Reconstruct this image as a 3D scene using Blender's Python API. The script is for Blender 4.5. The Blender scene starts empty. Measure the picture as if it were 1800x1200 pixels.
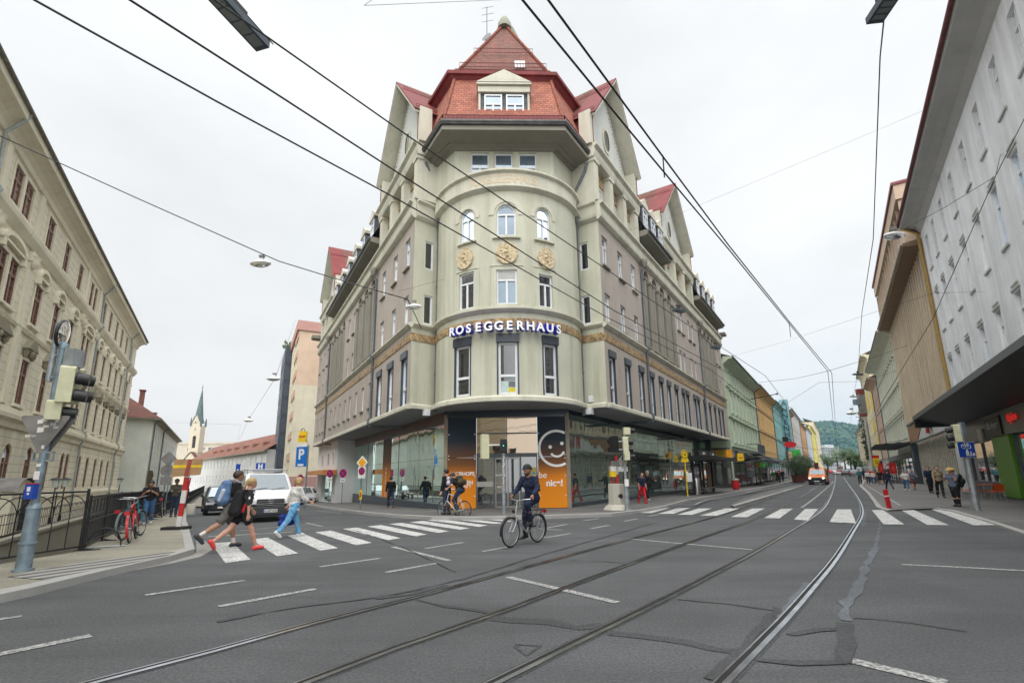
import bpy, math, random
import numpy as np
from mathutils import Vector
random.seed(7)
SC = bpy.context.scene
COL = SC.collection
R_ = math.radians
# ---------------------------------------------------------------- camera model
F_, H_, PI_, RO_, YP_ = 850., 1.65, R_(11.6), R_(0.7), 660.
def ray(x, y):
    u, v = x-900, YP_-y
    c, s = math.cos(RO_), math.sin(RO_)
    u, v = u*c+v*s, -u*s+v*c
    return u, F_*math.cos(PI_)-v*math.sin(PI_), F_*math.sin(PI_)+v*math.cos(PI_)
DL = (math.sin(R_(-29.5)), math.cos(R_(-29.5)))
DR = (math.sin(R_(33.4)), math.cos(R_(33.4)))
def hz(x, y):
    "height of the street surface: side street falls away, main street climbs gently far off"
    z = 0.
    if x < -1:
        t = (x+3)*DL[0]+(y-17)*DL[1]
        if t > 0:
            t = min(t, 40)
            z -= .024*t*t/(t+5)*min(1, (-1-x)/4)
    else:
        s = x*DR[0]+y*DR[1]-62
        if s > 0: z += .0085*s*s/(s+25)
    return z
def at(x, y, up=0.):
    "street point seen at a pixel"
    X, Y, Z = ray(x, y); z = 0.
    for _ in range(12):
        t = (z+up-H_)/Z
        if t < 0: t = 3000/Y
        z = hz(X*t, Y*t)
    return X*t, Y*t, z+up
def dep(x, y, d):
    X, Y, Z = ray(x, y); t = d/Y
    return X*t, d, H_+Z*t
def atz(x, y, z):
    X, Y, Z = ray(x, y); t = (z-H_)/Z
    return X*t, Y*t, z
# ---------------------------------------------------------------- tagging
def tag(o, label=None, cat=None, group=None, kind=None):
    if label: o['label'] = label
    if cat: o['category'] = cat
    if group: o['group'] = group
    if kind: o['kind'] = kind
    return o
def thing(name, label, cat, loc=(0, 0, 0), rz=0, group=None, rx=0, ry=0):
    o = bpy.data.objects.new(name, None); COL.objects.link(o)
    o.location = loc; o.rotation_euler = (rx, ry, rz); o.empty_display_size = .2
    return tag(o, label, cat, group)
def kids(o): return [c for c in bpy.data.objects if c.parent == o]
KID = {}
def dup(root, loc, rz=0, label=None, group=None):
    r = root.copy(); COL.objects.link(r); r.location = loc; r.rotation_euler = (0, 0, rz)
    if label: r['label'] = label
    if group: r['group'] = group
    def rec(a, b):
        for ch in KID.get(a.name, []):
            c = ch.copy(); COL.objects.link(c); c.parent = b
            KID.setdefault(b.name, []).append(c); rec(ch, c)
    rec(root, r)
    return r
def pieces(mb):
    "split a mesh into its separate pieces (touching shells stay together)"
    n = len(mb.v); par = list(range(n))
    def find(i):
        while par[i] != i: par[i] = par[par[i]]; i = par[i]
        return i
    for f in mb.f:
        r = find(f[0])
        for i in f[1:]: par[find(i)] = r
    box = {}
    for i, v in enumerate(mb.v):
        b = box.setdefault(find(i), [9e9]*3+[-9e9]*3)
        for k in range(3): b[k] = min(b[k], v[k]); b[k+3] = max(b[k+3], v[k])
    ks = list(box); B = np.array([box[k] for k in ks]); g = list(range(len(ks)))
    def fg(i):
        while g[i] != i: g[i] = g[g[i]]; i = g[i]
        return i
    e = .03
    for i in range(len(ks)):
        ov = np.where(((B[:, :3] <= B[i, 3:]+e) & (B[:, 3:] >= B[i, :3]-e)).all(1))[0]
        for j in ov:
            a, b = fg(i), fg(int(j))
            if a != b: g[b] = a
    gi = {k: fg(i) for i, k in enumerate(ks)}; out = {}
    for f, m, s in zip(mb.f, mb.m, mb.sm):
        o = out.setdefault(gi[find(f[0])], (MB(), {})); ids = []
        for i in f:
            if i not in o[1]: o[1][i] = len(o[0].v); o[0].v.append(mb.v[i])
            ids.append(o[1][i])
        o[0].f.append(ids); o[0].m.append(m); o[0].sm.append(s)
    return [o[0] for o in out.values()]
SPLIT = {'loggia', 'roller_box', 'window_surround', 'window_sill', 'medallion', 'corner_post', 'pilaster', 'hood_mould', 'mosaic_panel', 'oval_window', 'printed_panel', 'wall_box', 'letter_panel', 'door_poster', 'maroon_cornice', 'snow_guard', 'belfry_louvre', 'shop_window', 'hip_tiles', 'downpipe', 'roof_vent', 'chimney', 'stone_fins', 'salmon_band', 'shop_frame', 'poster', 'cornice'}
def link(name, me, parent=None):
    o = bpy.data.objects.new(name, me); COL.objects.link(o)
    if parent is not None:
        o.parent = parent; KID.setdefault(parent.name, []).append(o)
    return o
# ---------------------------------------------------------------- frames
class Fr:
    "facade frame: u along the wall, o outward, z up"
    curved = False
    def __init__(s, p, d, n=None, z=0.):
        L = math.hypot(*d); s.p = p; s.d = (d[0]/L, d[1]/L); s.z = z
        s.n = n if n else (s.d[1], -s.d[0])
    def pt(s, u, o, z): return (s.p[0]+s.d[0]*u+s.n[0]*o, s.p[1]+s.d[1]*u+s.n[1]*o, s.z+z)
    def sub(s, u, o=0, z=0): q = s.pt(u, o, z); return Fr(q[:2], s.d, s.n, q[2])
class CFr:
    "bowed wall: u is arc length from the middle"
    curved = True
    def __init__(s, c, R, z=0.): s.c = c; s.R = R; s.z = z
    def pt(s, u, o, z):
        t = u/s.R; r = s.R+o
        return (s.c[0]+r*math.sin(t), s.c[1]-r*math.cos(t), s.z+z)
W = Fr((0, 0), (1, 0), (0, 1))
class MB:
    def __init__(s): s.v = []; s.f = []; s.m = []; s.sm = []
    def add(s, vs, fs, m=0, sm=False):
        b = len(s.v); s.v += [tuple(v) for v in vs]
        for f in fs: s.f.append([b+i for i in f]); s.m.append(m); s.sm.append(sm)
        return s
    def quad(s, a, b, c, d, m=0): return s.add([a, b, c, d], [(0, 1, 2, 3)], m)
    def box(s, fr, u0, u1, o0, o1, z0, z1, m=0):
        n = max(1, int(abs(u1-u0)/.3+.5)) if fr.curved else 1
        us = [u0+(u1-u0)*i/n for i in range(n+1)]
        vs = []
        for u in us: vs += [fr.pt(u, o0, z0), fr.pt(u, o1, z0), fr.pt(u, o1, z1), fr.pt(u, o0, z1)]
        fs = [(0, 1, 2, 3), (4*n, 4*n+3, 4*n+2, 4*n+1)]
        for i in range(n):
            for k in range(4): fs.append((4*i+k, 4*i+4+k, 4*i+4+(k+1) % 4, 4*i+(k+1) % 4))
        return s.add(vs, fs, m)
    def ext(s, fr, prof, u0, u1, m=0, cap=True):
        "profile of (o,z) points run along u"
        n = max(1, int(abs(u1-u0)/.3+.5)) if fr.curved else 1
        k = len(prof); vs = []
        for i in range(n+1):
            u = u0+(u1-u0)*i/n
            vs += [fr.pt(u, o, z) for o, z in prof]
        fs = [(k*i+j, k*i+k+j, k*i+k+(j+1) % k, k*i+(j+1) % k) for i in range(n) for j in range(k)]
        if cap: fs += [tuple(range(k)), tuple(range(k*n+k-1, k*n-1, -1))]
        return s.add(vs, fs, m)
    def poly(s, fr, pts, o0, o1, m=0, back=True):
        "plate: outline of (u,z) points between two depths"
        k = len(pts)
        vs = [fr.pt(u, o1, z) for u, z in pts]+[fr.pt(u, o0, z) for u, z in pts]
        fs = [tuple(range(k))]+[(j, (j+1) % k, k+(j+1) % k, k+j) for j in range(k)]
        if back: fs.append(tuple(range(2*k-1, k-1, -1)))
        return s.add(vs, fs, m)
    def tube(s, pts, r, n=6, m=0, sm=True, cap=True):
        pts = [Vector(p) for p in pts]; vs = []; N = len(pts)
        rr = r if isinstance(r, (list, tuple)) else [r]*N
        up = None
        for i, p in enumerate(pts):
            t = (pts[min(i+1, N-1)]-pts[max(i-1, 0)]).normalized()
            if up is None:
                up = Vector((0, 0, 1)) if abs(t.z) < .9 else Vector((1, 0, 0))
            a = t.cross(up)
            if a.length < 1e-4: a = t.orthogonal()
            a.normalize(); b = a.cross(t).normalized(); up = b
            for k in range(n):
                w = 2*math.pi*k/n
                vs.append(p+a*(math.cos(w)*rr[i])+b*(math.sin(w)*rr[i]))
        fs = [(n*i+k, n*i+(k+1) % n, n*i+n+(k+1) % n, n*i+n+k) for i in range(N-1) for k in range(n)]
        s.add(vs, fs, m, sm)
        if cap: s.add(vs[:n], [tuple(range(n-1, -1, -1))], m); s.add(vs[-n:], [tuple(range(n))], m)
        return s
    def lathe(s, c, prof, n=12, m=0, sm=True, ax=None):
        "profile of (r,h) about an axis through c"
        c = Vector(c); ax = Vector((0, 0, 1) if ax is None else ax).normalized(); a = ax.orthogonal().normalized(); b = ax.cross(a)
        vs = []
        for r, h in prof:
            for k in range(n):
                w = 2*math.pi*k/n
                vs.append(c+ax*h+a*(r*math.cos(w))+b*(r*math.sin(w)))
        fs = [(n*i+k, n*i+(k+1) % n, n*i+n+(k+1) % n, n*i+n+k) for i in range(len(prof)-1) for k in range(n)]
        s.add(vs, fs, m, sm)
        if prof[0][0] > 1e-4: s.add(vs[:n], [tuple(range(n-1, -1, -1))], m)
        if prof[-1][0] > 1e-4: s.add(vs[-n:], [tuple(range(n))], m)
        return s
    def disc(s, c, ax, r, h=.01, n=20, m=0): return s.lathe(c, [(r, -h/2), (r, h/2)], n, m, False, ax)
    def torus(s, c, ax, R, r, N=28, n=6, m=0):
        c = Vector(c); ax = Vector(ax).normalized(); a = ax.orthogonal().normalized(); b = ax.cross(a); vs = []
        for i in range(N):
            w = 2*math.pi*i/N; d = a*math.cos(w)+b*math.sin(w)
            for k in range(n):
                q = 2*math.pi*k/n; vs.append(c+d*(R+r*math.cos(q))+ax*(r*math.sin(q)))
        fs = [(n*i+k, n*((i+1) % N)+k, n*((i+1) % N)+(k+1) % n, n*i+(k+1) % n) for i in range(N) for k in range(n)]
        return s.add(vs, fs, m, True)
    def build(s, name, mats, parent=None, local=None):
        me = bpy.data.meshes.new(name)
        me.from_pydata(s.v, [], s.f)
        if not isinstance(mats, (list, tuple)): mats = [mats]
        for mt in mats: me.materials.append(mt)
        if s.f:
            me.polygons.foreach_set('material_index', s.m)
            me.polygons.foreach_set('use_smooth', s.sm)
            # metre-scaled planar coordinates for tiles, boards and bricks
            uv = me.uv_layers.new(name='uv'); buf = []
            V = s.v
            for f in s.f:
                p = [V[i] for i in f]; nx = ny = nz = 0.
                for i in range(len(p)):
                    a, b = p[i], p[(i+1) % len(p)]
                    nx += (a[1]-b[1])*(a[2]+b[2]); ny += (a[2]-b[2])*(a[0]+b[0]); nz += (a[0]-b[0])*(a[1]+b[1])
                L = math.sqrt(nx*nx+ny*ny+nz*nz) or 1; nx /= L; ny /= L; nz /= L
                if nz < 0: nx, ny, nz = -nx, -ny, -nz
                h = math.hypot(nx, ny)
                if h < .02: ux, uy = 1., 0.
                else: ux, uy = -ny/h, nx/h
                vx, vy, vz = -nz*uy, nz*ux, nx*uy-ny*ux
                for q in p: buf += [q[0]*ux+q[1]*uy, q[0]*vx+q[1]*vy+q[2]*vz]
            uv.data.foreach_set('uv', buf)
        me.update()
        return link(name, me, parent)
# ---------------------------------------------------------------- materials
MATS = {}
def lin(c): return tuple(c)+(1,)
class NT:
    def __init__(s, name):
        s.m = bpy.data.materials.new(name); s.m.use_nodes = True; s.t = s.m.node_tree; s.t.nodes.clear()
        s.out = s.n('ShaderNodeOutputMaterial'); s.b = s.n('ShaderNodeBsdfPrincipled')
        s.l(s.b.outputs[0], s.out.inputs[0]); s._tc = None
    def n(s, t, **k):
        o = s.t.nodes.new(t)
        for a, v in k.items(): setattr(o, a, v)
        return o
    def l(s, a, b): s.t.links.new(a, b)
    def tc(s, k='Object'):
        if s._tc is None: s._tc = s.n('ShaderNodeTexCoord')
        return s._tc.outputs[k]
    def mapping(s, sc, k='Object'):
        m = s.n('ShaderNodeMapping'); m.inputs['Scale'].default_value = sc if isinstance(sc, tuple) else (sc,)*3
        s.l(s.tc(k), m.inputs[0]); return m.outputs[0]
    def noise(s, sc, det=4, rough=.55, k='Object', dist=0.):
        n = s.n('ShaderNodeTexNoise'); n.inputs['Scale'].default_value = 1; n.inputs['Detail'].default_value = det
        n.inputs['Roughness'].default_value = rough; n.inputs['Distortion'].default_value = dist
        s.l(s.mapping(sc, k), n.inputs['Vector']); return n.outputs['Fac']
    def ramp(s, f, stops):
        r = s.n('ShaderNodeValToRGB'); e = r.color_ramp.elements
        while len(e) < len(stops): e.new(.5)
        for i, (p, c) in enumerate(stops):
            e[i].position = p; e[i].color = lin(c) if not isinstance(c, (int, float)) else (c, c, c, 1)
        s.l(f, r.inputs[0]); return r.outputs[0]
    def mix(s, f, a, b, mode='MIX'):
        m = s.n('ShaderNodeMix', data_type='RGBA', blend_type=mode)
        for i, x in ((0, f), (6, a), (7, b)):
            if isinstance(x, (int, float)): m.inputs[i].default_value = x if i == 0 else (x, x, x, 1)
            elif isinstance(x, tuple): m.inputs[i].default_value = lin(x[:3])
            else: s.l(x, m.inputs[i])
        return m.outputs[2]
    def bump(s, h, d=.02, st=.5):
        b = s.n('ShaderNodeBump'); b.inputs['Distance'].default_value = d; b.inputs['Strength'].default_value = st
        s.l(h, b.inputs['Height']); s.l(b.outputs[0], s.b.inputs['Normal']); return s
    def col(s, x):
        if isinstance(x, tuple): s.b.inputs['Base Color'].default_value = lin(x)
        else: s.l(x, s.b.inputs['Base Color'])
        return s
    def set(s, **k):
        for a, v in k.items(): s.b.inputs[a.replace('_', ' ')].default_value = v
        return s
def sc(c, k): return tuple(min(1, x*k) for x in c)
def plain(name, c, rough=.6, metal=0., var=.12, ns=6., bump=0., spec=.5):
    if name in MATS: return MATS[name]
    t = NT(name); f = t.noise(ns, 5)
    t.col(t.ramp(f, [(.3, sc(c, 1-var)), (.7, sc(c, 1+var))])).set(Roughness=rough, Metallic=metal)
    t.b.inputs['Specular IOR Level'].default_value = spec
    if bump: t.bump(t.noise(ns*8, 3), .01, bump)
    MATS[name] = t.m; return t.m
def stucco(name, c, dirt=(.14, .12, .09), amt=.5, streak=.55, rough=.9, fine=60):
    "rendered wall: cloudy tone, vertical weather streaks, fine grain"
    if name in MATS: return MATS[name]
    t = NT(name)
    base = t.ramp(t.noise(.55, 6, .6), [(.3, sc(c, .88)), (.68, sc(c, 1.06))])
    st = t.ramp(t.noise((1.6, 1.6, .09), 5, .65), [(streak, 0), (streak+.22, 1)])
    sp = t.ramp(t.noise((2.4, 2.4, 1.1), 6, .7), [(.5, 0), (.75, 1)])
    a = t.mix(st, 0, amt*.75); b = t.mix(sp, 0, amt*.35)
    x = t.mix(a, base, tuple(.35*k+.65*d for k, d in zip(c, dirt))); x = t.mix(b, x, tuple(.5*k+.5*d for k, d in zip(c, dirt)))
    t.col(x).set(Roughness=rough).bump(t.noise(fine, 3), .006, .5)
    MATS[name] = t.m; return t.m
def tiles(name, c, c2, w=.18, h=.17, moss=(.06, .05, .035), amt=.5):
    if name in MATS: return MATS[name]
    t = NT(name)
    b = t.n('ShaderNodeTexBrick', offset=.5); b.inputs['Scale'].default_value = 1
    for k, v in (('Brick Width', w), ('Row Height', h), ('Mortar Size', .012), ('Mortar Smooth', .3), ('Bias', 0.)): b.inputs[k].default_value = v
    b.inputs['Color1'].default_value = lin(c); b.inputs['Color2'].default_value = lin(c2); b.inputs['Mortar'].default_value = lin(sc(c, .3))
    t.l(t.mapping(1., 'UV'), b.inputs['Vector'])
    x = t.mix(t.ramp(t.noise(.8, 6, .7), [(.42, 0), (.72, amt)]), b.outputs['Color'], moss)
    # each course laps over the next: saw-tooth height
    sp = t.n('ShaderNodeSeparateXYZ'); t.l(t.mapping((1, 1/h, 1), 'UV'), sp.inputs[0])
    fr = t.n('ShaderNodeMath', operation='FRACT'); t.l(sp.outputs[1], fr.inputs[0])
    su = t.n('ShaderNodeMath', operation='SUBTRACT'); su.inputs[0].default_value = 1; t.l(fr.outputs[0], su.inputs[1])
    ml = t.n('ShaderNodeMath', operation='MULTIPLY'); t.l(su.outputs[0], ml.inputs[0])
    iv = t.n('ShaderNodeMath', operation='SUBTRACT'); iv.inputs[0].default_value = 1; t.l(b.outputs['Fac'], iv.inputs[1]); t.l(iv.outputs[0], ml.inputs[1])
    t.col(x).set(Roughness=.85).bump(ml.outputs[0], .04, 1.)
    MATS[name] = t.m; return t.m
def glass(name, c=(.03, .04, .045), refl=.35, rough=.03, wav=0., tint=(1, 1, 1)):
    "window glass seen from a bright street: dark room behind, sky and houses mirrored in it"
    if name in MATS: return MATS[name]
    t = NT(name); t.col(t.ramp(t.noise(.7, 3), [(.35, sc(c, .6)), (.65, sc(c, 1.5))])).set(Roughness=.25)
    g = t.n('ShaderNodeBsdfGlossy'); g.inputs['Roughness'].default_value = rough; g.inputs['Color'].default_value = lin(tint)
    fr = t.n('ShaderNodeFresnel'); fr.inputs['IOR'].default_value = 1.6
    mp = t.n('ShaderNodeMapRange'); mp.inputs['To Min'].default_value = refl; mp.inputs['To Max'].default_value = 1.
    t.l(fr.outputs[0], mp.inputs[0])
    mx = t.n('ShaderNodeMixShader'); t.l(mp.outputs[0], mx.inputs[0]); t.l(t.b.outputs[0], mx.inputs[1]); t.l(g.outputs[0], mx.inputs[2])
    if wav:
        b = t.n('ShaderNodeBump'); b.inputs['Distance'].default_value = wav; b.inputs['Strength'].default_value = 1
        t.l(t.noise((.9, .9, .25), 2, .4), b.inputs['Height']); t.l(b.outputs[0], g.inputs['Normal'])
    t.l(mx.outputs[0], t.out.inputs[0]); MATS[name] = t.m; return t.m
def glow(name, c, s=1.):
    if name in MATS: return MATS[name]
    t = NT(name); t.col(sc(c, .5)); t.b.inputs['Emission Color'].default_value = lin(c); t.b.inputs['Emission Strength'].default_value = s
    MATS[name] = t.m; return t.m
# ---------------------------------------------------------------- building parts
def wall(mb, fr, u0, u1, z0, z1, ops=(), rev=.22, m=0, mr=None, o=0.):
    "wall with real openings (a,b,c,d[,arch]) and their reveals"
    mr = m if mr is None else mr
    us = {u0, u1}; zs = {z0, z1}
    for q in ops: us |= {q[0], q[1]}; zs |= {q[2], q[3]}
    if fr.curved:
        n = int((u1-u0)/.3)
        for i in range(n): us.add(u0+(u1-u0)*i/n)
    us = sorted(x for x in us if u0 <= x <= u1); zs = sorted(x for x in zs if z0 <= x <= z1)
    us = [x for i, x in enumerate(us) if i == 0 or x-us[i-1] > 1e-4]; zs = [x for i, x in enumerate(zs) if i == 0 or x-zs[i-1] > 1e-4]
    for i in range(len(us)-1):
        uc = (us[i]+us[i+1])/2
        for j in range(len(zs)-1):
            zc = (zs[j]+zs[j+1])/2
            if any(q[0] < uc < q[1] and q[2] < zc < q[3] for q in ops): continue
            mb.quad(fr.pt(us[i], o, zs[j]), fr.pt(us[i+1], o, zs[j]), fr.pt(us[i+1], o, zs[j+1]), fr.pt(us[i], o, zs[j+1]), m)
    for q in ops:
        a, b, c, d = q[:4]
        P = lambda u, k, z: fr.pt(u, o-k*rev, z)
        if len(q) > 4 and q[4]:
            r = (b-a)/2; mid = (a+b)/2; N = 10
            arc = [(mid-r*math.cos(math.pi*k/N), d-r+r*math.sin(math.pi*k/N)) for k in range(N+1)]
            for k in range(N):
                (x0, y0), (x1, y1) = arc[k], arc[k+1]
                mb.quad(P(x0, 0, y0), P(x1, 0, y1), P(x1, 0, d), P(x0, 0, d), m)
                mb.quad(P(x0, 0, y0), P(x1, 0, y1), P(x1, 1, y1), P(x0, 1, y0), mr)
            top = d-r
        else:
            top = d; mb.quad(P(a, 0, d), P(b, 0, d), P(b, 1, d), P(a, 1, d), mr)
        mb.quad(P(a, 0, c), P(a, 0, top), P(a, 1, top), P(a, 1, c), mr)
        mb.quad(P(b, 0, c), P(b, 0, top), P(b, 1, top), P(b, 1, c), mr)
        mb.quad(P(a, 0, c), P(b, 0, c), P(b, 1, c), P(a, 1, c), mr)
def window(par, fr, a, b, c, d, o=-.15, fw=.07, mull=1, tr=(.68,), fm=None, gm=None, arch=False, bars=(), name='window', sash=True):
    mb = MB(); t = .05
    if arch:
        r = (b-a)/2; mid = (a+b)/2; N = 12
        out = [(a, c)]+[(mid-r*math.cos(math.pi*k/N), d-r+r*math.sin(math.pi*k/N)) for k in range(N+1)]+[(b, c)]
        r2 = r-fw; inn = [(a+fw, c+fw)]+[(mid-r2*math.cos(math.pi*k/N), d-r+r2*math.sin(math.pi*k/N)) for k in range(N+1)]+[(b-fw, c+fw)]
        for k in range(len(out)):
            k2 = (k+1) % len(out)
            mb.quad(fr.pt(out[k][0], o+t, out[k][1]), fr.pt(out[k2][0], o+t, out[k2][1]), fr.pt(inn[k2][0], o+t, inn[k2][1]), fr.pt(inn[k][0], o+t, inn[k][1]))
            mb.quad(fr.pt(inn[k][0], o+t, inn[k][1]), fr.pt(inn[k2][0], o+t, inn[k2][1]), fr.pt(inn[k2][0], o-.01, inn[k2][1]), fr.pt(inn[k][0], o-.01, inn[k][1]))
        zt = d-r
    else:
        mb.box(fr, a, a+fw, o, o+t, c, d); mb.box(fr, b-fw, b, o, o+t, c, d)
        mb.box(fr, a+fw, b-fw, o, o+t, d-fw, d); mb.box(fr, a+fw, b-fw, o, o+t, c, c+fw); zt = d
    H = d-c
    zs = [c+fw]+[c+H*x for x in tr]
    for z in zs[1:]: mb.box(fr, a+fw, b-fw, o, o+t+.01, z-fw*.55, z+fw*.55)
    top = zs[-1] if tr else zt-fw
    if mull == 1:
        m = (a+b)/2
        mb.box(fr, m-fw*.6, m+fw*.6, o, o+t+.004, c+fw, (top if tr else zt)-fw*.55)
    elif mull == 2:
        m = (a+b)/2; mb.box(fr, m-fw*.6, m+fw*.6, o, o+t+.004, c+fw, zt-fw)
    for z in bars: mb.box(fr, a+fw, b-fw, o, o+t-.02, c+H*z-.015, c+H*z+.015)
    w = mb.build(name, fm, par)
    g = MB()
    if arch: g.add([fr.pt(u, o, z) for u, z in inn], [tuple(range(len(inn)))])
    elif fr.curved:
        n = 4
        for i in range(n):
            x0 = a+fw*.5+(b-a-fw)*i/n; x1 = a+fw*.5+(b-a-fw)*(i+1)/n
            g.quad(fr.pt(x0, o, c+fw*.5), fr.pt(x1, o, c+fw*.5), fr.pt(x1, o, d-fw*.5), fr.pt(x0, o, d-fw*.5))
    else: g.quad(fr.pt(a+fw*.5, o, c+fw*.5), fr.pt(b-fw*.5, o, c+fw*.5), fr.pt(b-fw*.5, o, d-fw*.5), fr.pt(a+fw*.5, o, d-fw*.5))
    if isinstance(gm, list): gm = random.choice(gm)
    g.build('pane', gm, w)
    return w
def simple_window(par, fr, a, b, c, d, o, fm, gm, fw=.07, name='window', mb2=None):
    "small far window: frame and pane in one mesh"
    mb = MB()
    mb.quad(fr.pt(a, o, c), fr.pt(b, o, c), fr.pt(b, o, d), fr.pt(a, o, d), 1)
    for q in ((a, a+fw, c, d), (b-fw, b, c, d), (a+fw, b-fw, d-fw, d), (a+fw, b-fw, c, c+fw), ((a+b)/2-fw/2, (a+b)/2+fw/2, c+fw, d-fw), (a+fw, b-fw, c+(d-c)*.66, c+(d-c)*.66+fw)):
        mb.box(fr, q[0], q[1], o+.01, o+.05, q[2], q[3], 0)
    if isinstance(gm, list): gm = random.choice(gm)
    return mb.build(name, [fm, gm], par)
FONT_N = 0
def text_mb(txt, size, p, dx, up=(0, 0, 1), depth=.03, bold=0., center=True, space=1., font=None, shear=0.):
    "letters as solid geometry: verts placed on plane p + dx*x + up*y, extruded toward the viewer"
    cu = bpy.data.curves.new('t', 'FONT'); cu.body = txt; cu.size = size; cu.extrude = depth/2; cu.offset = bold
    cu.align_x = 'CENTER' if center else 'LEFT'; cu.space_character = space; cu.shear = shear
    ob = bpy.data.objects.new('t', cu); COL.objects.link(ob)
    dg = bpy.context.evaluated_depsgraph_get(); me = bpy.data.meshes.new_from_object(ob.evaluated_get(dg))
    bpy.data.objects.remove(ob)
    p = Vector(p); dx = Vector(dx).normalized(); up = Vector(up).normalized(); nn = dx.cross(up)
    mb = MB()
    mb.add([p+dx*v.co.x+up*v.co.y+nn*v.co.z for v in me.vertices], [tuple(q.vertices) for q in me.polygons])
    bpy.data.meshes.remove(me)
    return mb
def catenary(a, b, sag, n=14):
    a = Vector(a); b = Vector(b)
    return [tuple(a.lerp(b, i/n)-Vector((0, 0, sag*4*(i/n)*(1-i/n)))) for i in range(n+1)]
def catmull(P, step=1.):
    out = []
    for i in range(len(P)-1):
        p0, p1, p2, p3 = P[max(i-1, 0)], P[i], P[i+1], P[min(i+2, len(P)-1)]
        n = max(1, int(math.dist(p1[:2], p2[:2])/step))
        for k in range(n):
            t = k/n
            out.append(tuple(.5*(2*b+(c-a)*t+(2*a-5*b+4*c-d)*t*t+(-a+3*b-3*c+d)*t**3) for a, b, c, d in zip(p0, p1, p2, p3)))
    out.append(tuple(P[-1])); return out
def offset(P, d):
    out = []
    for i, p in enumerate(P):
        a, b = P[max(i-1, 0)], P[min(i+1, len(P)-1)]
        dx, dy = b[0]-a[0], b[1]-a[1]; L = math.hypot(dx, dy) or 1
        out.append((p[0]-dy/L*d, p[1]+dx/L*d))
    return out
# ================================================================ ground
def asphalt(name, c, patch=.25):
    t = NT(name)
    big = t.ramp(t.noise(.22, 7, .62), [(.3, sc(c, 1-patch)), (.7, sc(c, 1+patch))])
    fine = t.ramp(t.noise(34, 4, .7), [(.34, .62), (.5, 1.), (.66, 1.45)])
    x = t.mix(1., big, fine, 'MULTIPLY')
    v = t.n('ShaderNodeTexVoronoi'); v.inputs['Scale'].default_value = 16; t.l(t.tc(), v.inputs['Vector'])
    chip = t.ramp(v.outputs['Distance'], [(.05, 1), (.12, 0)])
    rare = t.ramp(t.noise(9, 2), [(.52, 0), (.58, .55)])
    x = t.mix(t.mix(1., chip, rare, 'MULTIPLY'), x, sc((.30, .29, .27), 1))
    pol = t.ramp(t.noise((.16, .9, 1), 4, .6, dist=.8), [(.35, .82), (.65, 1.16)]); x = t.mix(1., x, pol, 'MULTIPLY')
    st = t.ramp(t.noise((.5, .12, 1), 5, .7, dist=.4), [(.5, 0), (.72, .35)])
    x = t.mix(st, x, sc(c, .55))
    t.col(x).set(Roughness=.82).bump(t.noise(48, 3), .012, .7); return t.m
M_ASPH = asphalt('asphalt', (.070, .073, .076))
M_PAVE = asphalt('pavement_asphalt', (.13, .125, .12), .18)
M_SAND = asphalt('sandy_pavement', (.24, .225, .175), .14)
M_KERB = stucco('granite_kerb', (.34, .335, .32), amt=.35, fine=120)
def worn_paint(name, c, lo=.36, hi=.5):
    t = NT(name)
    k = t.mix(1., t.ramp(t.noise(26, 5, .75), [(lo, 0), (hi, 1)]), t.ramp(t.noise(2.2, 4, .6), [(.28, .45), (.5, 1)]), 'MULTIPLY')
    t.col(t.mix(k, (.12, .12, .12), t.ramp(t.noise(1.5, 4), [(.3, sc(c, .86)), (.7, c)]))).set(Roughness=.7).bump(t.noise(48, 3), .008, .5); return t.m
M_PAINT = worn_paint('road_paint', (.66, .66, .64), .4, .52); M_PAINT2 = worn_paint('worn_road_paint', (.5, .5, .48), .42, .6)
M_YPAINT = worn_paint('yellow_road_paint', (.5, .42, .12), .4, .6)
M_TAR = asphalt('tar_seal', (.046, .047, .050), .3); M_TAR2 = asphalt('bluish_seal', (.105, .118, .132), .3)
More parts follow.
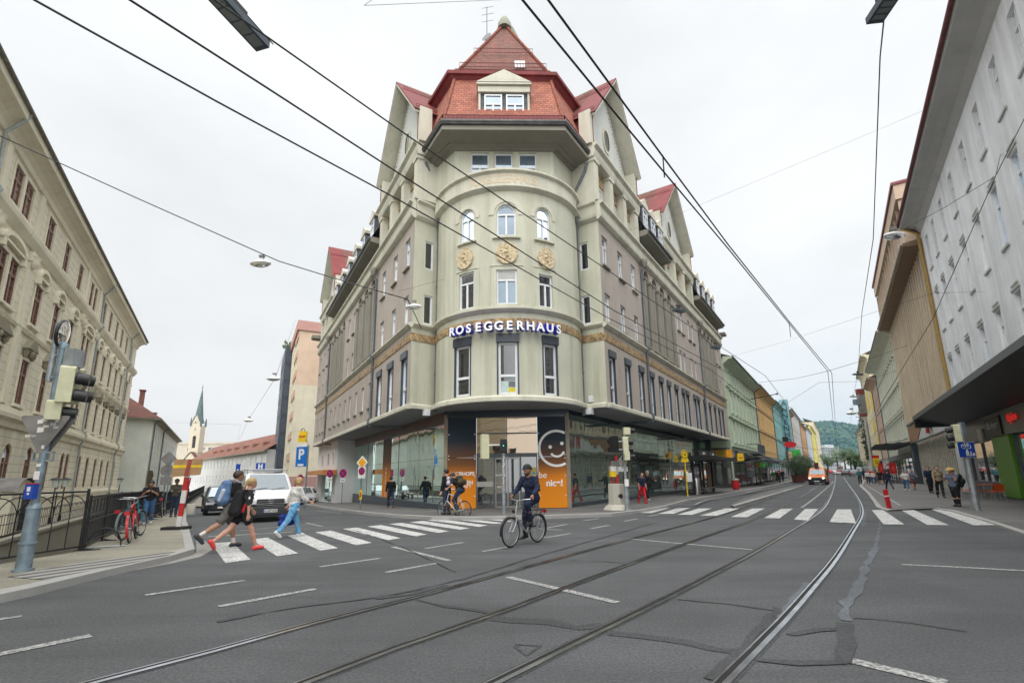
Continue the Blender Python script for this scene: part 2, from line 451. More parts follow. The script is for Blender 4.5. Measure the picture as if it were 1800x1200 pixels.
def strip(name, pairs, up, mat, kerb=None, step=1.2, drop=.25, parent=None):
    "raised strip between an inner and an outer line; kerb = kerb stone width on the outer line"
    A = catmull([p[0] for p in pairs], 1e9); B = catmull([p[1] for p in pairs], 1e9)
    a2, b2 = [], []
    for i in range(len(pairs)-1):
        n = max(1, int(max(math.dist(A[i], A[i+1]), math.dist(B[i], B[i+1]))/step))
        for k in range(n):
            t = k/n
            a2.append(tuple(x+(y-x)*t for x, y in zip(A[i], A[i+1]))); b2.append(tuple(x+(y-x)*t for x, y in zip(B[i], B[i+1])))
    a2.append(A[-1]); b2.append(B[-1])
    mb = MB(); n = 4
    for i in range(len(a2)-1):
        for k in range(n):
            q = []
            for (p, r, kk) in ((a2[i], b2[i], k), (a2[i+1], b2[i+1], k), (a2[i+1], b2[i+1], k+1), (a2[i], b2[i], k+1)):
                x, y = p[0]+(r[0]-p[0])*kk/n, p[1]+(r[1]-p[1])*kk/n
                q.append((x, y, hz(x, y)+up))
            mb.quad(*q)
        for L in (a2, b2):
            (x0, y0), (x1, y1) = L[i], L[i+1]
            mb.quad((x0, y0, hz(x0, y0)+up), (x1, y1, hz(x1, y1)+up), (x1, y1, hz(x1, y1)-drop), (x0, y0, hz(x0, y0)-drop))
    for i in (0, -1):
        (x0, y0), (x1, y1) = a2[i], b2[i]
        mb.quad((x0, y0, hz(x0, y0)+up), (x1, y1, hz(x1, y1)+up), (x1, y1, -drop), (x0, y0, -drop))
    o = mb.build(name, mat, parent); tag(o, kind='structure')
    if kerb:
        kb = MB(); C = b2
        D = []
        for p, r in zip(a2, b2):
            L = math.dist(p, r) or 1; D.append((r[0]+(p[0]-r[0])/L*kerb, r[1]+(p[1]-r[1])/L*kerb))
        E = []
        for p, r in zip(a2, b2):
            L = math.dist(p, r) or 1; E.append((r[0]-(p[0]-r[0])/L*.03, r[1]-(p[1]-r[1])/L*.03))
        for i in range(len(C)-1):
            v = [(E[i][0], E[i][1], hz(*E[i])-.1), (E[i+1][0], E[i+1][1], hz(*E[i+1])-.1), (E[i+1][0], E[i+1][1], hz(*E[i+1])+up+.004), (E[i][0], E[i][1], hz(*E[i])+up+.004),
                 (D[i+1][0], D[i+1][1], hz(*D[i+1])+up+.008), (D[i][0], D[i][1], hz(*D[i])+up+.008)]
            kb.add(v, [(0, 1, 2, 3), (3, 2, 4, 5)])
        tag(kb.build('kerb', M_KERB), kind='structure')
    return o
# canal-side frame: a runs down the side street along the railing, b toward the canal
CA = at(138, 978)[:2]
CD = (math.sin(R_(-30.6)), math.cos(R_(-30.6))); CN = (-CD[1], CD[0])
def cab(a, b): return (CA[0]+CD[0]*a+CN[0]*b, CA[1]+CD[1]*a+CN[1]*b)
CANAL_W = 4.0
mb = MB()
av = [-60, -30, -14]+[x*1.5-12 for x in range(0, 80)]+[112+x*8 for x in range(12)]+[230, 300, 500, 1000, 3000]
bv = [-2600, -1200, -700, -400, -300]+[-240+x*8 for x in range(22)]+[-64+x*1.6 for x in range(40)]+[0]
nb = len(bv); vs = []
for a in av:
    for b in bv:
        x, y = cab(a, b); vs.append((x, y, hz(x, y) if y > -5 else 0))
fs = [(i*nb+k, (i+1)*nb+k, (i+1)*nb+k+1, i*nb+k+1) for i in range(len(av)-1) for k in range(nb-1)]
mb.add(vs, fs)
tag(mb.build('ground', M_ASPH), kind='structure')
# canal: bank walls, water, opposite bank
M_BANK = stucco('bank_wall', (.24, .22, .18), amt=.7)
t = NT('canal_water'); t.col(t.ramp(t.noise(.6, 4), [(.3, (.035, .032, .02)), (.7, (.07, .062, .04))])).set(Roughness=.12)
t.bump(t.noise((3, 6, 3), 4, .6), .05, .7); M_WATER = t.m
def slope_z(a): x, y = cab(a, 0); return hz(x, y)
mb = MB(); al = list(range(-14, 112, 3))
for a, a2 in zip(al, al[1:]):
    p, q = cab(a, 0), cab(a2, 0)
    mb.quad((p[0], p[1], slope_z(a)), (q[0], q[1], slope_z(a2)), (q[0], q[1], -3.5), (p[0], p[1], -3.5))
tag(mb.build('canal_wall', M_BANK), kind='structure')
mb = MB(); p = [cab(-14, .0), cab(111, .0), cab(111, CANAL_W), cab(-14, CANAL_W)]
mb.add([(x, y, -2.1) for x, y in p], [(0, 1, 2, 3)]); tag(mb.build('canal_water', M_WATER), kind='structure')
mb = MB(); fb = Fr(cab(0, CANAL_W), CD, (-CN[0], -CN[1]))
mb.box(fb, -14, 111, -90, 0, -3.5, -.55); mb.box(fb, -14, 111, -.3, .06, -.547, -.42)
tag(mb.build('far_bank', stucco('far_bank_stone', (.30, .28, .22), amt=.6)), kind='structure')
# pavements
P2 = lambda x, y: at(x, y, .12)[:2]
_n = P2(0, 990.5); _nl = math.dist(_n, CA)
def NEAR(u): return (CA[0]+(_n[0]-CA[0])/_nl*u, CA[1]+(_n[1]-CA[1])/_nl*u)
mb = MB(); mb.quad((*NEAR(0), .1), (*NEAR(9), .1), (*NEAR(9), -3.5), (*NEAR(0), -3.5)); tag(mb.build('canal_wall', M_BANK), kind='structure')
strip('left_pavement', [((NEAR(7)), (-11.2, 5.2)), (NEAR(3), P2(-60, 1056)), (NEAR(1.5), P2(60, 1031)), (NEAR(.7), P2(190, 1000)), (cab(0, 0), P2(300, 976)), (cab(2.2, 0), P2(341, 964)), (cab(5, 0), P2(334, 940)), (cab(8.5, 0), P2(326, 915)), (cab(14, 0), P2(328, 900)), (cab(22, 0), P2(342, 884)),
    (cab(34, 0), cab(33, -1.9)), (cab(50, 0), cab(49, -2.6)), (cab(110, 0), cab(110, -3.0))], .12, M_SAND, .34)
GL = Fr((-3.17, 23.6), DL, (-DL[1], DL[0])); GR = Fr((2.55, 23.3), DR, (DR[1], -DR[0]))   # ground-floor glass lines
gl = lambda u: GL.pt(u, -.3, 0)[:2]; gr = lambda u: GR.pt(u, -.3, 0)[:2]
strip('corner_pavement', [(gl(60), GL.pt(60, 3.6, 0)[:2]), (gl(30), GL.pt(30, 3.6, 0)[:2]), (gl(16), P2(585, 893)), (gl(8), P2(640, 899.5)), (gl(4), P2(690, 904)), (gl(0), P2(760, 908)), ((-1.2, 23.8), P2(830, 908.5)), ((1, 23.8), P2(930, 906.5)), (gr(0), P2(1030, 903.5)),
    (gr(2.5), P2(1075, 902)), (gr(6), P2(1130, 895.5)), (gr(9), P2(1168, 889)), (gr(14), P2(1205, 879)), (gr(20), P2(1257, 870)), (gr(30), P2(1310, 861.5)), (gr(60), gr(60)and GR.pt(60, 4.4, 0)[:2]), (gr(230), GR.pt(230, 4.4, 0)[:2])], .12, M_PAVE, .26)
pl_in = [P2(1284, 887.3), P2(1305, 876), P2(1350, 862), P2(1390, 854)]; pl_out = [P2(1290, 888.5), P2(1330, 877), P2(1375, 864), P2(1421, 849.5)]
strip('tram_platform', list(zip(pl_in, pl_out)), .11, M_PAVE, .28)
FRW = Fr((26.6, 26.3), DR, (-DR[1], DR[0]))      # facade line of the right-hand houses, outward to the street
fw_ = lambda u: FRW.pt(u, -.5, 0)[:2]
strip('right_pavement', [(fw_(-34), (9.5, 5.6)), (fw_(-24), (11.6, 9.8)), (fw_(-14), P2(1800, 932)), (fw_(-9), P2(1735, 911)), (fw_(-6), P2(1668, 893)), (fw_(-4.6), P2(1640, 890)), (fw_(-3.8), P2(1560, 893)), (fw_(-3), P2(1541, 888)), (fw_(4), P2(1535, 878)), (fw_(14), P2(1524, 864)), (fw_(28), P2(1511, 852.5)), (fw_(60), FRW.pt(60, 4.6, 0)[:2]), (fw_(230), FRW.pt(230, 4.6, 0)[:2])], .05, M_PAVE, .24)
# grooved blind-guide paving at the corner
t = NT('tactile_paving'); w_ = t.n('ShaderNodeTexWave', wave_type='BANDS', bands_direction='X'); w_.inputs['Scale'].default_value = .9
mp = t.n('ShaderNodeMapping'); mp.inputs['Rotation'].default_value = (0, 0, R_(28)); t.l(t.tc(), mp.inputs[0]); t.l(mp.outputs[0], w_.inputs['Vector'])
t.col(t.ramp(w_.outputs['Fac'], [(.35, (.10, .10, .095)), (.6, (.30, .29, .27))])).set(Roughness=.9).bump(w_.outputs['Fac'], .02, .6)
def patch(name, px, up, mat, kind='structure'):
    mb = MB(); mb.add([(lambda q: (q[0], q[1], q[2]))(at(x, y, up)) for x, y in px], [tuple(range(len(px)))])
    return tag(mb.build(name, mat), kind=kind)
patch('tactile_paving', [(12, 1013), (60, 1003), (140, 987.5), (310, 968.5), (296, 975), (240, 987), (78, 1018)], .129, t.m)
patch('gutter_cobbles', [(345, 948), (362, 951), (376, 964), (352, 978), (300, 990), (205, 1008), (300, 985), (345, 970)], .006, asphalt('gutter_cobbles', (.24, .23, .21), .3))
# tram rails
M_RAIL = plain('rail_steel', (.50, .52, .55), .22, 1., .25, 3); M_GROOVE = plain('rail_groove', (.012, .012, .012), .9)
def ribbon(mb, P, o0, o1, up, m=0):
    A = offset(P, o0); B = offset(P, o1)
    for i in range(len(P)-1):
        mb.quad(*[(x, y, hz(x, y)+up+max(0, y-60)*.0002) for x, y in (A[i], A[i+1], B[i+1], B[i])], m)
R4 = catmull([(-1.6, .5), (.2, 2.55), (1.7, 4.34), (3.01, 5.89), (4.36, 7.55), (6.3, 9.98), (9.72, 14.45), (12.42, 18.0), (15.15, 21.8), (19.5, 28.2), (28, 41), (50.5, 75.2), (120, 181), (240, 363)], .8)
R2 = catmull([(-4.2, 1.3), (-1.79, 4.3), (-1.19, 5.15), (-.04, 6.57), (.83, 7.75), (2.21, 9.6), (4.76, 12.95), (9.08, 18.6), (16.2, 28.9), (28.2, 46.8), (50.5, 80.6), (118, 183), (236, 363)], .8)
for P in (R4, offset(R4, 1.435), R2, offset(R2, 1.435)):
    mb = MB()
    ribbon(mb, P, -.085, .095, .004, 2); ribbon(mb, P, -.055, .0, .012, 0); ribbon(mb, P, .0, .045, .008, 1); ribbon(mb, P, .045, .065, .012, 0)
    tag(mb.build('tram_rail', [M_RAIL, M_GROOVE, M_TAR]), kind='structure')
# painted markings
def zq(ox, oy, k, pts): return [(ox+x/k, oy+y/k) for x, y in pts]
A3 = 3.2143
LS = [[(98, 240), (215, 233), (322, 332), (180, 352)], [(325, 218), (420, 208), (592, 297), (472, 313)], [(530, 197), (625, 187), (818, 268), (715, 281)], [(688, 178), (775, 168), (1008, 237), (920, 251)], [(842, 158), (925, 151), (1172, 211), (1098, 222)],
      [(980, 145), (1060, 137), (1320, 190), (1258, 201)], [(1105, 131), (1178, 124), (1445, 172), (1385, 181)], [(1220, 121), (1295, 113), (1560, 155), (1505, 163)], [(1322, 110), (1395, 104), (1665, 139), (1612, 147)], [(1430, 102), (1490, 97), (1752, 125), (1705, 131)], [(1535, 97), (1590, 93), (1800, 114), (1790, 119)]]
def stripes(name, quads, mat, up=.008):
    mb = MB()
    for q in quads:
        a, b, c, d = [Vector(at(x, y)) for x, y in q]; n = 6
        for i in range(n):
            mb.quad(*[(v.x, v.y, hz(v.x, v.y)+up) for v in (a.lerp(d, i/n), b.lerp(c, i/n), b.lerp(c, (i+1)/n), a.lerp(d, (i+1)/n))])
    return tag(mb.build(name, mat), kind='structure')
stripes('left_crosswalk', [zq(340, 880, A3, q) for q in LS], M_PAINT)
RS = [[(660, 124), (760, 100), (835, 98), (735, 126)], [(768, 130), (870, 100), (940, 98), (850, 130)], [(872, 134), (985, 101), (1055, 101), (950, 135)], [(990, 139), (1125, 101), (1200, 101), (1080, 140)], [(1155, 146), (1265, 102), (1332, 101), (1240, 148)], [(1328, 152), (1420, 103), (1482, 102), (1410, 154)], [(1487, 160), (1545, 104), (1615, 104), (1560, 165)]]
RS2 = [[(500, 308), (542, 238), (618, 238), (647, 316)], [(735, 243), (795, 240), (915, 322), (800, 322)], [(890, 238), (960, 238), (1163, 326), (1043, 325)], [(1055, 235), (1125, 232), (1425, 326), (1300, 327)]]
stripes('right_crosswalk', [zq(900, 860, 3., [q[1], q[2], q[3], q[0]]) for q in RS]+[zq(1300, 820, 3.158, [q[1], q[2], q[3], q[0]]) for q in RS2], M_PAINT, .016)
def lines(name, segs, mat, w=.12, up=.008, jag=0):
    mb = MB()
    for s in segs:
        ww = w
        if isinstance(s[-1], (int, float)): ww = s[-1]; s = s[:-1]
        P = catmull([at(*p)[:2] for p in s], max(.25, ww*1.6) if jag else 1.); up += .0005 if jag else 0
        if jag:
            A = [(x+0, y) for x, y in offset(P, -ww/2)]; B = offset(P, ww/2)
            A = [(x+random.gauss(0, jag), y+random.gauss(0, jag)) for x, y in A]; B = [(x+random.gauss(0, jag), y+random.gauss(0, jag)) for x, y in B]
        else: A = offset(P, -ww/2); B = offset(P, ww/2)
        for i in range(len(P)-1): mb.quad(*[(x, y, hz(x, y)+up+(i%50)*.00004+(len(mb.f)%7)*.00001) for x, y in (A[i], A[i+1], B[i+1], B[i])])
    return tag(mb.build(name, mat), kind='structure')
lines('lane_dashes', [[(255, 1046), (430, 1020)], [(384, 1066), (555, 1035)], [(-40, 1094), (38, 1083)], [(-60, 1162), (160, 1117), .14], [(562, 996), (668, 981)], [(678, 1006), (772, 989)], [(690, 961), (790, 985), .13], [(747, 964), (815, 953)], [(848, 969), (905, 959)],
    [(893, 1014), (1085, 1059), .13], [(1105, 947), (1322, 966), .12], [(960, 928), (997, 921)], [(957, 945), (1003, 937.5)], [(945, 929), (988, 931.5)], [(1025, 915), (1053, 911)], [(1038, 929), (1070, 923)], [(1097, 916), (1120, 911.5)], [(1140, 907), (1157, 904)], [(1077, 906), (1103, 902)],
    [(1585, 992), (1690, 997), (1800, 1003), (1860, 1007)], [(1492, 1160), (1665, 1201), .15], [(1409, 892), (1437, 871), (1462, 849), (1464, 846)], [(1340, 887.5), (1415, 888.5)]], M_PAINT2, .12, .007)
lines('stop_lines', [[(366, 943), (514, 935), .2], [(423, 932), (550, 921), .12], [(538, 919), (566, 925), .12], [(600, 902), (555, 897), .1]], M_PAINT2, .12, .008)
lines('cycle_lane_lines', [[(1174, 891), (1220, 891)], [(1222, 891), (1248, 880.5), (1300, 871), (1392, 851)], [(1300, 871), (1340, 861)]], M_PAINT2, .11, .128)
lines('cycle_lane_line_right', [[(1583, 890), (1550, 870), (1522, 853)]], M_PAINT2, .11, .056)
lines('platform_line', [[(1205, 881), (1300, 881)]], M_YPAINT, .11, .134)
lines('asphalt_seams', [[(860, 1086), (900, 1090), (967, 1093), (1017, 1103), (1062, 1098), .2], [(1068, 1112), (1130, 1118), (1200, 1128), (1260, 1142), (1310, 1148), .16], [(1190, 1053), (1280, 1062), (1367, 1073), .025], [(1000, 985), (1060, 986), (1110, 992), .025],
    [(735, 1054), (780, 1066), (830, 1072), (872, 1080), .09], [(660, 1052), (720, 1045), (780, 1028), .14], [(380, 1093), (520, 1068), (660, 1050), (800, 1021), (920, 985), (1040, 950), (1150, 919), .05], [(1385, 1116), (1440, 1108), (1492, 1106), .1], [(1330, 1160), (1400, 1166), (1480, 1166), .09], [(1487, 1096), (1490, 1130), (1482, 1165), .14], [(1245, 1195), (1310, 1135), (1370, 1070), .1], [(600, 925), (690, 955), (800, 1005), .012], 
    [(1500, 1085), (1600, 1095), (1700, 1110), .02]], M_TAR, .1, .005, .018)
lines('blue_seal_seam', [[(1549, 900), (1545, 930), (1541, 959), .06], [(1541, 959), (1522, 997), (1503, 1042), (1484, 1067), (1487, 1092), .12], [(1420, 1025), (1390, 1060), (1370, 1085), .1], [(1520, 900), (1517, 925), .1]], M_TAR2, .1, .0058, .02)
lines('manhole_marks', [[(905, 1135), (925, 1152), (950, 1135), (905, 1133), .05]], M_TAR, .05, .005, .005)
# ================================================================ corner house
M_MAUVE = stucco('mauve_render', (.40, .35, .305), amt=.55)
M_GREEN = stucco('sage_render', (.53, .53, .425), dirt=(.2, .17, .1), amt=.8, streak=.46)
M_CREAM = stucco('cream_cornice', (.57, .555, .455), dirt=(.12, .10, .07), amt=.6, streak=.48)
M_DARKST = stucco('dark_stone', (.235, .22, .18), amt=.6)  # one even dark tone for eaves, loggias, sills and rain heads
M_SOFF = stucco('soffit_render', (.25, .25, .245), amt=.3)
M_WHITE = plain('white_window_frame', (.72, .74, .76), .4, var=.05)
M_GREY = plain('grey_metal', (.10, .115, .13), .45, var=.15)
M_PIPE = plain('downpipe_metal', (.13, .145, .155), .45, .3, .25)
M_MAROON = plain('maroon_sheet_metal', (.17, .03, .028), .6, 0., .25, 1.2, spec=.25)
M_RAILRED = plain('maroon_railing', (.17, .03, .03), .5)
M_SLATE = tiles('slate_cladding', (.08, .09, .10), (.12, .13, .14), .25, .14, amt=.1)
M_TILE = tiles('red_roof_tiles', (.23, .08, .055), (.135, .05, .038), .24, .2)
M_TILE_B = tiles('bright_roof_tiles', (.36, .115, .065), (.23, .066, .04), .26, .2, amt=.25)
M_NAVY = plain('navy_panel', (.022, .034, .05), .22, var=.2, ns=.6)
M_BEIGEPOST = plain('bronze_post', (.26, .21, .15), .5, 0, .2, 2)
M_BROWNB = plain('brown_fascia', (.14, .075, .055), .3, 0, .3, 1.5)  # plain brown band along the top of the left glazing
M_SGLASS = glass('shop_glass', (.055, .085, .078), .42, .012, .012, (.80, .95, .90))
M_DOORGL = glass('door_glass', (.015, .02, .02), .16, .02)
M_PANE = [glass('pane_sky', (.07, .10, .13), .10, .03, tint=(.74, .88, 1.)), glass('pane_dark', (.02, .022, .024), .05, .03), glass('pane_curtain', (.34, .36, .36), .05, .05)]
M_PANED = [glass('pane_deep', (.018, .02, .022), .05, .03), glass('pane_dark', (.02, .022, .024), .22, .03), M_PANE[0]]
t = NT('gilded_mosaic'); v = t.n('ShaderNodeTexVoronoi'); v.inputs['Scale'].default_value = 9; t.l(t.tc(), v.inputs['Vector'])
k = t.ramp(t.noise(4.5, 5, .75, dist=1.2), [(.42, (.03, .02, .01)), (.5, (.36, .22, .07)), (.58, (.62, .46, .2))])
t.col(t.mix(t.ramp(v.outputs['Distance'], [(.1, 0), (.6, .55)]), k, (.42, .30, .2))).set(Roughness=.6, Metallic=.15).bump(t.noise(13, 4, .7, dist=1.2), .05, 1.); M_GOLD = t.m
t = NT('terracotta_relief'); t.col(t.ramp(t.noise(9, 5, .65, dist=.8), [(.35, (.34, .25, .15)), (.5, (.60, .49, .31)), (.7, (.68, .57, .39))])).set(Roughness=.8).bump(t.noise(8, 4, .6, dist=1.), .07, 1.); M_TERRA = t.m
# ombre panel: dark blue film fading to orange, the print on the shop's own panels
def ombre(name, z0, z1):
    t = NT(name); s = t.n('ShaderNodeSeparateXYZ'); t.l(t.tc(), s.inputs[0]); m = t.n('ShaderNodeMapRange'); m.inputs[1].default_value = z0; m.inputs[2].default_value = z1
    t.l(s.outputs[2], m.inputs[0])
    t.col(t.ramp(m.outputs[0], [(0, (.80, .27, .012)), (.4, (.74, .235, .012)), (.62, (.20, .085, .03)), (1, (.022, .034, .052))])).set(Roughness=.5); t.b.inputs['Specular IOR Level'].default_value = .2; return t.m
M_OMBRE = ombre('printed_orange_panel', .3, 3.3)
M_ORANGE = plain('orange_panel', (.60, .20, .02), .35, var=.06)
BLD = thing('corner_building', 'large corner house with red steep roofs, round bow front and glazed shop floor', 'building', (0, 23.5, 0))
class ROOT:  # parts are modelled in street coordinates, then hung under the house
    pass
def put(mb, name, mats, par=None, one=False):
    if name in SPLIT and not one:
        P = pieces(mb)
        if 1 < len(P) <= 90:
            for q in P: r = put(q, name, mats, par, True)
            return r
    o = mb.build(name, mats, par if par is not None else BLD)
    if par is None or par is BLD: o.matrix_parent_inverse = Matrix.Translation((0, -23.5, 0))
    return o
from mathutils import Matrix
def win(*a, **k):
    w_ = window(None, *a, **k); w_.parent = BLD; w_.matrix_parent_inverse = Matrix.Translation((0, -23.5, 0)); return w_
FL = Fr((-4.8, 22.35), DL, (-DL[1], DL[0])); FR_ = Fr((4.5, 22.7), DR, (DR[1], -DR[0]))
BOW = CFr((-.15, 24.08), 3.72)
FLK_L = Fr((-4.8, 22.35), (1.05, .95), (.67, -.74)); FLK_R = Fr((3.5, 23.4), (1.0, -.7), (-.573, -.819))
LF, LR_ = 1.416, 1.22
Z0, ZC, ZT = 4.75, 14.4, 15.4
# --- openings
big_L = [(.5, 1.48), (2.93, 3.98), (5.28, 6.34)]
sm_L = [(7.8, 8.45), (9.75, 10.45), (11.8, 12.5), (13.9, 14.6), (15.6, 16.3), (17.75, 18.45), (19.7, 20.4), (21.9, 22.65), (25.9, 26.58), (27.55, 28.23), (29.6, 30.3)]
up_L = [(.7, 1.5), (2.95, 3.75), (5.4, 6.2), (13.85, 14.5), (15.65, 16.35), (25.8, 26.5), (27.75, 28.45), (30.3, 31.0)]
arch_L = [(8.0, 9.15), (9.9, 11.05), (11.8, 12.95), (17.85, 19.0), (19.85, 21.0), (22.1, 23.2)]
big_R = [(a, a+.82) for a in (.45, 2.62, 4.8, 6.7, 8.55, 10.27, 12.1, 13.95, 15.17, 17.4, 18.56, 20.8, 22.8, 24.9, 26.85, 28.5)]
up_R = [(.37, 1.12), (2.55, 3.3), (4.65, 5.4), (14.3, 15.), (15.45, 16.15), (17.6, 18.3), (18.9, 19.6), (27.9, 28.6), (29.3, 30.)]
arch_R = [(6.95, 8.05), (8.65, 9.75), (10.35, 11.45), (12.1, 13.15), (21.75, 22.8), (23.4, 24.4), (25., 26.), (26.5, 27.5)]
side = MB()
for fr, L, big, sm, up, ar in ((FL, 32, big_L, sm_L, up_L, arch_L), (FR_, 31.2, big_R, [], up_R, arch_R)):
    ops = [(a, b, 4.98, 7.62) for a, b in big]+[(a, b, 5.78, 7.35) for a, b in sm]
    wall(side, fr, 0, L, Z0, 8.7, ops, .24)
    ops = [(a, b, 9.02, 10.6) for a, b in up]+[(a, b, 12.1, 13.75) for a, b in up]
    wall(side, fr, 0, L, 8.7, ZC, ops+[(a, b, 9.05, 14.3, True) for a, b in ar], .24)
    # end wall away from the corner
    side.quad(fr.pt(L, 0, Z0), fr.pt(L, -9, Z0), fr.pt(L, -9, 18), fr.pt(L, 0, 18))
put(side, 'wall', M_MAUVE)
st = MB()
for fr, L, up, sm in ((FL, 32, up_L, sm_L), (FR_, 31.2, up_R, [])):
    for a, b in up:
        st.box(fr, a-.08, b+.08, -.1, .12, 8.94, 9.02); st.box(fr, a-.08, b+.08, -.1, .12, 12.02, 12.1)
    for a, b in sm: st.box(fr, a-.06, b+.06, -.1, .11, 5.7, 5.78)
put(st, 'window_sill', M_DARKST)
# loggia recesses with columns
lo = MB()
for fr, ar in ((FL, arch_L), (FR_, arch_R)):
    for a, b in ar:
        c = (a+b)/2
        for z0, z1 in ((9.05, 14.3),):
            lo.quad(fr.pt(a-.02, -.95, z0), fr.pt(b+.02, -.95, z0), fr.pt(b+.02, -.95, z1), fr.pt(a-.02, -.95, z1))
            for u in (a, b): lo.quad(fr.pt(u, -.24, z0), fr.pt(u, -.95, z0), fr.pt(u, -.95, z1), fr.pt(u, -.24, z1))
            lo.quad(fr.pt(a, -.24, z0), fr.pt(b, -.24, z0), fr.pt(b, -.95, z0), fr.pt(a, -.95, z0))
        lo.tube([fr.pt(b+.0, -.06, 9.15), fr.pt(b+.0, -.06, 13.5)], .2, 10); lo.tube([fr.pt(a, -.06, 9.15), fr.pt(a, -.06, 13.5)], .2, 10)
        for u in (a, b): lo.box(fr, u-.24, u+.24, -.26, .16, 13.5, 13.64); lo.box(fr, u-.24, u+.24, -.26, .16, 9.05, 9.18)
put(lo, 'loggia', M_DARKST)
lw = MB()
# flanks and bow
fk = MB()
for fr, L, a, b in ((FLK_L, LF, .62, 1.12), (FLK_R, LR_, .12, .6)):
    wall(fk, fr, 0, L, Z0, 17.6, [(a, b, 9.0, 10.5), (a, b, 11.9, 13.4)], .16)
bw = [(-.5, .46), (-2.62, -1.72), (1.56, 2.34)]
ops = [(-.5, .46, 5.02, 7.68), (-2.66, -1.7, 5.05, 7.74), (1.54, 2.36, 5.03, 7.66), (-.5, .43, 9.08, 10.72), (-2.42, -1.58, 9.05, 10.8), (1.46, 2.2, 9.05, 10.62), (-.48, .42, 12.38, 13.95, True), (-2.36, -1.6, 12.38, 13.97, True), (1.44, 2.16, 12.3, 13.95, True)]
wall(fk, BOW, -4.9, 4.9, Z0, 14.8, ops, .24)
put(fk, 'wall', M_GREEN)
# vertical pale panels between the bow windows and arch surrounds
sr = MB()
for c in (-.03, -1.98, 1.8):
    w2, r0, r1 = (.8, .55, .8) if c > -.5 and c < .5 else (.66, .48, .68)
    N = 14
    for k in range(N):
        a0, a1 = math.pi*k/N, math.pi*(k+1)/N
        P = lambda r, q, o: BOW.pt(c-r*math.cos(q), o, 13.5+r*math.sin(q)*1.02)
        sr.quad(P(r0, a0, .03), P(r0, a1, .03), P(r1, a1, .03), P(r1, a0, .03)); sr.quad(P(r1, a0, .03), P(r1, a1, .03), P(r1, a1, -.01), P(r1, a0, -.01)); sr.quad(P(r0, a0, .03), P(r0, a1, .03), P(r0, a1, -.01), P(r0, a0, -.01))
    for s_ in (-1, 1): sr.box(BOW, c+s_*r1-.03, c+s_*r0, 0, .031, 13.42, 13.5)
    sr.box(BOW, c-w2, c-w2+.05, 0, .025, 9.1, 10.9); sr.box(BOW, c+w2-.05, c+w2, 0, .025, 9.1, 10.9); sr.box(BOW, c-w2, c+w2, 0, .03, 10.9, 10.96)
    sr.box(BOW, c-w2*.8, c+w2*.8, 0, .12, 12.22, 12.3)
put(sr, 'window_surround', M_CREAM)
# mouldings all round
co_ = MB()
def around(prof, mb, m=0, skipbow=False):
    mb.ext(FL, prof, 0, 32.05, m); mb.ext(FR_, prof, 0, 31.25, m); mb.ext(FLK_L, prof, 0, LF, m); mb.ext(FLK_R, prof, 0, LR_, m)
    if not skipbow: mb.ext(BOW, prof, -4.95, 4.95, m)
around([(0, 4.74), (.16, 4.74), (.16, 4.9), (.1, 4.96), (0, 5.0)], co_)
around([(0, 8.68), (.06, 8.7), (.2, 8.82), (.2, 8.9), (.06, 8.96), (0, 8.96)], co_)
side_c = [(0, 14.38), (.1, 14.42), (.22, 14.52), (.25, 14.66), (.18, 14.7), (.18, 15.2), (.34, 15.28), (.34, 15.38), (0, 15.44)]
for fr, L in ((FL, 32.05), (FR_, 31.25), (FLK_L, LF), (FLK_R, LR_)): co_.ext(fr, side_c, -.12 if fr in (FL, FR_) else 0, L)
co_.ext(BOW, [(0, 14.62), (.08, 14.66), (.22, 14.76), (.22, 14.84), (.1, 14.88), (.1, 15.5), (.24, 15.58), (.24, 15.68), (-.2, 15.72), (-.2, 14.7)], -4.95, 4.95)
put(co_, 'cornice', M_CREAM)
gz = MB(); around([(0, 8.04), (.035, 8.04), (.05, 8.22), (.035, 8.42), (0, 8.42)], gz); put(gz, 'mosaic_frieze', M_GOLD)
# soffit under the overhang
so_ = MB()
for fr, L, ins in ((FL, 32, -2.6), (FR_, 31.2, -2.6)):
    so_.add([fr.pt(0, 0, 4.735), fr.pt(L, 0, 4.735), fr.pt(L, ins, 4.735), fr.pt(0 if fr is FL else 0, ins, 4.735)], [(0, 1, 2, 3)])
cp = [BOW.pt(-4.9+9.8*i/24, 0, 4.737) for i in range(25)]
so_.add(cp+[FR_.pt(0, 0, 4.737), FR_.pt(1, -3, 4.737), FL.pt(1, -3, 4.737), FL.pt(0, 0, 4.737)], [tuple(range(len(cp)+4))])
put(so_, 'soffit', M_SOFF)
# windows
for a, b in big_L: win(FL, a, b, 4.98, 7.3, tr=(.36,), mull=0, fw=.1, fm=M_WHITE, gm=M_PANED)
for a, b in big_R: win(FR_, a, b, 4.98, 7.3, tr=(.36,), mull=0, fw=.1, fm=M_WHITE, gm=M_PANED)
for a, b, c, d in ops[:3]: win(BOW, a+.06, b-.06, c, 7.32, tr=(.36,), mull=0, fw=.1, fm=M_WHITE, gm=M_PANED[0], o=-.12)
rb = MB()
for fr, bg_ in ((FL, big_L), (FR_, big_R)):
    for a, b in bg_: rb.box(fr, a-.02, b+.02, -.2, .1, 7.3, 7.64); rb.box(fr, a, a+.035, -.2, .02, 4.98, 7.3); rb.box(fr, b-.035, b, -.2, .02, 4.98, 7.3)
for a, b, c, d in ops[:3]: rb.box(BOW, a-.02, b+.02, -.2, .1, 7.32, 7.7); rb.box(BOW, a, a+.06, -.2, .02, c, 7.32); rb.box(BOW, b-.06, b, -.2, .02, c, 7.32)
put(rb, 'roller_box', plain('roller_box_metal', (.05, .062, .078), .4, var=.2))
for a, b in sm_L: win(FL, a, b, 5.78, 7.35, fm=M_WHITE, gm=M_PANE, mull=0)
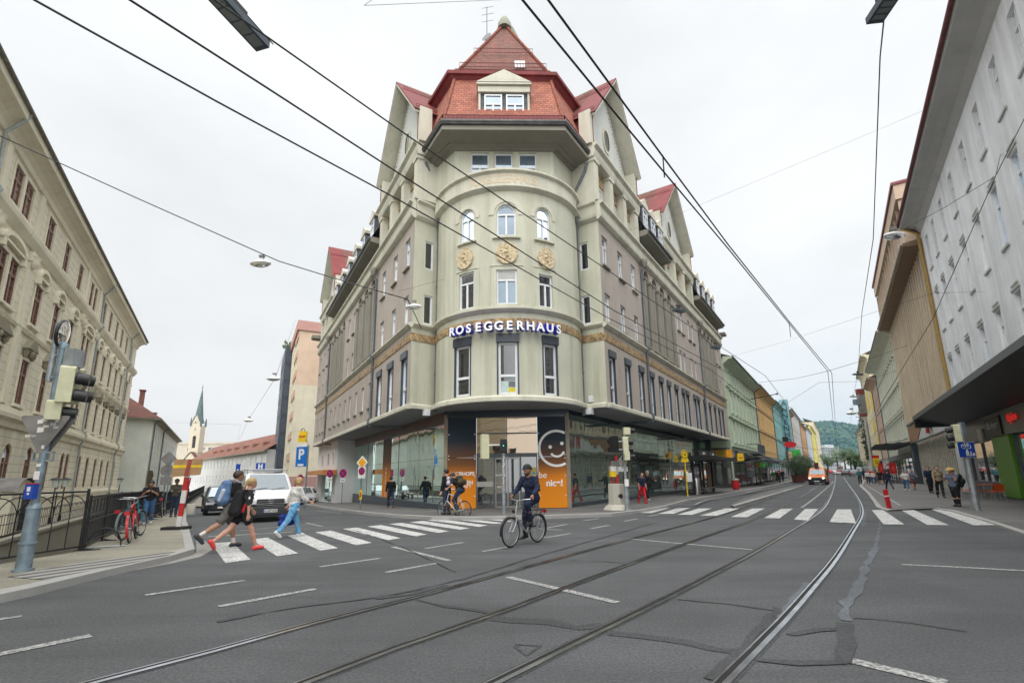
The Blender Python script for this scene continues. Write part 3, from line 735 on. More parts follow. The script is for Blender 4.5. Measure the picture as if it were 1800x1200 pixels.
for fr, up in ((FL, up_L), (FR_, up_R)):
    for a, b in up:
        win(fr, a, b, 9.02, 10.6, fm=M_WHITE, gm=M_PANE); win(fr, a, b, 12.1, 13.75, fm=M_WHITE, gm=M_PANE)
for a, b, c, d in ops[3:6]: win(BOW, a, b, c, d, fm=M_WHITE, gm=M_PANE[0] if a == -.5 else M_PANED[0], o=-.14, tr=(.70,))
for q in ops[6:]: win(BOW, *q[:4], arch=True, fm=M_WHITE, gm=M_PANE[0], o=-.14, tr=(.68,))
sh = MB(); sh.box(BOW, -.43, .36, -.12, -.09, 10.2, 10.66); put(sh, 'roller_blind', plain('grey_blind', (.42, .42, .41), .6))
for fr, a, b in ((FLK_L, .62, 1.12), (FLK_R, .12, .6)):
    for z in (9.0, 11.9): win(fr, a, b, z, z+1.5, fm=M_WHITE, gm=M_PANED[1], mull=0, tr=(), o=-.1)
# poster behind the middle first-floor window
po = MB(); po.box(BOW, -.38, .3, -.118, -.112, 5.12, 5.62, 0); po.box(BOW, 0, .3, -.111, -.108, 5.12, 5.34, 1); po.box(BOW, 0.0, .3, -.111, -.108, 5.36, 5.6, 2)
put(po, 'poster', [plain('pale_poster', (.45, .55, .52)), plain('yellow_poster', (.6, .5, .03)), plain('dark_poster', (.12, .14, .16))])
# medallions
md = MB()
for u, z in ((-.02, 11.48), (-2.06, 11.5), (1.86, 11.4)):
    n = 10; w2, h2 = (.5, .54) if u > -.5 and u < .5 else (.46, .54)
    pts = [(u+w2*math.sin(2*math.pi*(k+.5)/n), z+h2*math.cos(2*math.pi*(k+.5)/n)) for k in range(n)]
    md.poly(BOW, pts, 0, .1)
    # figure in relief
    for du, dz, r in ((0, .25, .075), (-.04, .05, .1), (.02, -.12, .09), (-.12, -.28, .06), (.13, -.27, .06), (.22, .1, .05), (-.24, .12, .05)):
        md.lathe(BOW.pt(u+du, .08, z+dz), [(r, 0), (r*.8, r*.4), (r*.3, r*.62), (0, r*.65)], 8, 0, True, ax=[a-b for a, b in zip(BOW.pt(u, 1, 0), BOW.pt(u, 0, 0))])
put(md, 'medallion', M_TERRA)
# carved name on the parapet
nm = 'ROSEGGERHAUS'
cv = MB(); sg = thing('lettering_sign', 'blue sided white letters ROSEGGERHAUS curving over the bow windows', 'sign', (-.1, 20.3, 7.9))
def bow_letter(ch, u, z, size, o, depth, bold):
    p = Vector(BOW.pt(u, o, z)); q = Vector(BOW.pt(u+.1, o, z))
    return text_mb(ch, size, p, q-p, depth=depth, bold=bold)
for i, ch in enumerate(nm):
    k = bow_letter(ch, -1.72+3.2*(i+.5)/12-.02, 15.0, .58, .102, .016, .008); cv.add(k.v, k.f)
put(cv, 'carved_name', stucco('pinkish_letters', (.60, .50, .36), amt=.4))
M_LB = plain('blue_letter_side', (.012, .02, .42), .35); M_LW = plain('white_letter_face', (.85, .86, .9), .4, var=.03)
for i, ch in enumerate(nm):
    u = -2.45+4.6*(i+.0)/11
    k = bow_letter(ch, u, 7.78, .54, .26, .26, .018); f = bow_letter(ch, u, 7.78, .54, .40, .02, .016)
    mb = MB(); mb.add(k.v, k.f, 0); mb.add(f.v, f.f, 1)
    o = mb.build('letter', [M_LB, M_LW], sg); o.matrix_parent_inverse = Matrix.Translation((.1, -20.3, -7.9))
# downpipes
def pipe(pts, r=.07, collars=()):
    mb = MB(); mb.tube(pts, r, 8)
    for p in collars: mb.lathe(p, [(r+.02, -.06), (r+.02, .06)], 8)
    return put(mb, 'downpipe', M_PIPE)
pl_ = Vector((-3.7, 23.1, 0)); pr_ = Vector((3.42, 23.12, 0))
pipe([(-4.35, 22.35, 17.6), (-4.2, 22.5, 17.2), (pl_.x, pl_.y, 16.2), (pl_.x, pl_.y, 15.7), (pl_.x, pl_.y-.25, 15.4), (pl_.x, pl_.y-.25, 14.4), (pl_.x, pl_.y, 14.2), (pl_.x, pl_.y, 9.1), (pl_.x, pl_.y-.15, 8.85), (pl_.x, pl_.y, 8.6), (pl_.x, pl_.y, 4.6)], .08, [(pl_.x, pl_.y, z) for z in (6.5, 11, 13)])
pipe([(4.05, 22.6, 17.6), (3.95, 22.7, 17.2), (pr_.x, pr_.y, 16.2), (pr_.x, pr_.y, 15.7), (pr_.x, pr_.y-.25, 15.4), (pr_.x, pr_.y-.25, 14.4), (pr_.x, pr_.y, 14.2), (pr_.x, pr_.y, 9.1), (pr_.x, pr_.y-.15, 8.85), (pr_.x, pr_.y, 8.6), (pr_.x, pr_.y, 4.4)], .08, [(pr_.x, pr_.y, z) for z in (6.5, 11, 13)])
for fr, u in ((FL, 7.3), (FL, 24.5), (FR_, 6.3), (FR_, 21.2)):
    pipe([fr.pt(u, .3, 14.1), fr.pt(u, .1, 13.8), fr.pt(u, .1, 9.1), fr.pt(u, .27, 8.9), fr.pt(u, .1, 8.6), fr.pt(u, .1, 5.1), fr.pt(u, .22, 4.95), fr.pt(u, .2, 4.6), fr.pt(u, -.2, 4.55), fr.pt(u, -2.2, 4.6)], .075, [fr.pt(u, .1, z) for z in (7, 12)])
    hm = MB(); hm.lathe(fr.pt(u, .3, 14.05), [(.1, 0), (.2, .25), (.22, .5), (.1, .55)], 8); put(hm, 'rain_head', M_DARKST)
# --- temple fronts and gables over the wings
def wing(fr, a, b, zz=0., rr=0):
    mid = (a+b)/2; T = MB()
    nb = 3; pw = .55
    bays = [(a+pw+i*(b-a-pw)/nb, a+(i+1)*(b-a-pw)/nb) for i in range(nb)]
    ops2 = [(p+.28, q-.28, 15.62, 16.95) for p, q in bays]
    wall(T, fr, a, b, 15.4, 17.95, ops2, .15, o=-.4)
    T.quad(fr.pt(a, -.4, 15.44), fr.pt(b, -.4, 15.44), fr.pt(b, .1, 15.44), fr.pt(a, .1, 15.44))
    put(T, 'wall', stucco('pale_attic_render', (.52, .53, .47), amt=.5))
    G = MB()
    for p, q in bays: G.box(fr, p, q, -.4, -.34, 17.15, 17.9)
    put(G, 'mosaic_panel', M_GOLD)
    K = MB()
    for i in range(nb+1):
        u = a+i*(b-a-pw)/nb
        K.box(fr, u, u+pw, -.45, .02, 15.44, 17.9); K.box(fr, u+.12, u+pw-.12, .02, .05, 15.6, 17.6); K.box(fr, u-.06, u+pw+.06, -.45, .09, 17.7, 17.9)
    for u in (a, b): K.box(fr, u-.02 if u == a else u-.5, u+.5 if u == a else u+.02, -6, -.45, 15.42, 18.0)
    K.ext(fr, [(-.5, 17.9), (.08, 17.9), (.14, 18.1), (.14, 18.4), (.3, 18.5), (.3, 18.62), (-.5, 18.7)], a-.15, b+.15)
    put(K, 'pilaster_order', M_CREAM)
    for q in ops2: win(fr, *q, o=-.5, fm=M_WHITE, gm=M_PANE)
    # gable wall, set back in its deep verge
    Wd = (b-a)/2; zs, za = 20.1, 24.6
    g = MB(); r0 = .55
    hole = [(mid+.42*math.cos(2*math.pi*k/20), 21.2+.68*math.sin(2*math.pi*k/20)) for k in range(20)]
    out_ = [(a, 18.6), (b, 18.6), (b, zs), (mid, za), (a, zs)]
    g.poly(fr, out_, -.75, -.55)
    put(g, 'gable_wall', stucco('pale_gable_render', (.56, .58, .54), amt=.45))
    ov = MB(); 
    for k in range(20):
        k2 = (k+1) % 20
        ex = lambda p, s_: (mid+(p[0]-mid)*s_, 21.2+(p[1]-21.2)*s_)
        i0, i1, o0, o1 = hole[k], hole[k2], ex(hole[k], 1.28), ex(hole[k2], 1.28)
        ov.quad(fr.pt(*[i0[0], -.47, i0[1]]), fr.pt(i1[0], -.47, i1[1]), fr.pt(o1[0], -.47, o1[1]), fr.pt(o0[0], -.47, o0[1])); ov.quad(fr.pt(o0[0], -.47, o0[1]), fr.pt(o1[0], -.47, o1[1]), fr.pt(o1[0], -.56, o1[1]), fr.pt(o0[0], -.56, o0[1]))
    wv = put(ov, 'oval_window', M_CREAM); pn = MB(); pn.add([fr.pt(u, -.5, z) for u, z in hole], [tuple(range(20))]); pn.build('pane', M_PANED[1], wv)
    # verge: thick slanting slabs
    V = MB(); sl_ = (za-zs)/Wd; ev = .14
    for s_ in (-1, 1):
        A = (mid, za+.55); B = (mid+s_*(Wd+ev), zs-ev*sl_+.55)
        A2 = (mid, za+.36); B2 = (mid+s_*(Wd+ev), zs-ev*sl_+.36)
        V.poly(fr, [A, B, B2, A2], -.6, .32)
        # side pieces that carry the verge down to the entablature
        V.box(fr, mid+s_*Wd-.3, mid+s_*Wd-.02, -.6, .06, 18.6, zs+.5)
        # bead moulding
        for k in range(26):
            f = (k+.5)/26; V.lathe(fr.pt(mid+s_*Wd*f*.9, -.52, za-.35-(za-zs)*f*.98+.12), [(.05, -.05), (.05, .05)], 5)
    put(V, 'verge', M_CREAM)
    Rf = MB()
    for s_ in (-1, 1):
        A = (mid, za+.62); B = (mid+s_*(Wd+ev+.1), zs-(ev+.1)*sl_+.62)
        for o0, o1, m in ((.34, -1.1, 1), (-1.1, -8, 0)):
            Rf.quad(fr.pt(A[0], o0, A[1]), fr.pt(B[0], o0, B[1]), fr.pt(B[0], o1, B[1]), fr.pt(A[0], o1, A[1]), m)
        Rf.quad(fr.pt(A[0], .34, A[1]), fr.pt(B[0], .34, B[1]), fr.pt(B[0], .34, B[1]-.1), fr.pt(A[0], .34, A[1]-.1), 1)
        u = mid+s_*(Wd+.02)
        Rf.quad(fr.pt(u, .1, 18.0), fr.pt(u, -8, 18.0), fr.pt(u, -8, zs+.5), fr.pt(u, .1, zs+.5), 1)      # sheet-metal cheek
        for k in range(5): Rf.box(fr, u-.03 if s_ < 0 else u, u if s_ < 0 else u+.03, -.2-k*1.1, -.16-k*1.1, 18.0, zs+.1, 1)
        # snow guards
        for f in (.28, .93):
            q = lambda o: fr.pt(A[0]+(B[0]-A[0])*f, o, A[1]+(B[1]-A[1])*f+.16)
            Rf.tube([q(0.2), q(-6)], .018, 4, 2); Rf.tube([(x, y, z-.12) for x, y, z in (q(.2), q(-6))], .018, 4, 2)
            for k in range(24): p = q(.2-k*.26); Rf.tube([p, (p[0], p[1], p[2]-.18)], .012, 3, 2, False, False)
    put(Rf, 'gable_roof', [M_TILE, M_MAROON, M_RAILRED])
wing(FL, -.2, 7.3); wing(FL, 24.4, 31.9); wing(FR_, -.2, 6.6); wing(FR_, 12.0, 20.6)
# eaves, recessed attic and mansards between the wings
def mansard(fr, a, b, dorm):
    A = MB(); op = []
    n = max(2, int((b-a)/1.7)); w1 = (b-a)/n
    for i in range(n): op.append((a+w1*i+.5, a+w1*i+1.2, 15.5, 16.15))
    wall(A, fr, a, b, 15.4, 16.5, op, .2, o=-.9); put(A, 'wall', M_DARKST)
    for q in op[:14]: win(fr, *q, o=-1.05, fm=M_WHITE, gm=M_PANED)
    e = MB(); e.ext(fr, [(-.9, 16.2), (.3, 16.36), (.55, 16.4), (.58, 16.68), (.4, 16.72), (-.9, 16.72)], a, b); put(e, 'eaves', M_DARKST)
    gt = MB(); gt.tube([fr.pt(a, .62, 16.64), fr.pt(b, .62, 16.64)], .09, 8); put(gt, 'gutter', M_PIPE)
    r = MB(); r.quad(fr.pt(a, .5, 16.74), fr.pt(b, .5, 16.74), fr.pt(b, -1.3, 19.8), fr.pt(a, -1.3, 19.8)); r.quad(fr.pt(a, -1.3, 19.8), fr.pt(b, -1.3, 19.8), fr.pt(b, -6.5, 22.6), fr.pt(a, -6.5, 22.6))
    put(r, 'mansard_roof', M_TILE)
    for u in dorm:
        d = MB(); o0 = .12
        d.poly(fr, [(u-.62, 16.8), (u+.62, 16.8), (u+.62, 18.7), (u-.62, 18.7)], -1.6, o0, 1)
        d.box(fr, u-.74, u+.74, -1.6, o0+.12, 18.7, 18.86, 0); d.poly(fr, [(u-.78, 18.86), (u+.78, 18.86), (u, 19.45)], -1.8, o0+.1, 0)
        do = put(d, 'dormer', [M_CREAM, M_SLATE])
        w_ = window(do, fr, u-.42, u+.42, 17.15, 18.6, o=o0+.02, fm=M_WHITE, gm=M_PANE[0])
mansard(FL, 7.4, 24.3, (8.9, 11.6, 14.3, 17.0, 19.7, 22.4)); mansard(FR_, 6.7, 11.9, (7.7, 9.35, 11.0)); mansard(FR_, 20.7, 31.2, (22.2, 24.4, 26.6, 28.8))
e = MB(); e.ext(FL, [(-3, 16.2), (.8, 16.3), (.85, 16.6), (-3, 16.8)], 32.0, 33.2); e.ext(FR_, [(-3, 15.6), (.6, 15.7), (.6, 15.95), (-3, 16.0)], 31.2, 32.2); put(e, 'eaves', M_DARKST)
# --- front attic over the bow and the octagonal roof
AW = [(-3.87, 22.75), (-2.72, 21.4), (2.18, 21.55), (3.45, 23.35)]
aw = MB(); fa = Fr(AW[1], (AW[2][0]-AW[1][0], AW[2][1]-AW[1][1]), (.03, -1))
aops = [(.8, 1.7, 15.9, 17.45), (1.98, 2.88, 15.9, 17.45), (3.18, 4.08, 15.9, 17.45)]
wall(aw, fa, 0, 4.905, 14.8, 17.65, aops, .2)
for p, q in ((AW[0], AW[1]), (AW[2], AW[3])): aw.quad((*p, 14.8), (*q, 14.8), (*q, 17.65), (*p, 17.65))
aw.add([(*p, 15.1) for p in AW]+[(*BOW.pt(4.8-9.6*i/20, 0, 0)[:2], 15.1) for i in range(21)], [tuple(range(25))])
put(aw, 'wall', M_GREEN)
for q in aops: win(fa, *q, o=-.16, tr=(.5,), fm=M_WHITE, gm=M_PANE[0])
EV = [(-4.62, 22.45), (-3.22, 20.15), (2.73, 20.32), (4.25, 22.62)]
def ring(mb, P, Q, zp, zq_, m=0):
    for i in range(len(P)-1): mb.quad((*P[i], zp), (*P[i+1], zp), (*Q[i+1], zq_), (*Q[i], zq_), m)
def scl(P, k, c=(-.2, 25)): return [(c[0]+(x-c[0])*k, c[1]+(y-c[1])*k) for x, y in P]
ea = MB()
ring(ea, AW, scl(AW, 1.04), 17.5, 17.52); ring(ea, scl(AW, 1.04), scl(AW, 1.04), 17.52, 17.6); ring(ea, scl(AW, 1.04), scl(AW, 1.1), 17.6, 17.64); ring(ea, scl(AW, 1.1), scl(AW, 1.1), 17.64, 17.72)
ring(ea, scl(AW, 1.1), scl(EV, .99), 17.72, 17.8); ring(ea, scl(EV, .99), scl(EV, .99), 17.8, 18.05); ring(ea, scl(EV, .99), EV, 18.05, 18.15)
for p in (EV[0], EV[3]): pass
put(ea, 'eaves', M_DARKST)
gt = MB(); gt.tube([(x, y, 18.2) for x, y in EV], .11, 8); gt.tube([(x, y, 18.1) for x, y in EV], .07, 6); put(gt, 'gutter', plain('dark_gutter', (.07, .07, .065), .6, ns=3, var=.4))
E2 = scl(EV, .985); MT = [(-4.25, 24.2), (-2.84, 22.0), (2.24, 22.2), (3.97, 24.8)]
rf = MB(); ring(rf, E2, MT, 18.2, 22.4)
put(rf, 'mansard_roof', M_TILE_B)
mc = MB(); M1 = scl(MT, 1.0); M2 = scl(MT, 1.09); M3 = scl(MT, 1.13)
ring(mc, scl(MT, 1.03), M2, 22.0, 22.25); ring(mc, M2, M3, 22.25, 22.3); ring(mc, M3, M3, 22.3, 22.5); ring(mc, M3, scl(MT, .93), 22.5, 22.85); ring(mc, scl(E2, .985), scl(E2, .97), 18.22, 18.75)
# sheet-metal hips
put(mc, 'maroon_cornice', M_MAROON)
hp = MB()
for i in (1, 2):
    A, B = Vector((*E2[i], 18.08)), Vector((*MT[i], 22.3)); n = 26
    for k in range(n):
        p = A.lerp(B, k/n); q = A.lerp(B, (k+1.25)/n)
        hp.tube([p+Vector((0, 0, .03)), q+Vector((0, 0, .09))], [.11, .085], 8)
put(hp, 'hip_tiles', M_TILE_B)
def guard(P, z, h, name, step=.2, par=None):
    g = MB()
    for i in range(len(P)-1):
        a, b = Vector((*P[i], z)), Vector((*P[i+1], z)); L = (b-a).length; n = int(L/step)
        for zz in (.1, h): g.tube([a+Vector((0, 0, zz)), b+Vector((0, 0, zz))], .03, 4, cap=False)
        for k in range(n+1): p = a.lerp(b, k/n); g.tube([p, p+Vector((0, 0, h))], .022, 3, cap=False, sm=False)
    put(g, name, M_RAILRED)
guard(scl(EV, .985), 18.2, .42, 'snow_guard')
guard(scl(MT, .99), 22.55, .38, 'snow_guard', .16)
# upper hipped roof with plastered rear gable and cap
B0 = [(-2.72, 22.05), (2.15, 22.2)]; T0 = [(-.42, 24.35), (-.02, 24.36)]; zb, zt = 22.75, 28.0
up_ = MB(); up_.add([(*B0[0], zb), (*B0[1], zb), (*T0[1], zt), (*T0[0], zt)], [(0, 1, 2, 3)])
up_.add([(*B0[0], zb), (*T0[0], zt), (-.4, 29.5, zt), (-4, 29.5, zb)], [(0, 1, 2, 3)]); up_.add([(*B0[1], zb), (*T0[1], zt), (0, 29.5, zt), (3.4, 29.5, zb)], [(0, 1, 2, 3)])
put(up_, 'tiled_spire_roof', M_TILE)
hp = MB()
for a, b in zip(B0, T0):
    A, B = Vector((*a, zb)), Vector((*b, zt)); n = 34
    for k in range(n):
        hp.tube([A.lerp(B, k/n)+Vector((0, 0, .02)), A.lerp(B, (k+1.2)/n)+Vector((0, 0, .07))], [.1, .075], 7)
put(hp, 'hip_tiles', M_TILE_B)
cap_ = MB(); fc = Fr((-.2, 24.5), (1, .02), (0, -1))
cap_.poly(fc, [(-2.1, 24.4), (-.55, 28.3), (-.25, 29.0), (.2, 29.1), (.55, 28.6), (1.15, 27.2), (2.2, 24.4)], -.9, -.35)
cap_.lathe((-.2, 24.5, 28.1), [(.42, 0), (.4, .35), (.22, .75), (0, .85)], 12)
put(cap_, 'roof_cap', stucco('grey_green_cap', (.27, .28, .22), amt=.6))
sgd = MB()
for f in (.36, .05):
    a = Vector((*B0[0], zb)).lerp(Vector((*T0[0], zt)), f); b = Vector((*B0[1], zb)).lerp(Vector((*T0[1], zt)), f); n = int((b-a).length/.15)
    for zz in (.05, .3): sgd.tube([a+Vector((0, -.16, zz)), b+Vector((0, -.16, zz))], .02, 4)
    for k in range(n+1): p = a.lerp(b, k/n)+Vector((0, -.16, 0)); sgd.tube([p, p+Vector((0, 0, .32))], .012, 3, cap=False)
put(sgd, 'snow_guard', M_RAILRED)
sk = MB(); sk.box(Fr((.62, 22.25), (1, .03), (0, -1)), -.28, .28, -.25, .12, 23.05, 23.5); put(sk, 'skylight', M_WHITE)
# attic dormer
fd = Fr((-.23, 20.85), (1, .03), (.03, -1)); dm = MB()
dm.poly(fd, [(-1.22, 18.1), (1.22, 18.1), (1.22, 20.3), (-1.22, 20.3)], -2.2, 0, 1)
dm.box(fd, -1.3, 1.3, -2., .14, 20.3, 20.62, 0); dm.ext(fd, [(0, 20.62), (.24, 20.66), (.24, 20.76), (0, 20.8)], -1.36, 1.36, 0)
dm.poly(fd, [(-1.38, 20.78), (1.38, 20.78), (0, 21.5)], -2.2, .26, 0); dm.poly(fd, [(-1.0, 20.9), (1.0, 20.9), (0, 21.36)], .2, .264, 0)
for s_ in (-1, 1): dm.box(fd, s_*1.22-.05, s_*1.22+.05, -2, .05, 18.1, 20.3, 0)
dm.quad(fd.pt(-1.36, .24, 20.84), fd.pt(0, .24, 21.56), fd.pt(0, -2.2, 21.56), fd.pt(-1.36, -2.2, 20.84), 2); dm.quad(fd.pt(1.36, .24, 20.84), fd.pt(0, .24, 21.56), fd.pt(0, -2.2, 21.56), fd.pt(1.36, -2.2, 20.84), 2)
dmo = put(dm, 'dormer', [M_CREAM, M_SLATE, M_MAROON])
for a in (-.98, .1): window(dmo, fd, a, a+.88, 18.55, 20.2, o=.02, tr=(.66,), fm=M_WHITE, gm=M_PANE[0])
# antenna and dish
an = MB(); an.tube([(-1.25, 24.2, 26.5), (-1.25, 24.2, 29.4)], .025, 5)
for z in (28.3, 28.8, 29.3): an.tube([(-1.55, 24.2, z), (-.85, 24.2, z+.15)], .014, 4)
an.lathe((-1.2, 24.1, 27.0), [(0, .0), (.2, .04), (.32, .13)], 14, 0, True, (-.5, -.8, .3)); put(an, 'roof_aerial', M_GREY)
# --- glazed shop floor
shp = MB(); fE = Fr((-3.17, 23.6), (5.72, -.3), (-.052, -.998)); LE = 5.728
shp.box(fE, -.15, LE+.15, -.2, .12, 4.58, 4.76); shp.box(fE, -.05, LE+.05, -.16, .05, 4.4, 4.58)
put(shp, 'shop_fascia', M_NAVY)
for a, b in ((.02, 1.4), (4.36, 5.7)):
    p = MB(); p.box(fE, a, b, -.08, .03, 2.5, 4.56); p.box(fE, a, b, -.08, .03, .14, 2.485); po_ = put(p, 'printed_panel', M_OMBRE)
    s_ = MB()
    for u in (a+.06, b-.06):
        for z in (.7, 1.6, 2.42, 2.58, 3.6, 4.5): s_.disc(fE.pt(u, .035, z), (fE.n[0], fE.n[1], 0), .03, .02, 10)
    s_.build('fixing', M_WHITE, po_)
p = MB()
for u in (-.16, LE-.02): p.box(fE, u, u+.18, -.1, .05, .12, 4.56)
put(p, 'corner_post', M_BEIGEPOST)
dg_ = MB(); ex0, ex1 = 1.42, 4.34
dg_.quad(fE.pt(ex0, -.12, .14), fE.pt(ex1, -.12, .14), fE.pt(ex1, -.12, 2.6), fE.pt(ex0, -.12, 2.6), 1)
dg_.quad(fE.pt(ex0, -.06, 2.68), fE.pt(ex1, -.06, 2.68), fE.pt(ex1, -.06, 4.5), fE.pt(ex0, -.06, 4.5), 0)
put(dg_, 'entrance_glazing', [glass('amber_glass', (.06, .035, .015), .30, .02, .03, (1, .8, .6)), M_DOORGL])
df = MB()
for z in (2.6, 3.6, 4.46): df.box(fE, ex0, ex1, -.12, -.02, z, z+.06)
df.box(fE, ex0, ex1, -.11, -.03, 2.5, 2.68)
for u in (ex0, 2.25, 3.5, ex1-.06): df.box(fE, u, u+.06, -.14, -.03, .14, 2.5)
df.box(fE, (ex0+ex1)/2-.02, (ex0+ex1)/2+.02, -.12, -.03, 2.68, 4.46)
put(df, 'entrance_frame', M_GREY)
dr_ = MB(); dr_.box(fE, 2.3, 3.5, -.1, -.05, .14, .22); dr_.box(fE, 2.3, 3.5, -.1, -.05, 2.4, 2.48); dr_.box(fE, 2.88, 2.94, -.1, -.05, .2, 2.4); dr_.box(fE, 2.31, 2.36, -.1, -.05, .2, 2.4); dr_.box(fE, 3.44, 3.49, -.1, -.05, .2, 2.4)
do_ = put(dr_, 'door', plain('steel_door', (.35, .35, .34), .3, .6)); h_ = MB(); h_.box(fE, 2.62, 2.68, -.06, 0, 1.05, 1.4); h_.build('handle', M_ORANGE, do_)
bx = MB()
for a, b in ((ex0+.02, 2.22), (3.62, ex1-.02)):
    bx.box(fE, a, b, -.14, -.0, 1.12, 1.36); bx.disc(fE.pt(a+.25, 0.0, 1.24), (fE.n[0], fE.n[1], 0), .03, .02); bx.disc(fE.pt(b-.25, .0, 1.24), (fE.n[0], fE.n[1], 0), .025, .02)
put(bx, 'letter_panel', plain('brushed_steel', (.45, .43, .39), .35, .5))
ps = MB(); ps.box(fE, 4.0, 4.26, -.1, -.085, 1.55, 2.0, 0); ps.disc(fE.pt(4.13, -.08, 1.72), (fE.n[0], fE.n[1], 0), .08, .012, 14, 1); ps.box(fE, 3.56, 3.74, -.1, -.085, 1.3, 1.75, 2); put(ps, 'door_poster', [plain('gold_poster', (.5, .36, .06)), plain('teal_dot', (.1, .35, .45)), plain('sky_poster', (.5, .62, .7))])
# lettering and smiley on the panels
M_PW = plain('white_print', (.92, .92, .9), .5, var=.04)
tx = MB()
def etext(s_, u, z, size, bold, center=True, space=1., shear=0.):
    k = text_mb(s_, size, fE.pt(u, .036, z), (*fE.d, 0), depth=.008, bold=bold*.5, center=center, space=space, shear=shear); tx.add(k.v, k.f)
etext('NICE', .16, 1.66, .235, 0, False); etext('SHOPS', .63, 1.66, .235, .012, False)
etext('DATEN', .5, 1.25, .23, .012, False); etext('KRAFT', .5, 1.07, .23, .0, False)
ringp = [fE.pt(.33+.17*math.cos(2*math.pi*k/24), .036, 1.2+.2*math.sin(2*math.pi*k/24)) for k in range(25)]; tx.tube(ringp, .022, 5)
etext('be', 4.56, 1.5, .42, .0, True, shear=.12); etext('nice!', 5.12, 1.13, .42, .026)
cu_, cz_ = 5.26, 2.88
def arc(r, a0, a1, w, n=30, du=0, dz=0):
    for k in range(n):
        q0, q1 = R_(a0+(a1-a0)*k/n), R_(a0+(a1-a0)*(k+1)/n)
        P = lambda rr, q: fE.pt(cu_+du+rr*math.cos(q), .04, cz_+dz+rr*math.sin(q))
        tx.quad(P(r-w/2, q0), P(r+w/2, q0), P(r+w/2, q1), P(r-w/2, q1))
arc(.82, 60, 300, .115, 60); arc(.34, 215, 340, .1, 20, .02, -.05)
for du, dz in ((-.3, .06), (.26, .22)): tx.disc(fE.pt(cu_+du, .04, cz_+dz), (fE.n[0], fE.n[1], 0), .085, .01)
put(tx, 'panel_lettering', M_PW)
dt = MB()
for z, s_ in ((1.62, 'NICESHOPS'), (1.08, 'SHOP.EU')): k = text_mb(s_, .1, fE.pt(2.6, -.04, z), (*fE.d, 0), depth=.004, bold=.003); dt.add(k.v, k.f)
put(dt, 'door_lettering', M_PW)
# side glazing with joints
for fr, us, L in ((GL, [0, 2.1, 4.25, 6.26, 8.08, 9.88, 11.77, 14.0, 16.3, 18.5, 20.7, 22.9], 25), (GR, [0, 1.9, 3.6, 5.4, 7.1, 9.0, 10.8, 12.6, 14.4, 16.2, 18., 19.8, 21.6, 23.4, 25.2, 27., 28.8], 30.5)):
    us = us+[L]
    for i in range(len(us)-1):
        if fr is GL and us[i] == 9.88:
            p = MB(); p.box(fr, us[i]+.01, us[i+1]-.01, -.05, .02, -.6, 2.5); p.box(fr, us[i]+.01, us[i+1]-.01, -.05, .02, 2.515, 4.15); put(p, 'printed_panel', ombre('printed_side_panel', -.5, 4.6)); continue
        tl_ = random.uniform(-.012, .012); g = MB()
        for z0, z1 in ((-.7 if fr is GL else .1, 2.5), (2.515, 4.5 if fr is GR else 4.15)):
            g.quad(fr.pt(us[i]+.008, tl_, z0), fr.pt(us[i+1]-.008, -tl_, z0), fr.pt(us[i+1]-.008, -tl_, z1), fr.pt(us[i]+.008, tl_, z1))
        put(g, 'shop_window', M_SGLASS)
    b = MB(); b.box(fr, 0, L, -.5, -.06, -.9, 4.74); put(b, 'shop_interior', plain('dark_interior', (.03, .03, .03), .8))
    b = MB(); b.box(fr, 0, L, -.03, .05, -.9, .3); b.box(fr, 0, L, -.04, .06, 4.5 if fr is GR else 4.15, 4.74, 1); put(b, 'shop_plinth', [plain('blue_grey_plinth', (.06, .075, .09), .4), M_BROWNB if fr is GL else M_NAVY])
vt = MB()
for i, ch in enumerate('SMARTLIVING'):
    k = text_mb(ch, .26, GL.pt(10.82, .03, 2.05-i*.24), (-DL[0], -DL[1], 0), depth=.006, bold=.006); vt.add(k.v, k.f)
put(vt, 'panel_lettering', M_PW)
# white rear part of the shop floor with small windows and an orange canopy
wr = MB(); fW = FL.sub(0, -.55); ops4 = [(22.7, 23.5, 2.7, 3.75), (25.2, 26.1, 2.7, 3.75), (28.6, 29.4, 2.7, 3.75)]
wall(wr, fW, 21.2, 32, -1.2, 4.74, ops4+[(21.6, 22.3, .2, 4.3), (22.9, 28.6, -.5, 1.75)], .2)
wr.quad(fW.pt(21.2, 0, -1.2), fW.pt(21.2, -2.2, -1.2), fW.pt(21.2, -2.2, 4.74), fW.pt(21.2, 0, 4.74)); put(wr, 'wall', stucco('white_shop_wall', (.66, .66, .66), amt=.25))
for q in ops4: win(fW, *q, fm=M_GREY, gm=M_PANED[0], mull=0, tr=())
g = MB(); g.quad(fW.pt(21.6, -.18, .2), fW.pt(22.3, -.18, .2), fW.pt(22.3, -.18, 4.3), fW.pt(21.6, -.18, 4.3)); g.quad(fW.pt(22.9, -.18, -.6), fW.pt(28.6, -.18, -.6), fW.pt(28.6, -.18, 1.75), fW.pt(22.9, -.18, 1.75)); put(g, 'shop_window', M_SGLASS)
cn = MB(); cn.box(fW, 20.8, 31.8, .02, 1.1, 1.86, 2.25); put(cn, 'shop_canopy', plain('orange_wood', (.5, .2, .05), .5, var=.25))
# security lamp, alarm boxes
ab = MB(); ab.box(FLK_R, .3, .52, 0, .12, 5.05, 5.35); ab.box(FLK_L, .7, .95, .02, .3, 4.45, 4.73); ab.box(FLK_R, .2, .5, .02, .3, 4.45, 4.73); put(ab, 'wall_box', M_WHITE)
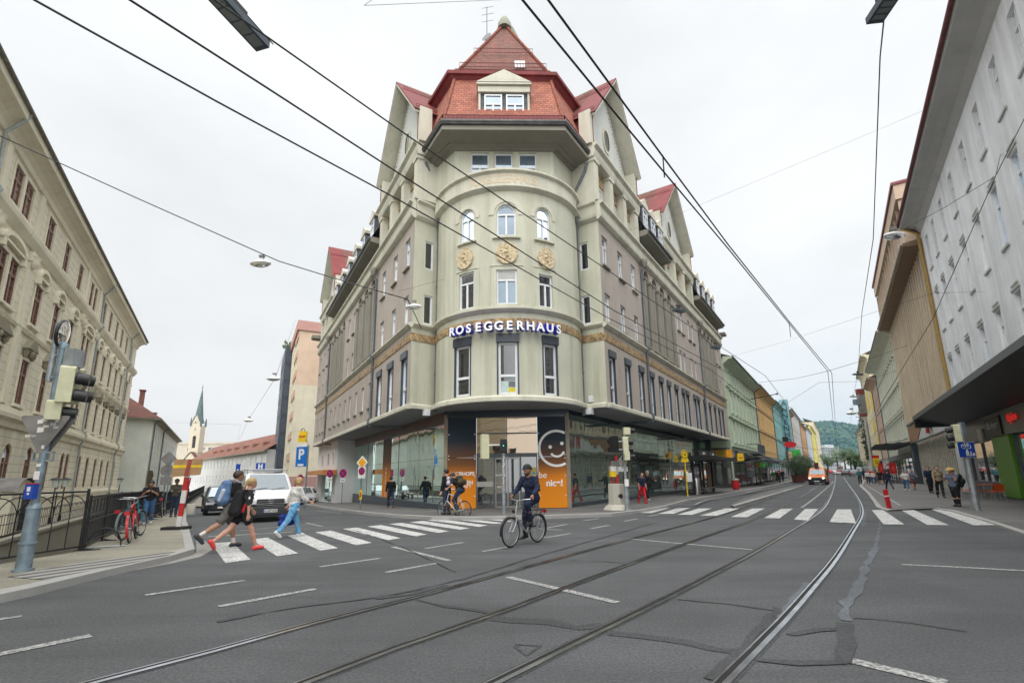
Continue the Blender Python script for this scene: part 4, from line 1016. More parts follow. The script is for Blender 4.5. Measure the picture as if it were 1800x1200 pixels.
# ================================================================ other houses
BROWN_F = plain('brown_window_frame', (.16, .065, .035), .5, var=.25)
M_FARP = [glass('far_pane', (.05, .055, .06), .08, .06), glass('far_pane_light', (.30, .31, .31), .06, .08), M_PANED[1]]
def rusticated(name, c, h=.42, w=3.0):
    t = NT(name)
    base = t.ramp(t.noise(.5, 6, .62), [(.3, sc(c, .86)), (.7, sc(c, 1.06))])
    st = t.ramp(t.noise((1.4, 1.4, .08), 5, .65), [(.5, 0), (.75, .5)])
    b = t.n('ShaderNodeTexBrick', offset=.5); b.inputs['Scale'].default_value = 1
    for k, v in (('Brick Width', w), ('Row Height', h), ('Mortar Size', .018), ('Mortar Smooth', .2), ('Bias', 0.)): b.inputs[k].default_value = v
    b.inputs['Color1'].default_value = (1, 1, 1, 1); b.inputs['Color2'].default_value = (.95, .95, .95, 1); b.inputs['Mortar'].default_value = (.62, .6, .55, 1)
    t.l(t.mapping(1., 'UV'), b.inputs['Vector'])
    x = t.mix(1., t.mix(st, base, sc(c, .5)), b.outputs['Color'], 'MULTIPLY')
    t.col(x).set(Roughness=.9).bump(b.outputs['Fac'], .04, -1.); MATS[name] = t.m; return t.m
class House:
    def __init__(s, name, label, fr, u=0, group=None, cat='building'):
        p = fr.pt(u, 0, 0); s.o = thing(name, label, cat, p, 0, group); s.p = p; s.fr = fr
        s.inv = Matrix.Translation([-x for x in p])
    def put(s, mb, name, mats, par=None, one=False):
        if name in SPLIT and not one:
            P = pieces(mb)
            if 1 < len(P) <= 90:
                for q in P: r = s.put(q, name, mats, par, True)
                return r
        o = mb.build(name, mats, par or s.o)
        if par is None: o.matrix_parent_inverse = s.inv
        return o
    def win(s, *a, **k):
        w_ = simple_window(None, *a, **k) if 'mull' not in k and 'tr' not in k and 'arch' not in k else window(None, *a, **k)
        w_.parent = s.o; w_.matrix_parent_inverse = s.inv; return w_
# ---- ornate house across the canal
_a = R_(-31); _d = (math.sin(_a), math.cos(_a)); FO = Fr((-10.19-_d[1]*6.5, 11.92+_d[0]*6.5), _d, (_d[1], -_d[0]))
OC = (.74, .70, .55)
M_ORU = rusticated('rusticated_yellow_render', OC); M_ORN = stucco('old_yellow_render', OC, dirt=(.16, .13, .07), amt=.6); M_ORD = stucco('weathered_stone', (.27, .245, .17), amt=.7)
M_ORP = [glass('old_pane', (.10, .12, .13), .10, .04), glass('old_dark_pane', (.025, .027, .03), .07, .04), glass('old_blind_pane', (.36, .34, .29), .06, .08)]
h = House('ornate_building', 'old pale yellow building with brown windows and hooded pediments across the canal', FO, 20)
sing = [-18, -14.6, -11.2, -7.8, -4.4, -1, 2.4, 5.8, 9.2]; OW = [(u, u+1.2) for u in sing]+[(12.65, 13.8), (14.1, 15.25), (17.85, 19.05), (21.25, 22.4), (24.7, 25.85), (28.25, 29.25), (29.5, 30.5), (33., 34.1), (35.7, 36.8), (38.7, 39.8), (41.5, 42.6), (44.4, 45.5), (47.9, 49.)]
cent = [(a+b)/2 for a, b in OW if not (12 < a < 16 or 28 < a < 31)]+[13.95, 29.4]
w_ = MB(); ops = []
for a, b in OW: ops += [(a, b, 13.9, 15.75), (a, b, 9.62, 11.8), (a, b, 5.45, 7.75)]
wall(w_, FO, -22, 51.6, 4.7, 16.3, ops, .12)
wall(w_, FO, -22, 51.6, -.55, 4.7, [(a, b, 1.1, 3.5, True) for a, b in OW], .25)
w_.quad(FO.pt(51.6, 0, -.6), FO.pt(51.6, -14, -.6), FO.pt(51.6, -14, 17), FO.pt(51.6, 0, 17)); w_.quad(FO.pt(-22, 0, -.6), FO.pt(-22, -14, -.6), FO.pt(-22, -14, 17), FO.pt(-22, 0, 17))
h.put(w_, 'wall', M_ORU)
m_ = MB()
for prof in ([(0, 16.05), (.1, 16.1), (.14, 16.35), (.3, 16.55), (.55, 16.7), (.74, 16.75), (.78, 17.05), (0, 17.2)], [(0, 12.95), (.1, 13.), (.3, 13.3), (.34, 13.5), (.1, 13.62), (0, 13.66)], [(0, 8.95), (.08, 8.98), (.14, 9.12), (0, 9.2)], [(0, 4.2), (.12, 4.25), (.16, 4.5), (.34, 4.65), (.36, 4.85), (.1, 4.95), (.1, 5.2), (0, 5.25)], [(0, .55), (.1, .6), (.1, .8), (0, .85)]): m_.ext(FO, prof, -22, 51.85)
h.put(m_, 'cornice', M_ORN)
ga = MB(); ga.tube([FO.pt(-22, .84, 17.12), FO.pt(52.3, .84, 17.12)], .1, 6); ga.quad(FO.pt(-22, .78, 17.2), FO.pt(52.3, .78, 17.2), FO.pt(52.3, -7, 21.5), FO.pt(-22, -7, 21.5)); ga.box(FO, 51.86, 52.3, -14, .78, 16.8, 17.1)
h.put(ga, 'roof', plain('weathered_roof_edge', (.16, .15, .12), .7, var=.3))
k_ = MB()
for a, b in OW:
    for z0, z1 in ((13.9, 15.75), (9.62, 11.8), (5.45, 7.75)):
        for q in ((a-.14, a, z0, z1), (b, b+.14, z0, z1), (a-.14, b+.14, z1, z1+.14)): k_.box(FO, q[0], q[1], 0, .05, q[2], q[3])
        k_.box(FO, a-.2, b+.2, 0, .14, z0-.14, z0)
for i, c in enumerate(cent):
    wd = 1.55 if c in (13.95, 29.4) else .85
    k_.box(FO, c-wd, c+wd, 0, .2, 12.1, 12.2)
    N = 9; k_.poly(FO, [(c-wd, 12.2)]+[(c+wd*math.cos(math.pi*(1-j/N)), 12.2+.55*math.sin(math.pi*j/N)) for j in range(1, N)]+[(c+wd, 12.2), (c+wd*.75, 12.2)]+[(c+wd*.75*math.cos(math.pi*j/N), 12.2+.36*math.sin(math.pi*j/N)) for j in range(1, N)]+[(c-wd*.75, 12.2)], 0, .22)
    for s_ in (-1, 1): k_.box(FO, c+s_*wd*.86-.12, c+s_*wd*.86+.12, 0, .22, 11.75, 12.1)
h.put(k_, 'window_surround', M_ORN)
k_ = MB()
for c in cent:
    wd = 1.35 if c in (13.95, 29.4) else .72
    k_.box(FO, c-wd, c+wd, 0, .2, 8.2, 8.3); k_.poly(FO, [(c-wd*1.1, 8.3), (c+wd*1.1, 8.3), (c+wd*.45, 8.72), (c, 8.86), (c-wd*.45, 8.72)], 0, .27)
    for s_ in (-1, 1): k_.lathe(FO.pt(c+s_*wd*.8, .1, 7.95), [(.04, -.1), (.13, .05), (.15, .22)], 7)
    k_.lathe(FO.pt(c, .18, 8.05), [(0, -.18), (.12, -.05), (.16, .12), (.1, .22)], 7)
h.put(k_, 'hood_mould', M_ORD)
pp = MB()
for u in (11.6, 16.4, 27.2, 31.4): pp.box(FO, u-.28, u+.28, 0, .12, 5.3, 12.9); pp.box(FO, u-.28, u+.28, 0, .1, 13.66, 16.05); pp.box(FO, u-.36, u+.36, 0, .2, 12.4, 12.9); pp.lathe(FO.pt(u, .16, 12.1), [(.1, 0), (.3, .2), (.22, .4), (.34, .6)], 8)
h.put(pp, 'pilaster', M_ORN)
for u in (10.6, 32.1, 46.7): d_ = MB(); d_.tube([FO.pt(u, .8, 17.05), FO.pt(u, .6, 16.6), FO.pt(u, .16, 16.0), FO.pt(u, .2, 13.7), FO.pt(u, .4, 13.4), FO.pt(u, .16, 12.9), FO.pt(u, .16, 5.3), FO.pt(u, .42, 4.9), FO.pt(u, .16, 4.1), FO.pt(u, .16, 0)], .075, 7); h.put(d_, 'downpipe', plain('pale_downpipe', (.30, .33, .31), .5, .1, .2))
for a, b in OW:
    if a < 8:
        if a > -12:
            for z0, z1 in ((9.62, 11.8), (5.45, 7.75)): h.win(FO, a, b, z0, z1, -.18, BROWN_F, M_PANED, .09)
        continue
    for z0, z1 in ((13.9, 15.75), (9.62, 11.8), (5.45, 7.75)): h.win(FO, a, b, z0, z1, o=-.09, fw=.13, mull=2, tr=(.68,), bars=(.22, .45, .84), fm=BROWN_F, gm=M_ORP)
    h.win(FO, a, b, 1.1, 3.5, o=-.12, fw=.1, mull=2, tr=(.6,), arch=True, fm=BROWN_F, gm=M_PANED)
# ---- white house, church, long convent wing, apartment blocks down the side street
fw2 = FO.sub(0, 2.2); h = House('white_house', 'plain white house with red tiled roof behind the ornate yellow building', fw2, 54)
M_WH = stucco('white_render', (.60, .62, .56), dirt=(.2, .19, .15), amt=.4)
w_ = MB(); ops = [(58+i*2.6+(.5 if i % 2 else 0), 58.8+i*2.6+(.5 if i % 2 else 0), z, z+1.7) for i in range(12) for z in (1.6, 5.3)]
wall(w_, fw2, 54, 95, -1.6, 8.5, ops, .15); w_.quad(fw2.pt(54, 0, -1.6), fw2.pt(54, -11, -1.6), fw2.pt(54, -11, 8.5), fw2.pt(54, 0, 8.5)); h.put(w_, 'wall', M_WH)
for q in ops: h.win(fw2, *q, -.12, M_WHITE, M_FARP)
r_ = MB(); r_.add([fw2.pt(53.3, .7, 8.6), fw2.pt(95, .7, 8.6), fw2.pt(95, -11.7, 8.6), fw2.pt(53.3, -11.7, 8.6), fw2.pt(59.5, -5.5, 13.2), fw2.pt(95, -5.5, 13.2)], [(0, 1, 5, 4), (0, 4, 3), (3, 4, 5, 2)])
ro = h.put(r_, 'roof', M_TILE); c_ = MB()
for u, o in ((60, -3.5), (64, -2.4), (80, -2.4)): c_.box(fw2, u, u+.8, o-.5, o, 10, 13.2 if u < 70 else 12); c_.box(fw2, u-.1, u+.9, o-.6, o+.1, 13.2 if u < 70 else 12, 13.35 if u < 70 else 12.15)
c_.build('chimney', M_TILE, ro).matrix_parent_inverse = Matrix()
e_ = MB(); e_.ext(fw2, [(0, 8.2), (.3, 8.4), (.7, 8.5), (.72, 8.65), (0, 8.65)], 53.4, 95); e_.box(fw2, 53.35, 54, -11.6, .7, 8.4, 8.6); h.put(e_, 'eaves', M_ORD)
d_ = MB(); d_.tube([fw2.pt(54.6, .6, 8.4), fw2.pt(54.6, .12, 8.0), fw2.pt(54.6, .12, -1)], .09, 6); d_.tube([fw2.pt(66, .6, 8.4), fw2.pt(66, .12, 8.0), fw2.pt(66, .12, -1)], .09, 6); h.put(d_, 'downpipe', M_PIPE)
# creeper on its corner
iv = MB(); rnd_ = random.Random(3)
for k in range(700):
    u = 55.2+rnd_.gauss(0, .55); z = 2.6-abs(rnd_.gauss(0, 1.7)); p = Vector(fw2.pt(u, .12+rnd_.random()*.45*max(.2, 1-abs(u-55.2)), z)); a = rnd_.random()*6.3; s_ = .09
    t1 = Vector((math.cos(a), .3, math.sin(a)))*s_; t2 = Vector((-math.sin(a), .2, math.cos(a)))*s_; iv.quad(p-t1, p+t2, p+t1, p-t2)
iv = iv.build('creeper', plain('dry_creeper', (.17, .135, .08), .9, var=.4)); tag(iv, 'dry brown creeper hanging on the corner of the white house', 'plant')
TC = (-97.4, 150.); CZ = -1
ch = thing('church', 'church with slim cream tower and pointed green copper spire', 'church', (*TC, CZ)); M_CHU = stucco('cream_church_wall', (.58, .51, .38), amt=.3); M_COP = plain('green_copper', (.085, .125, .115), .6, 0, .3, 2)
ft = Fr((TC[0]-1.6, TC[1]-1.45), (1, .12), (.12, -1)); inv = Matrix.Translation((-TC[0], -TC[1], -CZ))
def cput(mb, n, m): o = mb.build(n, m, ch); o.matrix_parent_inverse = inv; return o
w_ = MB(); wall(w_, ft, 0, 2.9, -1, 17.8, [(.95, 1.95, 10.9, 14.6, True), (1.25, 1.65, 16.2, 17.0, True)], .5)
w_.quad(ft.pt(0, 0, -1), ft.pt(0, -2.9, -1), ft.pt(0, -2.9, 17.8), ft.pt(0, 0, 17.8)); w_.quad(ft.pt(2.9, 0, -1), ft.pt(2.9, -2.9, -1), ft.pt(2.9, -2.9, 17.8), ft.pt(2.9, 0, 17.8))
w_.add([ft.pt(0, 0, 17.8), ft.pt(2.9, 0, 17.8), ft.pt(1.45, 0, 21)], [(0, 1, 2)]); w_.add([ft.pt(0, 0, 17.8), ft.pt(0, -2.9, 17.8), ft.pt(0, -1.45, 21)], [(0, 1, 2)]); w_.box(ft, -.15, 3.05, -3.05, .15, 9.4, 9.7)
cput(w_, 'tower', M_CHU)
g_ = MB(); g_.quad(ft.pt(.95, -.4, 10.9), ft.pt(1.95, -.4, 10.9), ft.pt(1.95, -.4, 14.6), ft.pt(.95, -.4, 14.6)); cput(g_, 'belfry_louvre', plain('dark_louvre', (.05, .04, .035), .8))
s_ = MB(); N = 8; cx_, cy_ = ft.pt(1.45, -1.45, 0)[:2]
s_.lathe((cx_, cy_, 18.6), [(1.6, 0), (1.15, 1.8), (.1, 10.6), (.04, 12.2)], 8, 0, False); s_.lathe((cx_, cy_, 29.6), [(.0, 0), (.25, .25), (0, .5)], 8)
for u, o in ((0, 0), (2.9, 0), (0, -2.9), (2.9, -2.9)): q = ft.pt(u, o, 17.6); s_.lathe(q, [(.3, 0), (.22, 1.8), (.0, 2.8)], 6)
cput(s_, 'spire', M_COP)
n_ = MB(); fn = Fr(ft.pt(-1.5, 2.0, 0)[:2], (1, .12), (.12, -1)); n_.poly(fn, [(0, -1), (7, -1), (7, 5), (3.5, 9.4), (0, 5)], -12, 0); n_.box(fn, 7, 26, -10, -2, -1, 5.5); cput(n_, 'nave', M_CHU)
n_ = MB(); n_.quad(fn.pt(7, -1, 5.3), fn.pt(26, -1, 5.3), fn.pt(26, -7, 9.5), fn.pt(7, -7, 9.5)); n_.quad(fn.pt(3.5, .2, 9.7), fn.pt(7.4, .2, 4.8), fn.pt(7.4, -12, 4.8), fn.pt(3.5, -12, 9.7)); n_.quad(fn.pt(3.5, .2, 9.7), fn.pt(-.4, .2, 4.8), fn.pt(-.4, -12, 4.8), fn.pt(3.5, -12, 9.7)); cput(n_, 'nave_roof', M_TILE)
pA, pB = (-37.8, 75.), (-80, 121.); fq = Fr(pA, (pB[0]-pA[0], pB[1]-pA[1]), None); LQ = math.dist(pA, pB)
if fq.n[1] > 0: fq.n = (-fq.n[0], -fq.n[1])
h = House('convent_wing', 'long white two storey building with weathered red tiled roof near the church', fq, 0)
w_ = MB(); ops = [(2+i*2.9, 2.9+i*2.9, z, z+1.6) for i in range(20) for z in (.6, 3.4)]; wall(w_, fq, 0, LQ, -1.5, 6.0, ops, .15); w_.quad(fq.pt(0, 0, -1.5), fq.pt(0, -11, -1.5), fq.pt(0, -11, 6), fq.pt(0, 0, 6)); h.put(w_, 'wall', stucco('convent_render', (.63, .63, .60), amt=.35))
for q in ops: h.win(fq, *q, -.1, M_WHITE, M_FARP)
r_ = MB(); r_.quad(fq.pt(-.4, .5, 5.8), fq.pt(LQ, .5, 5.8), fq.pt(LQ, -5.5, 9.6), fq.pt(-.4, -5.5, 9.6)); r_.quad(fq.pt(-.4, -11.5, 5.8), fq.pt(LQ, -11.5, 5.8), fq.pt(LQ, -5.5, 9.6), fq.pt(-.4, -5.5, 9.6)); ro = h.put(r_, 'roof', tiles('weathered_tiles', (.30, .11, .07), (.20, .085, .06), .3, .3, amt=.75)); h.put(MB().ext(fq, [(0, 5.6), (.5, 5.65), (.5, 5.85), (0, 5.9)], -.3, LQ), 'eaves', M_ORD)
s_ = MB()
for i in range(7): s_.box(fq, 6+i*6, 7.+i*6, -2.2, -1.2, 6.6, 7.5)
for q in pieces(s_): q.build('roof_vent', plain('tile_vent', (.22, .1, .07), .8), ro).matrix_parent_inverse = Matrix()
fbk = Fr((-139, 205), (1, .1), (.1, -1)); h = House('flat_block', 'pale beige block of flats with balconies behind the church tower', fbk, 0); w_ = MB(); ops = [(2+i*4.2, 5+i*4.2, z, z+1.6) for i in range(5) for z in (3, 6.5, 10, 13)]; wall(w_, fbk, -6, 24, -2, 16, ops, .6); w_.box(fbk, -6, 24, -8, .3, 16, 16.8); w_.box(fbk, 26, 60, -18, -4, -2, 13); h.put(w_, 'wall', stucco('beige_flats', (.52, .46, .36), amt=.3))
for q in ops: h.win(fbk, *q, -.5, M_GREY, M_FARP)
fA = Fr((-27.9, 61.2), (-5.8, 10.8), (.881, .473)); fA.n = (-fA.d[1], fA.d[0]); h = House('apartment_block', 'tall cream and salmon banded apartment block behind the corner house', fA, 0)
w_ = MB(); ops = [(1.2+i*2.6, 2.3+i*2.6, 2.2+z*2.65, 3.6+z*2.65) for i in range(4) for z in range(7)]; wall(w_, fA, 0, 12.3, 1.8, 20.6, ops, .15, 0); h.put(w_, 'wall', stucco('cream_flats', (.66, .60, .44), amt=.25))
w_ = MB(); w_.quad(fA.pt(0, 0, 1.), fA.pt(0, -24, 1.), fA.pt(0, -24, 13.4), fA.pt(0, 0, 13.4)); w_.quad(fA.pt(0, 0, 13.4), fA.pt(0, -24, 13.4), fA.pt(0, -24, 21.4), fA.pt(0, 0, 21.4), 1); h.put(w_, 'gable_end', [stucco('cream_end_wall', (.66, .61, .47), amt=.3), stucco('peach_end_wall', (.64, .48, .35), amt=.3)])
for q in ops: h.win(fA, *q, -.1, M_WHITE, M_FARP)
w_ = MB()
for z in range(7): w_.box(fA, .0, 5.5, .01, .1, 2.0+z*2.65+1.8, 2.0+z*2.65+2.75)
h.put(w_, 'salmon_band', stucco('salmon_band', (.55, .36, .25), amt=.3)); w_ = MB(); w_.box(fA, -.2, 12.3, -24, .3, 20.7, 22.0); h.put(w_, 'parapet', stucco('pink_parapet', (.50, .28, .24), amt=.3))
w_ = MB(); w_.box(fA, -.1, 12.3, -8, .2, -2, 1.8); h.put(w_, 'shop_floor', stucco('pink_shop_wall', (.42, .24, .22), amt=.3))
fN = fA; h = House('dark_tower_block', 'dark navy clad tower block beyond the cream flats', fN, 12.4); w_ = MB(); w_.box(fN, 12.4, 24, -12, .9, -2, 21.5, 0)
for i in range(4):
    for z in range(8): w_.box(fN, 13+i*2.7, 15.2+i*2.7, 0.9, .96, .6+z*2.6, 2.6+z*2.6, 1)
for z in range(8): w_.box(fN, 12.34, 12.4, -.2, .8, .6+z*2.6, 2.6+z*2.6, 1)
h.put(w_, 'cladding', [plain('navy_cladding', (.035, .045, .065), .45, .1), plain('navy_cassette', (.05, .062, .085), .4, .2)]); g_ = MB()
for k in range(160): q = Vector(fN.pt(12.5+random.random()*4, random.uniform(-3, 1.2), 21.5+random.random()*.7)); a = random.random()*6; g_.quad(q, q+Vector((.25*math.cos(a), .1, .25)), q+Vector((0, 0, .5)), q+Vector((-.25*math.cos(a), 0, .25)))
h.put(g_, 'roof_plants', plain('roof_greenery', (.07, .12, .04), .8))
# ---- rows along the main street
def row_house(name, label, fr, u0, u1, zt, c, floors, pitch, ww, seg=None, roof=None, eave=.7, trim=None, shop=None, shopz=4.0, base=None, hood=False, group=None, frames=None, flank=True, depth=12, strings=()):
    b = hz(*fr.pt((u0+u1)/2, 0, 0)[:2])-.3 if base is None else base
    h = House(name, label, fr, u0); n = max(1, int((u1-u0-.6)/pitch)); off = (u1-u0-n*pitch)/2
    ops = [(u0+off+pitch*i+(pitch-ww)/2, u0+off+pitch*i+(pitch+ww)/2, a, d) for i in range(n) for a, d in floors]
    w_ = MB(); wall(w_, fr, u0, u1, b, zt, ops, .16)
    if flank:
        for u in (u0, u1): w_.quad(fr.pt(u, 0, b), fr.pt(u, -depth, b), fr.pt(u, -depth, zt), fr.pt(u, 0, zt))
    M = stucco(name+'_render', c, amt=.4); h.put(w_, 'wall', M)
    mt = stucco(name+'_trim', trim or sc(c, 1.08), amt=.3); k_ = MB()
    k_.ext(fr, [(0, zt-.6), (.1, zt-.5), (eave*.6, zt-.15), (eave, zt-.1), (eave, zt+.12), (0, zt+.2)], u0, u1)
    for z in strings: k_.ext(fr, [(0, z-.15), (.14, z-.05), (.16, z+.08), (0, z+.15)], u0, u1)
    h.put(k_, 'cornice', mt)
    s_ = MB()
    for q in ops:
        s_.box(fr, q[0]-.1, q[1]+.1, 0, .1, q[2]-.12, q[2])
        for z_ in ((q[0]-.1, q[0], q[2], q[3]), (q[1], q[1]+.1, q[2], q[3]), (q[0]-.1, q[1]+.1, q[3], q[3]+.12)): s_.box(fr, *z_[:2], 0, .045, *z_[2:])
        if hood and q[2] < zt-4: s_.box(fr, q[0]-.18, q[1]+.18, 0, .22, q[3]+.3, q[3]+.42)
    h.put(s_, 'window_surround', mt)
    for q in ops: h.win(fr, *q, -.12, frames or M_WHITE, M_FARP)
    r_ = MB(); r_.quad(fr.pt(u0, eave, zt+.1), fr.pt(u1, eave, zt+.1), fr.pt(u1, -5, zt+2.6), fr.pt(u0, -5, zt+2.6)); r_.tube([fr.pt(u0, eave+.06, zt+.08), fr.pt(u1, eave+.06, zt+.08)], .09, 6, 1); h.put(r_, 'roof', [roof or M_ORD, M_PIPE])
    d_ = MB(); d_.tube([fr.pt(u1-.2, eave, zt), fr.pt(u1-.2, .1, zt-.7), fr.pt(u1-.2, .1, 3)], .08, 6); h.put(d_, 'downpipe', M_PIPE)
    if shop is not False:
        z1 = shopz; g_ = MB(); n2 = max(1, int((u1-u0)/3.6)); p2 = (u1-u0)/n2
        for i in range(n2):
            g_.box(fr, u0+p2*i+.3, u0+p2*(i+1)-.3, .02, .06, b+.7, z1-.9, 0)
        g_.box(fr, u0+.1, u1-.1, .0, .015, b, z1-.1, 1); g_.box(fr, u0+.2, u1-.2, .02, .14, z1-.85, z1-.25, 2)
        for i in range(n2+1): g_.box(fr, max(u0, u0+p2*i-.12), min(u1, u0+p2*i+.12), .02, .1, b, z1-.9, 1)
        h.put(g_, 'shop_front', [M_SHOPG, shop or plain('dark_shop_front', (.06, .058, .055), .5, var=.3), plain(name+'_fascia', random.choice([(.25, .24, .22), (.10, .10, .11), (.3, .26, .18)]), .5)])
    return h
M_SHOPG = glass('dim_shop_glass', (.05, .05, .045), .22, .04)
FRM = FR_.sub(0, .05)
G3 = [(4.75, 6.85), (7.85, 9.95), (11.0, 12.35)]
gh_ = row_house('green_house', 'pale mint green house with rows of white window hoods beside the corner house', FRM, 31.6, 54, 13.3, (.46, .56, .41), G3, 2.45, 1.05, hood=True, strings=(4.25, 7.3, 10.5), eave=.9, trim=(.52, .60, .47))
row_house('yellow_house', 'yellow orange house with closely set tall windows next to the mint green one', FRM, 54.05, 76.5, 13.7, (.62, .40, .16), [(4.8, 6.7), (7.9, 9.8), (11.1, 12.6)], 2.5, .95, strings=(7.4, 10.6), eave=.8, trim=(.66, .47, .24))
row_house('teal_house', 'turquoise house carrying the tall vertical hotel sign', FRM, 76.6, 94, 14.2, (.22, .46, .46), [(4.8, 6.7), (8, 9.9), (11.2, 12.9)], 2.9, 1., strings=(7.4,), eave=.7, trim=(.35, .52, .5))
row_house('peach_house', 'peach coloured house just beyond the turquoise hotel', FRM, 94.1, 121, 15.6, (.60, .42, .25), [(5.2, 7), (8.4, 10.3), (11.8, 13.5)], 3.6, 1., eave=.8)
row_house('grey_house', 'light grey plain house with a dark upper balcony in the left row', FRM, 121.1, 157, 17.6, (.55, .54, .53), [(5.5, 7.2), (9, 10.8), (12.4, 14.2)], 4.2, 1.1, eave=.5)
row_house('orange_house', 'orange brown rendered house between the light grey and blue grey ones', FRM, 157.1, 190, 16.8, (.52, .31, .15), [(6, 8), (10, 12)], 4.2, 1.1, eave=.6)
row_house('blue_grey_house', 'pale blue grey house far down the left row', FRM, 190.1, 240, 18.5, (.50, .53, .55), [(6, 8), (10, 12), (14, 16)], 5, 1.3, eave=.6)
row_house('bright_yellow_house', 'bright yellow house far down the left row', FRM, 240.1, 300, 22, (.62, .53, .12), [(7, 9), (11, 13), (15, 17)], 6, 1.6, eave=.6)
row_house('cream_tall_house', 'tall cream house with flat top at the far end of the left row', FRM, 300.1, 400, 29, (.60, .53, .36), [(9, 12), (15, 18), (21, 24)], 8, 2.2, eave=.4)
fk_ = Fr(FRM.pt(31.6, 0, 0)[:2], (-DR[1], DR[0]), (-DR[0], -DR[1])); g_ = MB(); g_.box(fk_, .15, 2.0, 0, .04, .12, 4.1, 0); g_.box(fk_, .25, 1.85, .04, .07, .5, 3.0, 1); g_.box(fk_, .25, 1.85, .04, .08, 3.1, 3.9, 2); gh_.put(g_, 'side_shop_front', [plain('dark_shop_front', (.06, .058, .055), .5), M_SHOPG, plain('amber_fascia', (.5, .33, .05), .5)])
# balcony and awnings on the mint and yellow houses
bl = MB(); bl.box(FRM, 41, 47.5, .05, 1.3, 3.7, 3.85)
for i in range(40): u = 41+6.5*i/39; bl.tube([FRM.pt(u, 1.26, 3.85), FRM.pt(u, 1.26, 4.8)], .02, 3)
bl.box(FRM, 41, 47.5, 1.22, 1.3, 4.78, 4.86); bl.box(FRM, 41, 41.06, .1, 1.3, 4.78, 4.86); tag(bl.build('balcony', M_GREY), 'dark iron balcony on the mint green house over the shops', 'balcony')
# vertical hotel sign
sg = thing('hotel_sign', 'tall teal blade sign with vertical letters ANNENHOF on the turquoise house', 'sign', FRM.pt(92, .1, 5.5)); b_ = MB(); b_.box(FRM, 91.6, 92, .1, 1.7, 5.6, 16.2); o = b_.build('panel', plain('teal_sign', (.16, .36, .40), .4), sg); o.matrix_parent_inverse = Matrix.Translation([-x for x in FRM.pt(92, .1, 5.5)])
l_ = MB()
for i, c_ in enumerate('ANNENHOF'): k = text_mb(c_, 1.5, FRM.pt(91.55, .9, 14.9-i*1.28), (FRM.n[0], FRM.n[1], 0), depth=.05, bold=.03); l_.add(k.v, k.f)
o = l_.build('lettering', plain('dark_letters', (.05, .07, .09), .5), sg); o.matrix_parent_inverse = Matrix.Translation([-x for x in FRM.pt(92, .1, 5.5)])
# ---- right-hand side
M_WHB = stucco('white_fine_render', (.82, .84, .86), dirt=(.3, .28, .25), amt=.55, streak=.46)
h = House('white_building', 'white house front with deep set narrow windows over the dark canopy on the right', FRW, 0)
ops = []; us = [-27.5+3.42*i for i in range(11)]
us = [-30.8, -27.2, -23.7, -20.2, -16.8, -13.2, -10.3, -7.05, -3.75, -.35, 3.1, 6.2, 8.9]
for u in us:
    ops += [(u, u+.95, 16.6, 19.2), (u, u+.95, 11.75, 14.7), (u, u+.95, 7.0, 9.55)]
w_ = MB(); wall(w_, FRW, -34, 11.1, 4.6, 20.4, ops, .2); h.put(w_, 'wall', M_WHB)
cv = MB(); cv.ext(FRW, [(0, 20.1), (.1, 20.2), (.3, 20.5), (.75, 20.72), (1.22, 20.76), (1.28, 21.0), (0, 21.1)], -34, 11.1); h.put(cv, 'cornice', stucco('grey_cove', (.46, .46, .45), amt=.4))
gt = MB(); gt.tube([FRW.pt(-34, 1.36, 21.02), FRW.pt(11.1, 1.36, 21.02)], .12, 6); gt.quad(FRW.pt(-34, 1.28, 21.12), FRW.pt(11.1, 1.28, 21.12), FRW.pt(11.1, -6, 25), FRW.pt(-34, -6, 25)); gt.quad(FRW.pt(11.1, 1.28, 21.08), FRW.pt(11.1, -6, 25), FRW.pt(11.1, -6, 20), FRW.pt(11.1, 0, 20)); h.put(gt, 'roof', plain('red_brown_roof_edge', (.14, .035, .03), .6, var=.3))
k_ = MB(); hd_ = MB()
for q in ops:
    k_.box(FRW, q[0]-.08, q[1]+.08, 0, .08, q[2]-.12, q[2])
    if q[2] < 15: hd_.ext(FRW, [(0, q[3]+.08), (.06, q[3]+.1), (.07, q[3]+.2), (0, q[3]+.22)], q[0]-.14, q[1]+.14); hd_.ext(FRW, [(0, q[3]+.3), (.05, q[3]+.33), (.05, q[3]+.4), (0, q[3]+.42)], q[0]-.05, q[1]+.05)
h.put(k_, 'window_sill', stucco('grey_sill', (.52, .52, .50), amt=.4)); h.put(hd_, 'hood_mould', MATS['grey_sill'])
for q in ops: h.win(FRW, *q, o=-.17, fw=.07, mull=2, tr=(.7,), fm=M_WHITE, gm=M_PANED)
d_ = MB(); d_.tube([FRW.pt(11.05, 1.2, 20.9), FRW.pt(11.05, .2, 20.1), FRW.pt(11.05, .12, 5)], .11, 7); h.put(d_, 'downpipe', plain('ochre_downpipe', (.40, .26, .07), .5, var=.2))
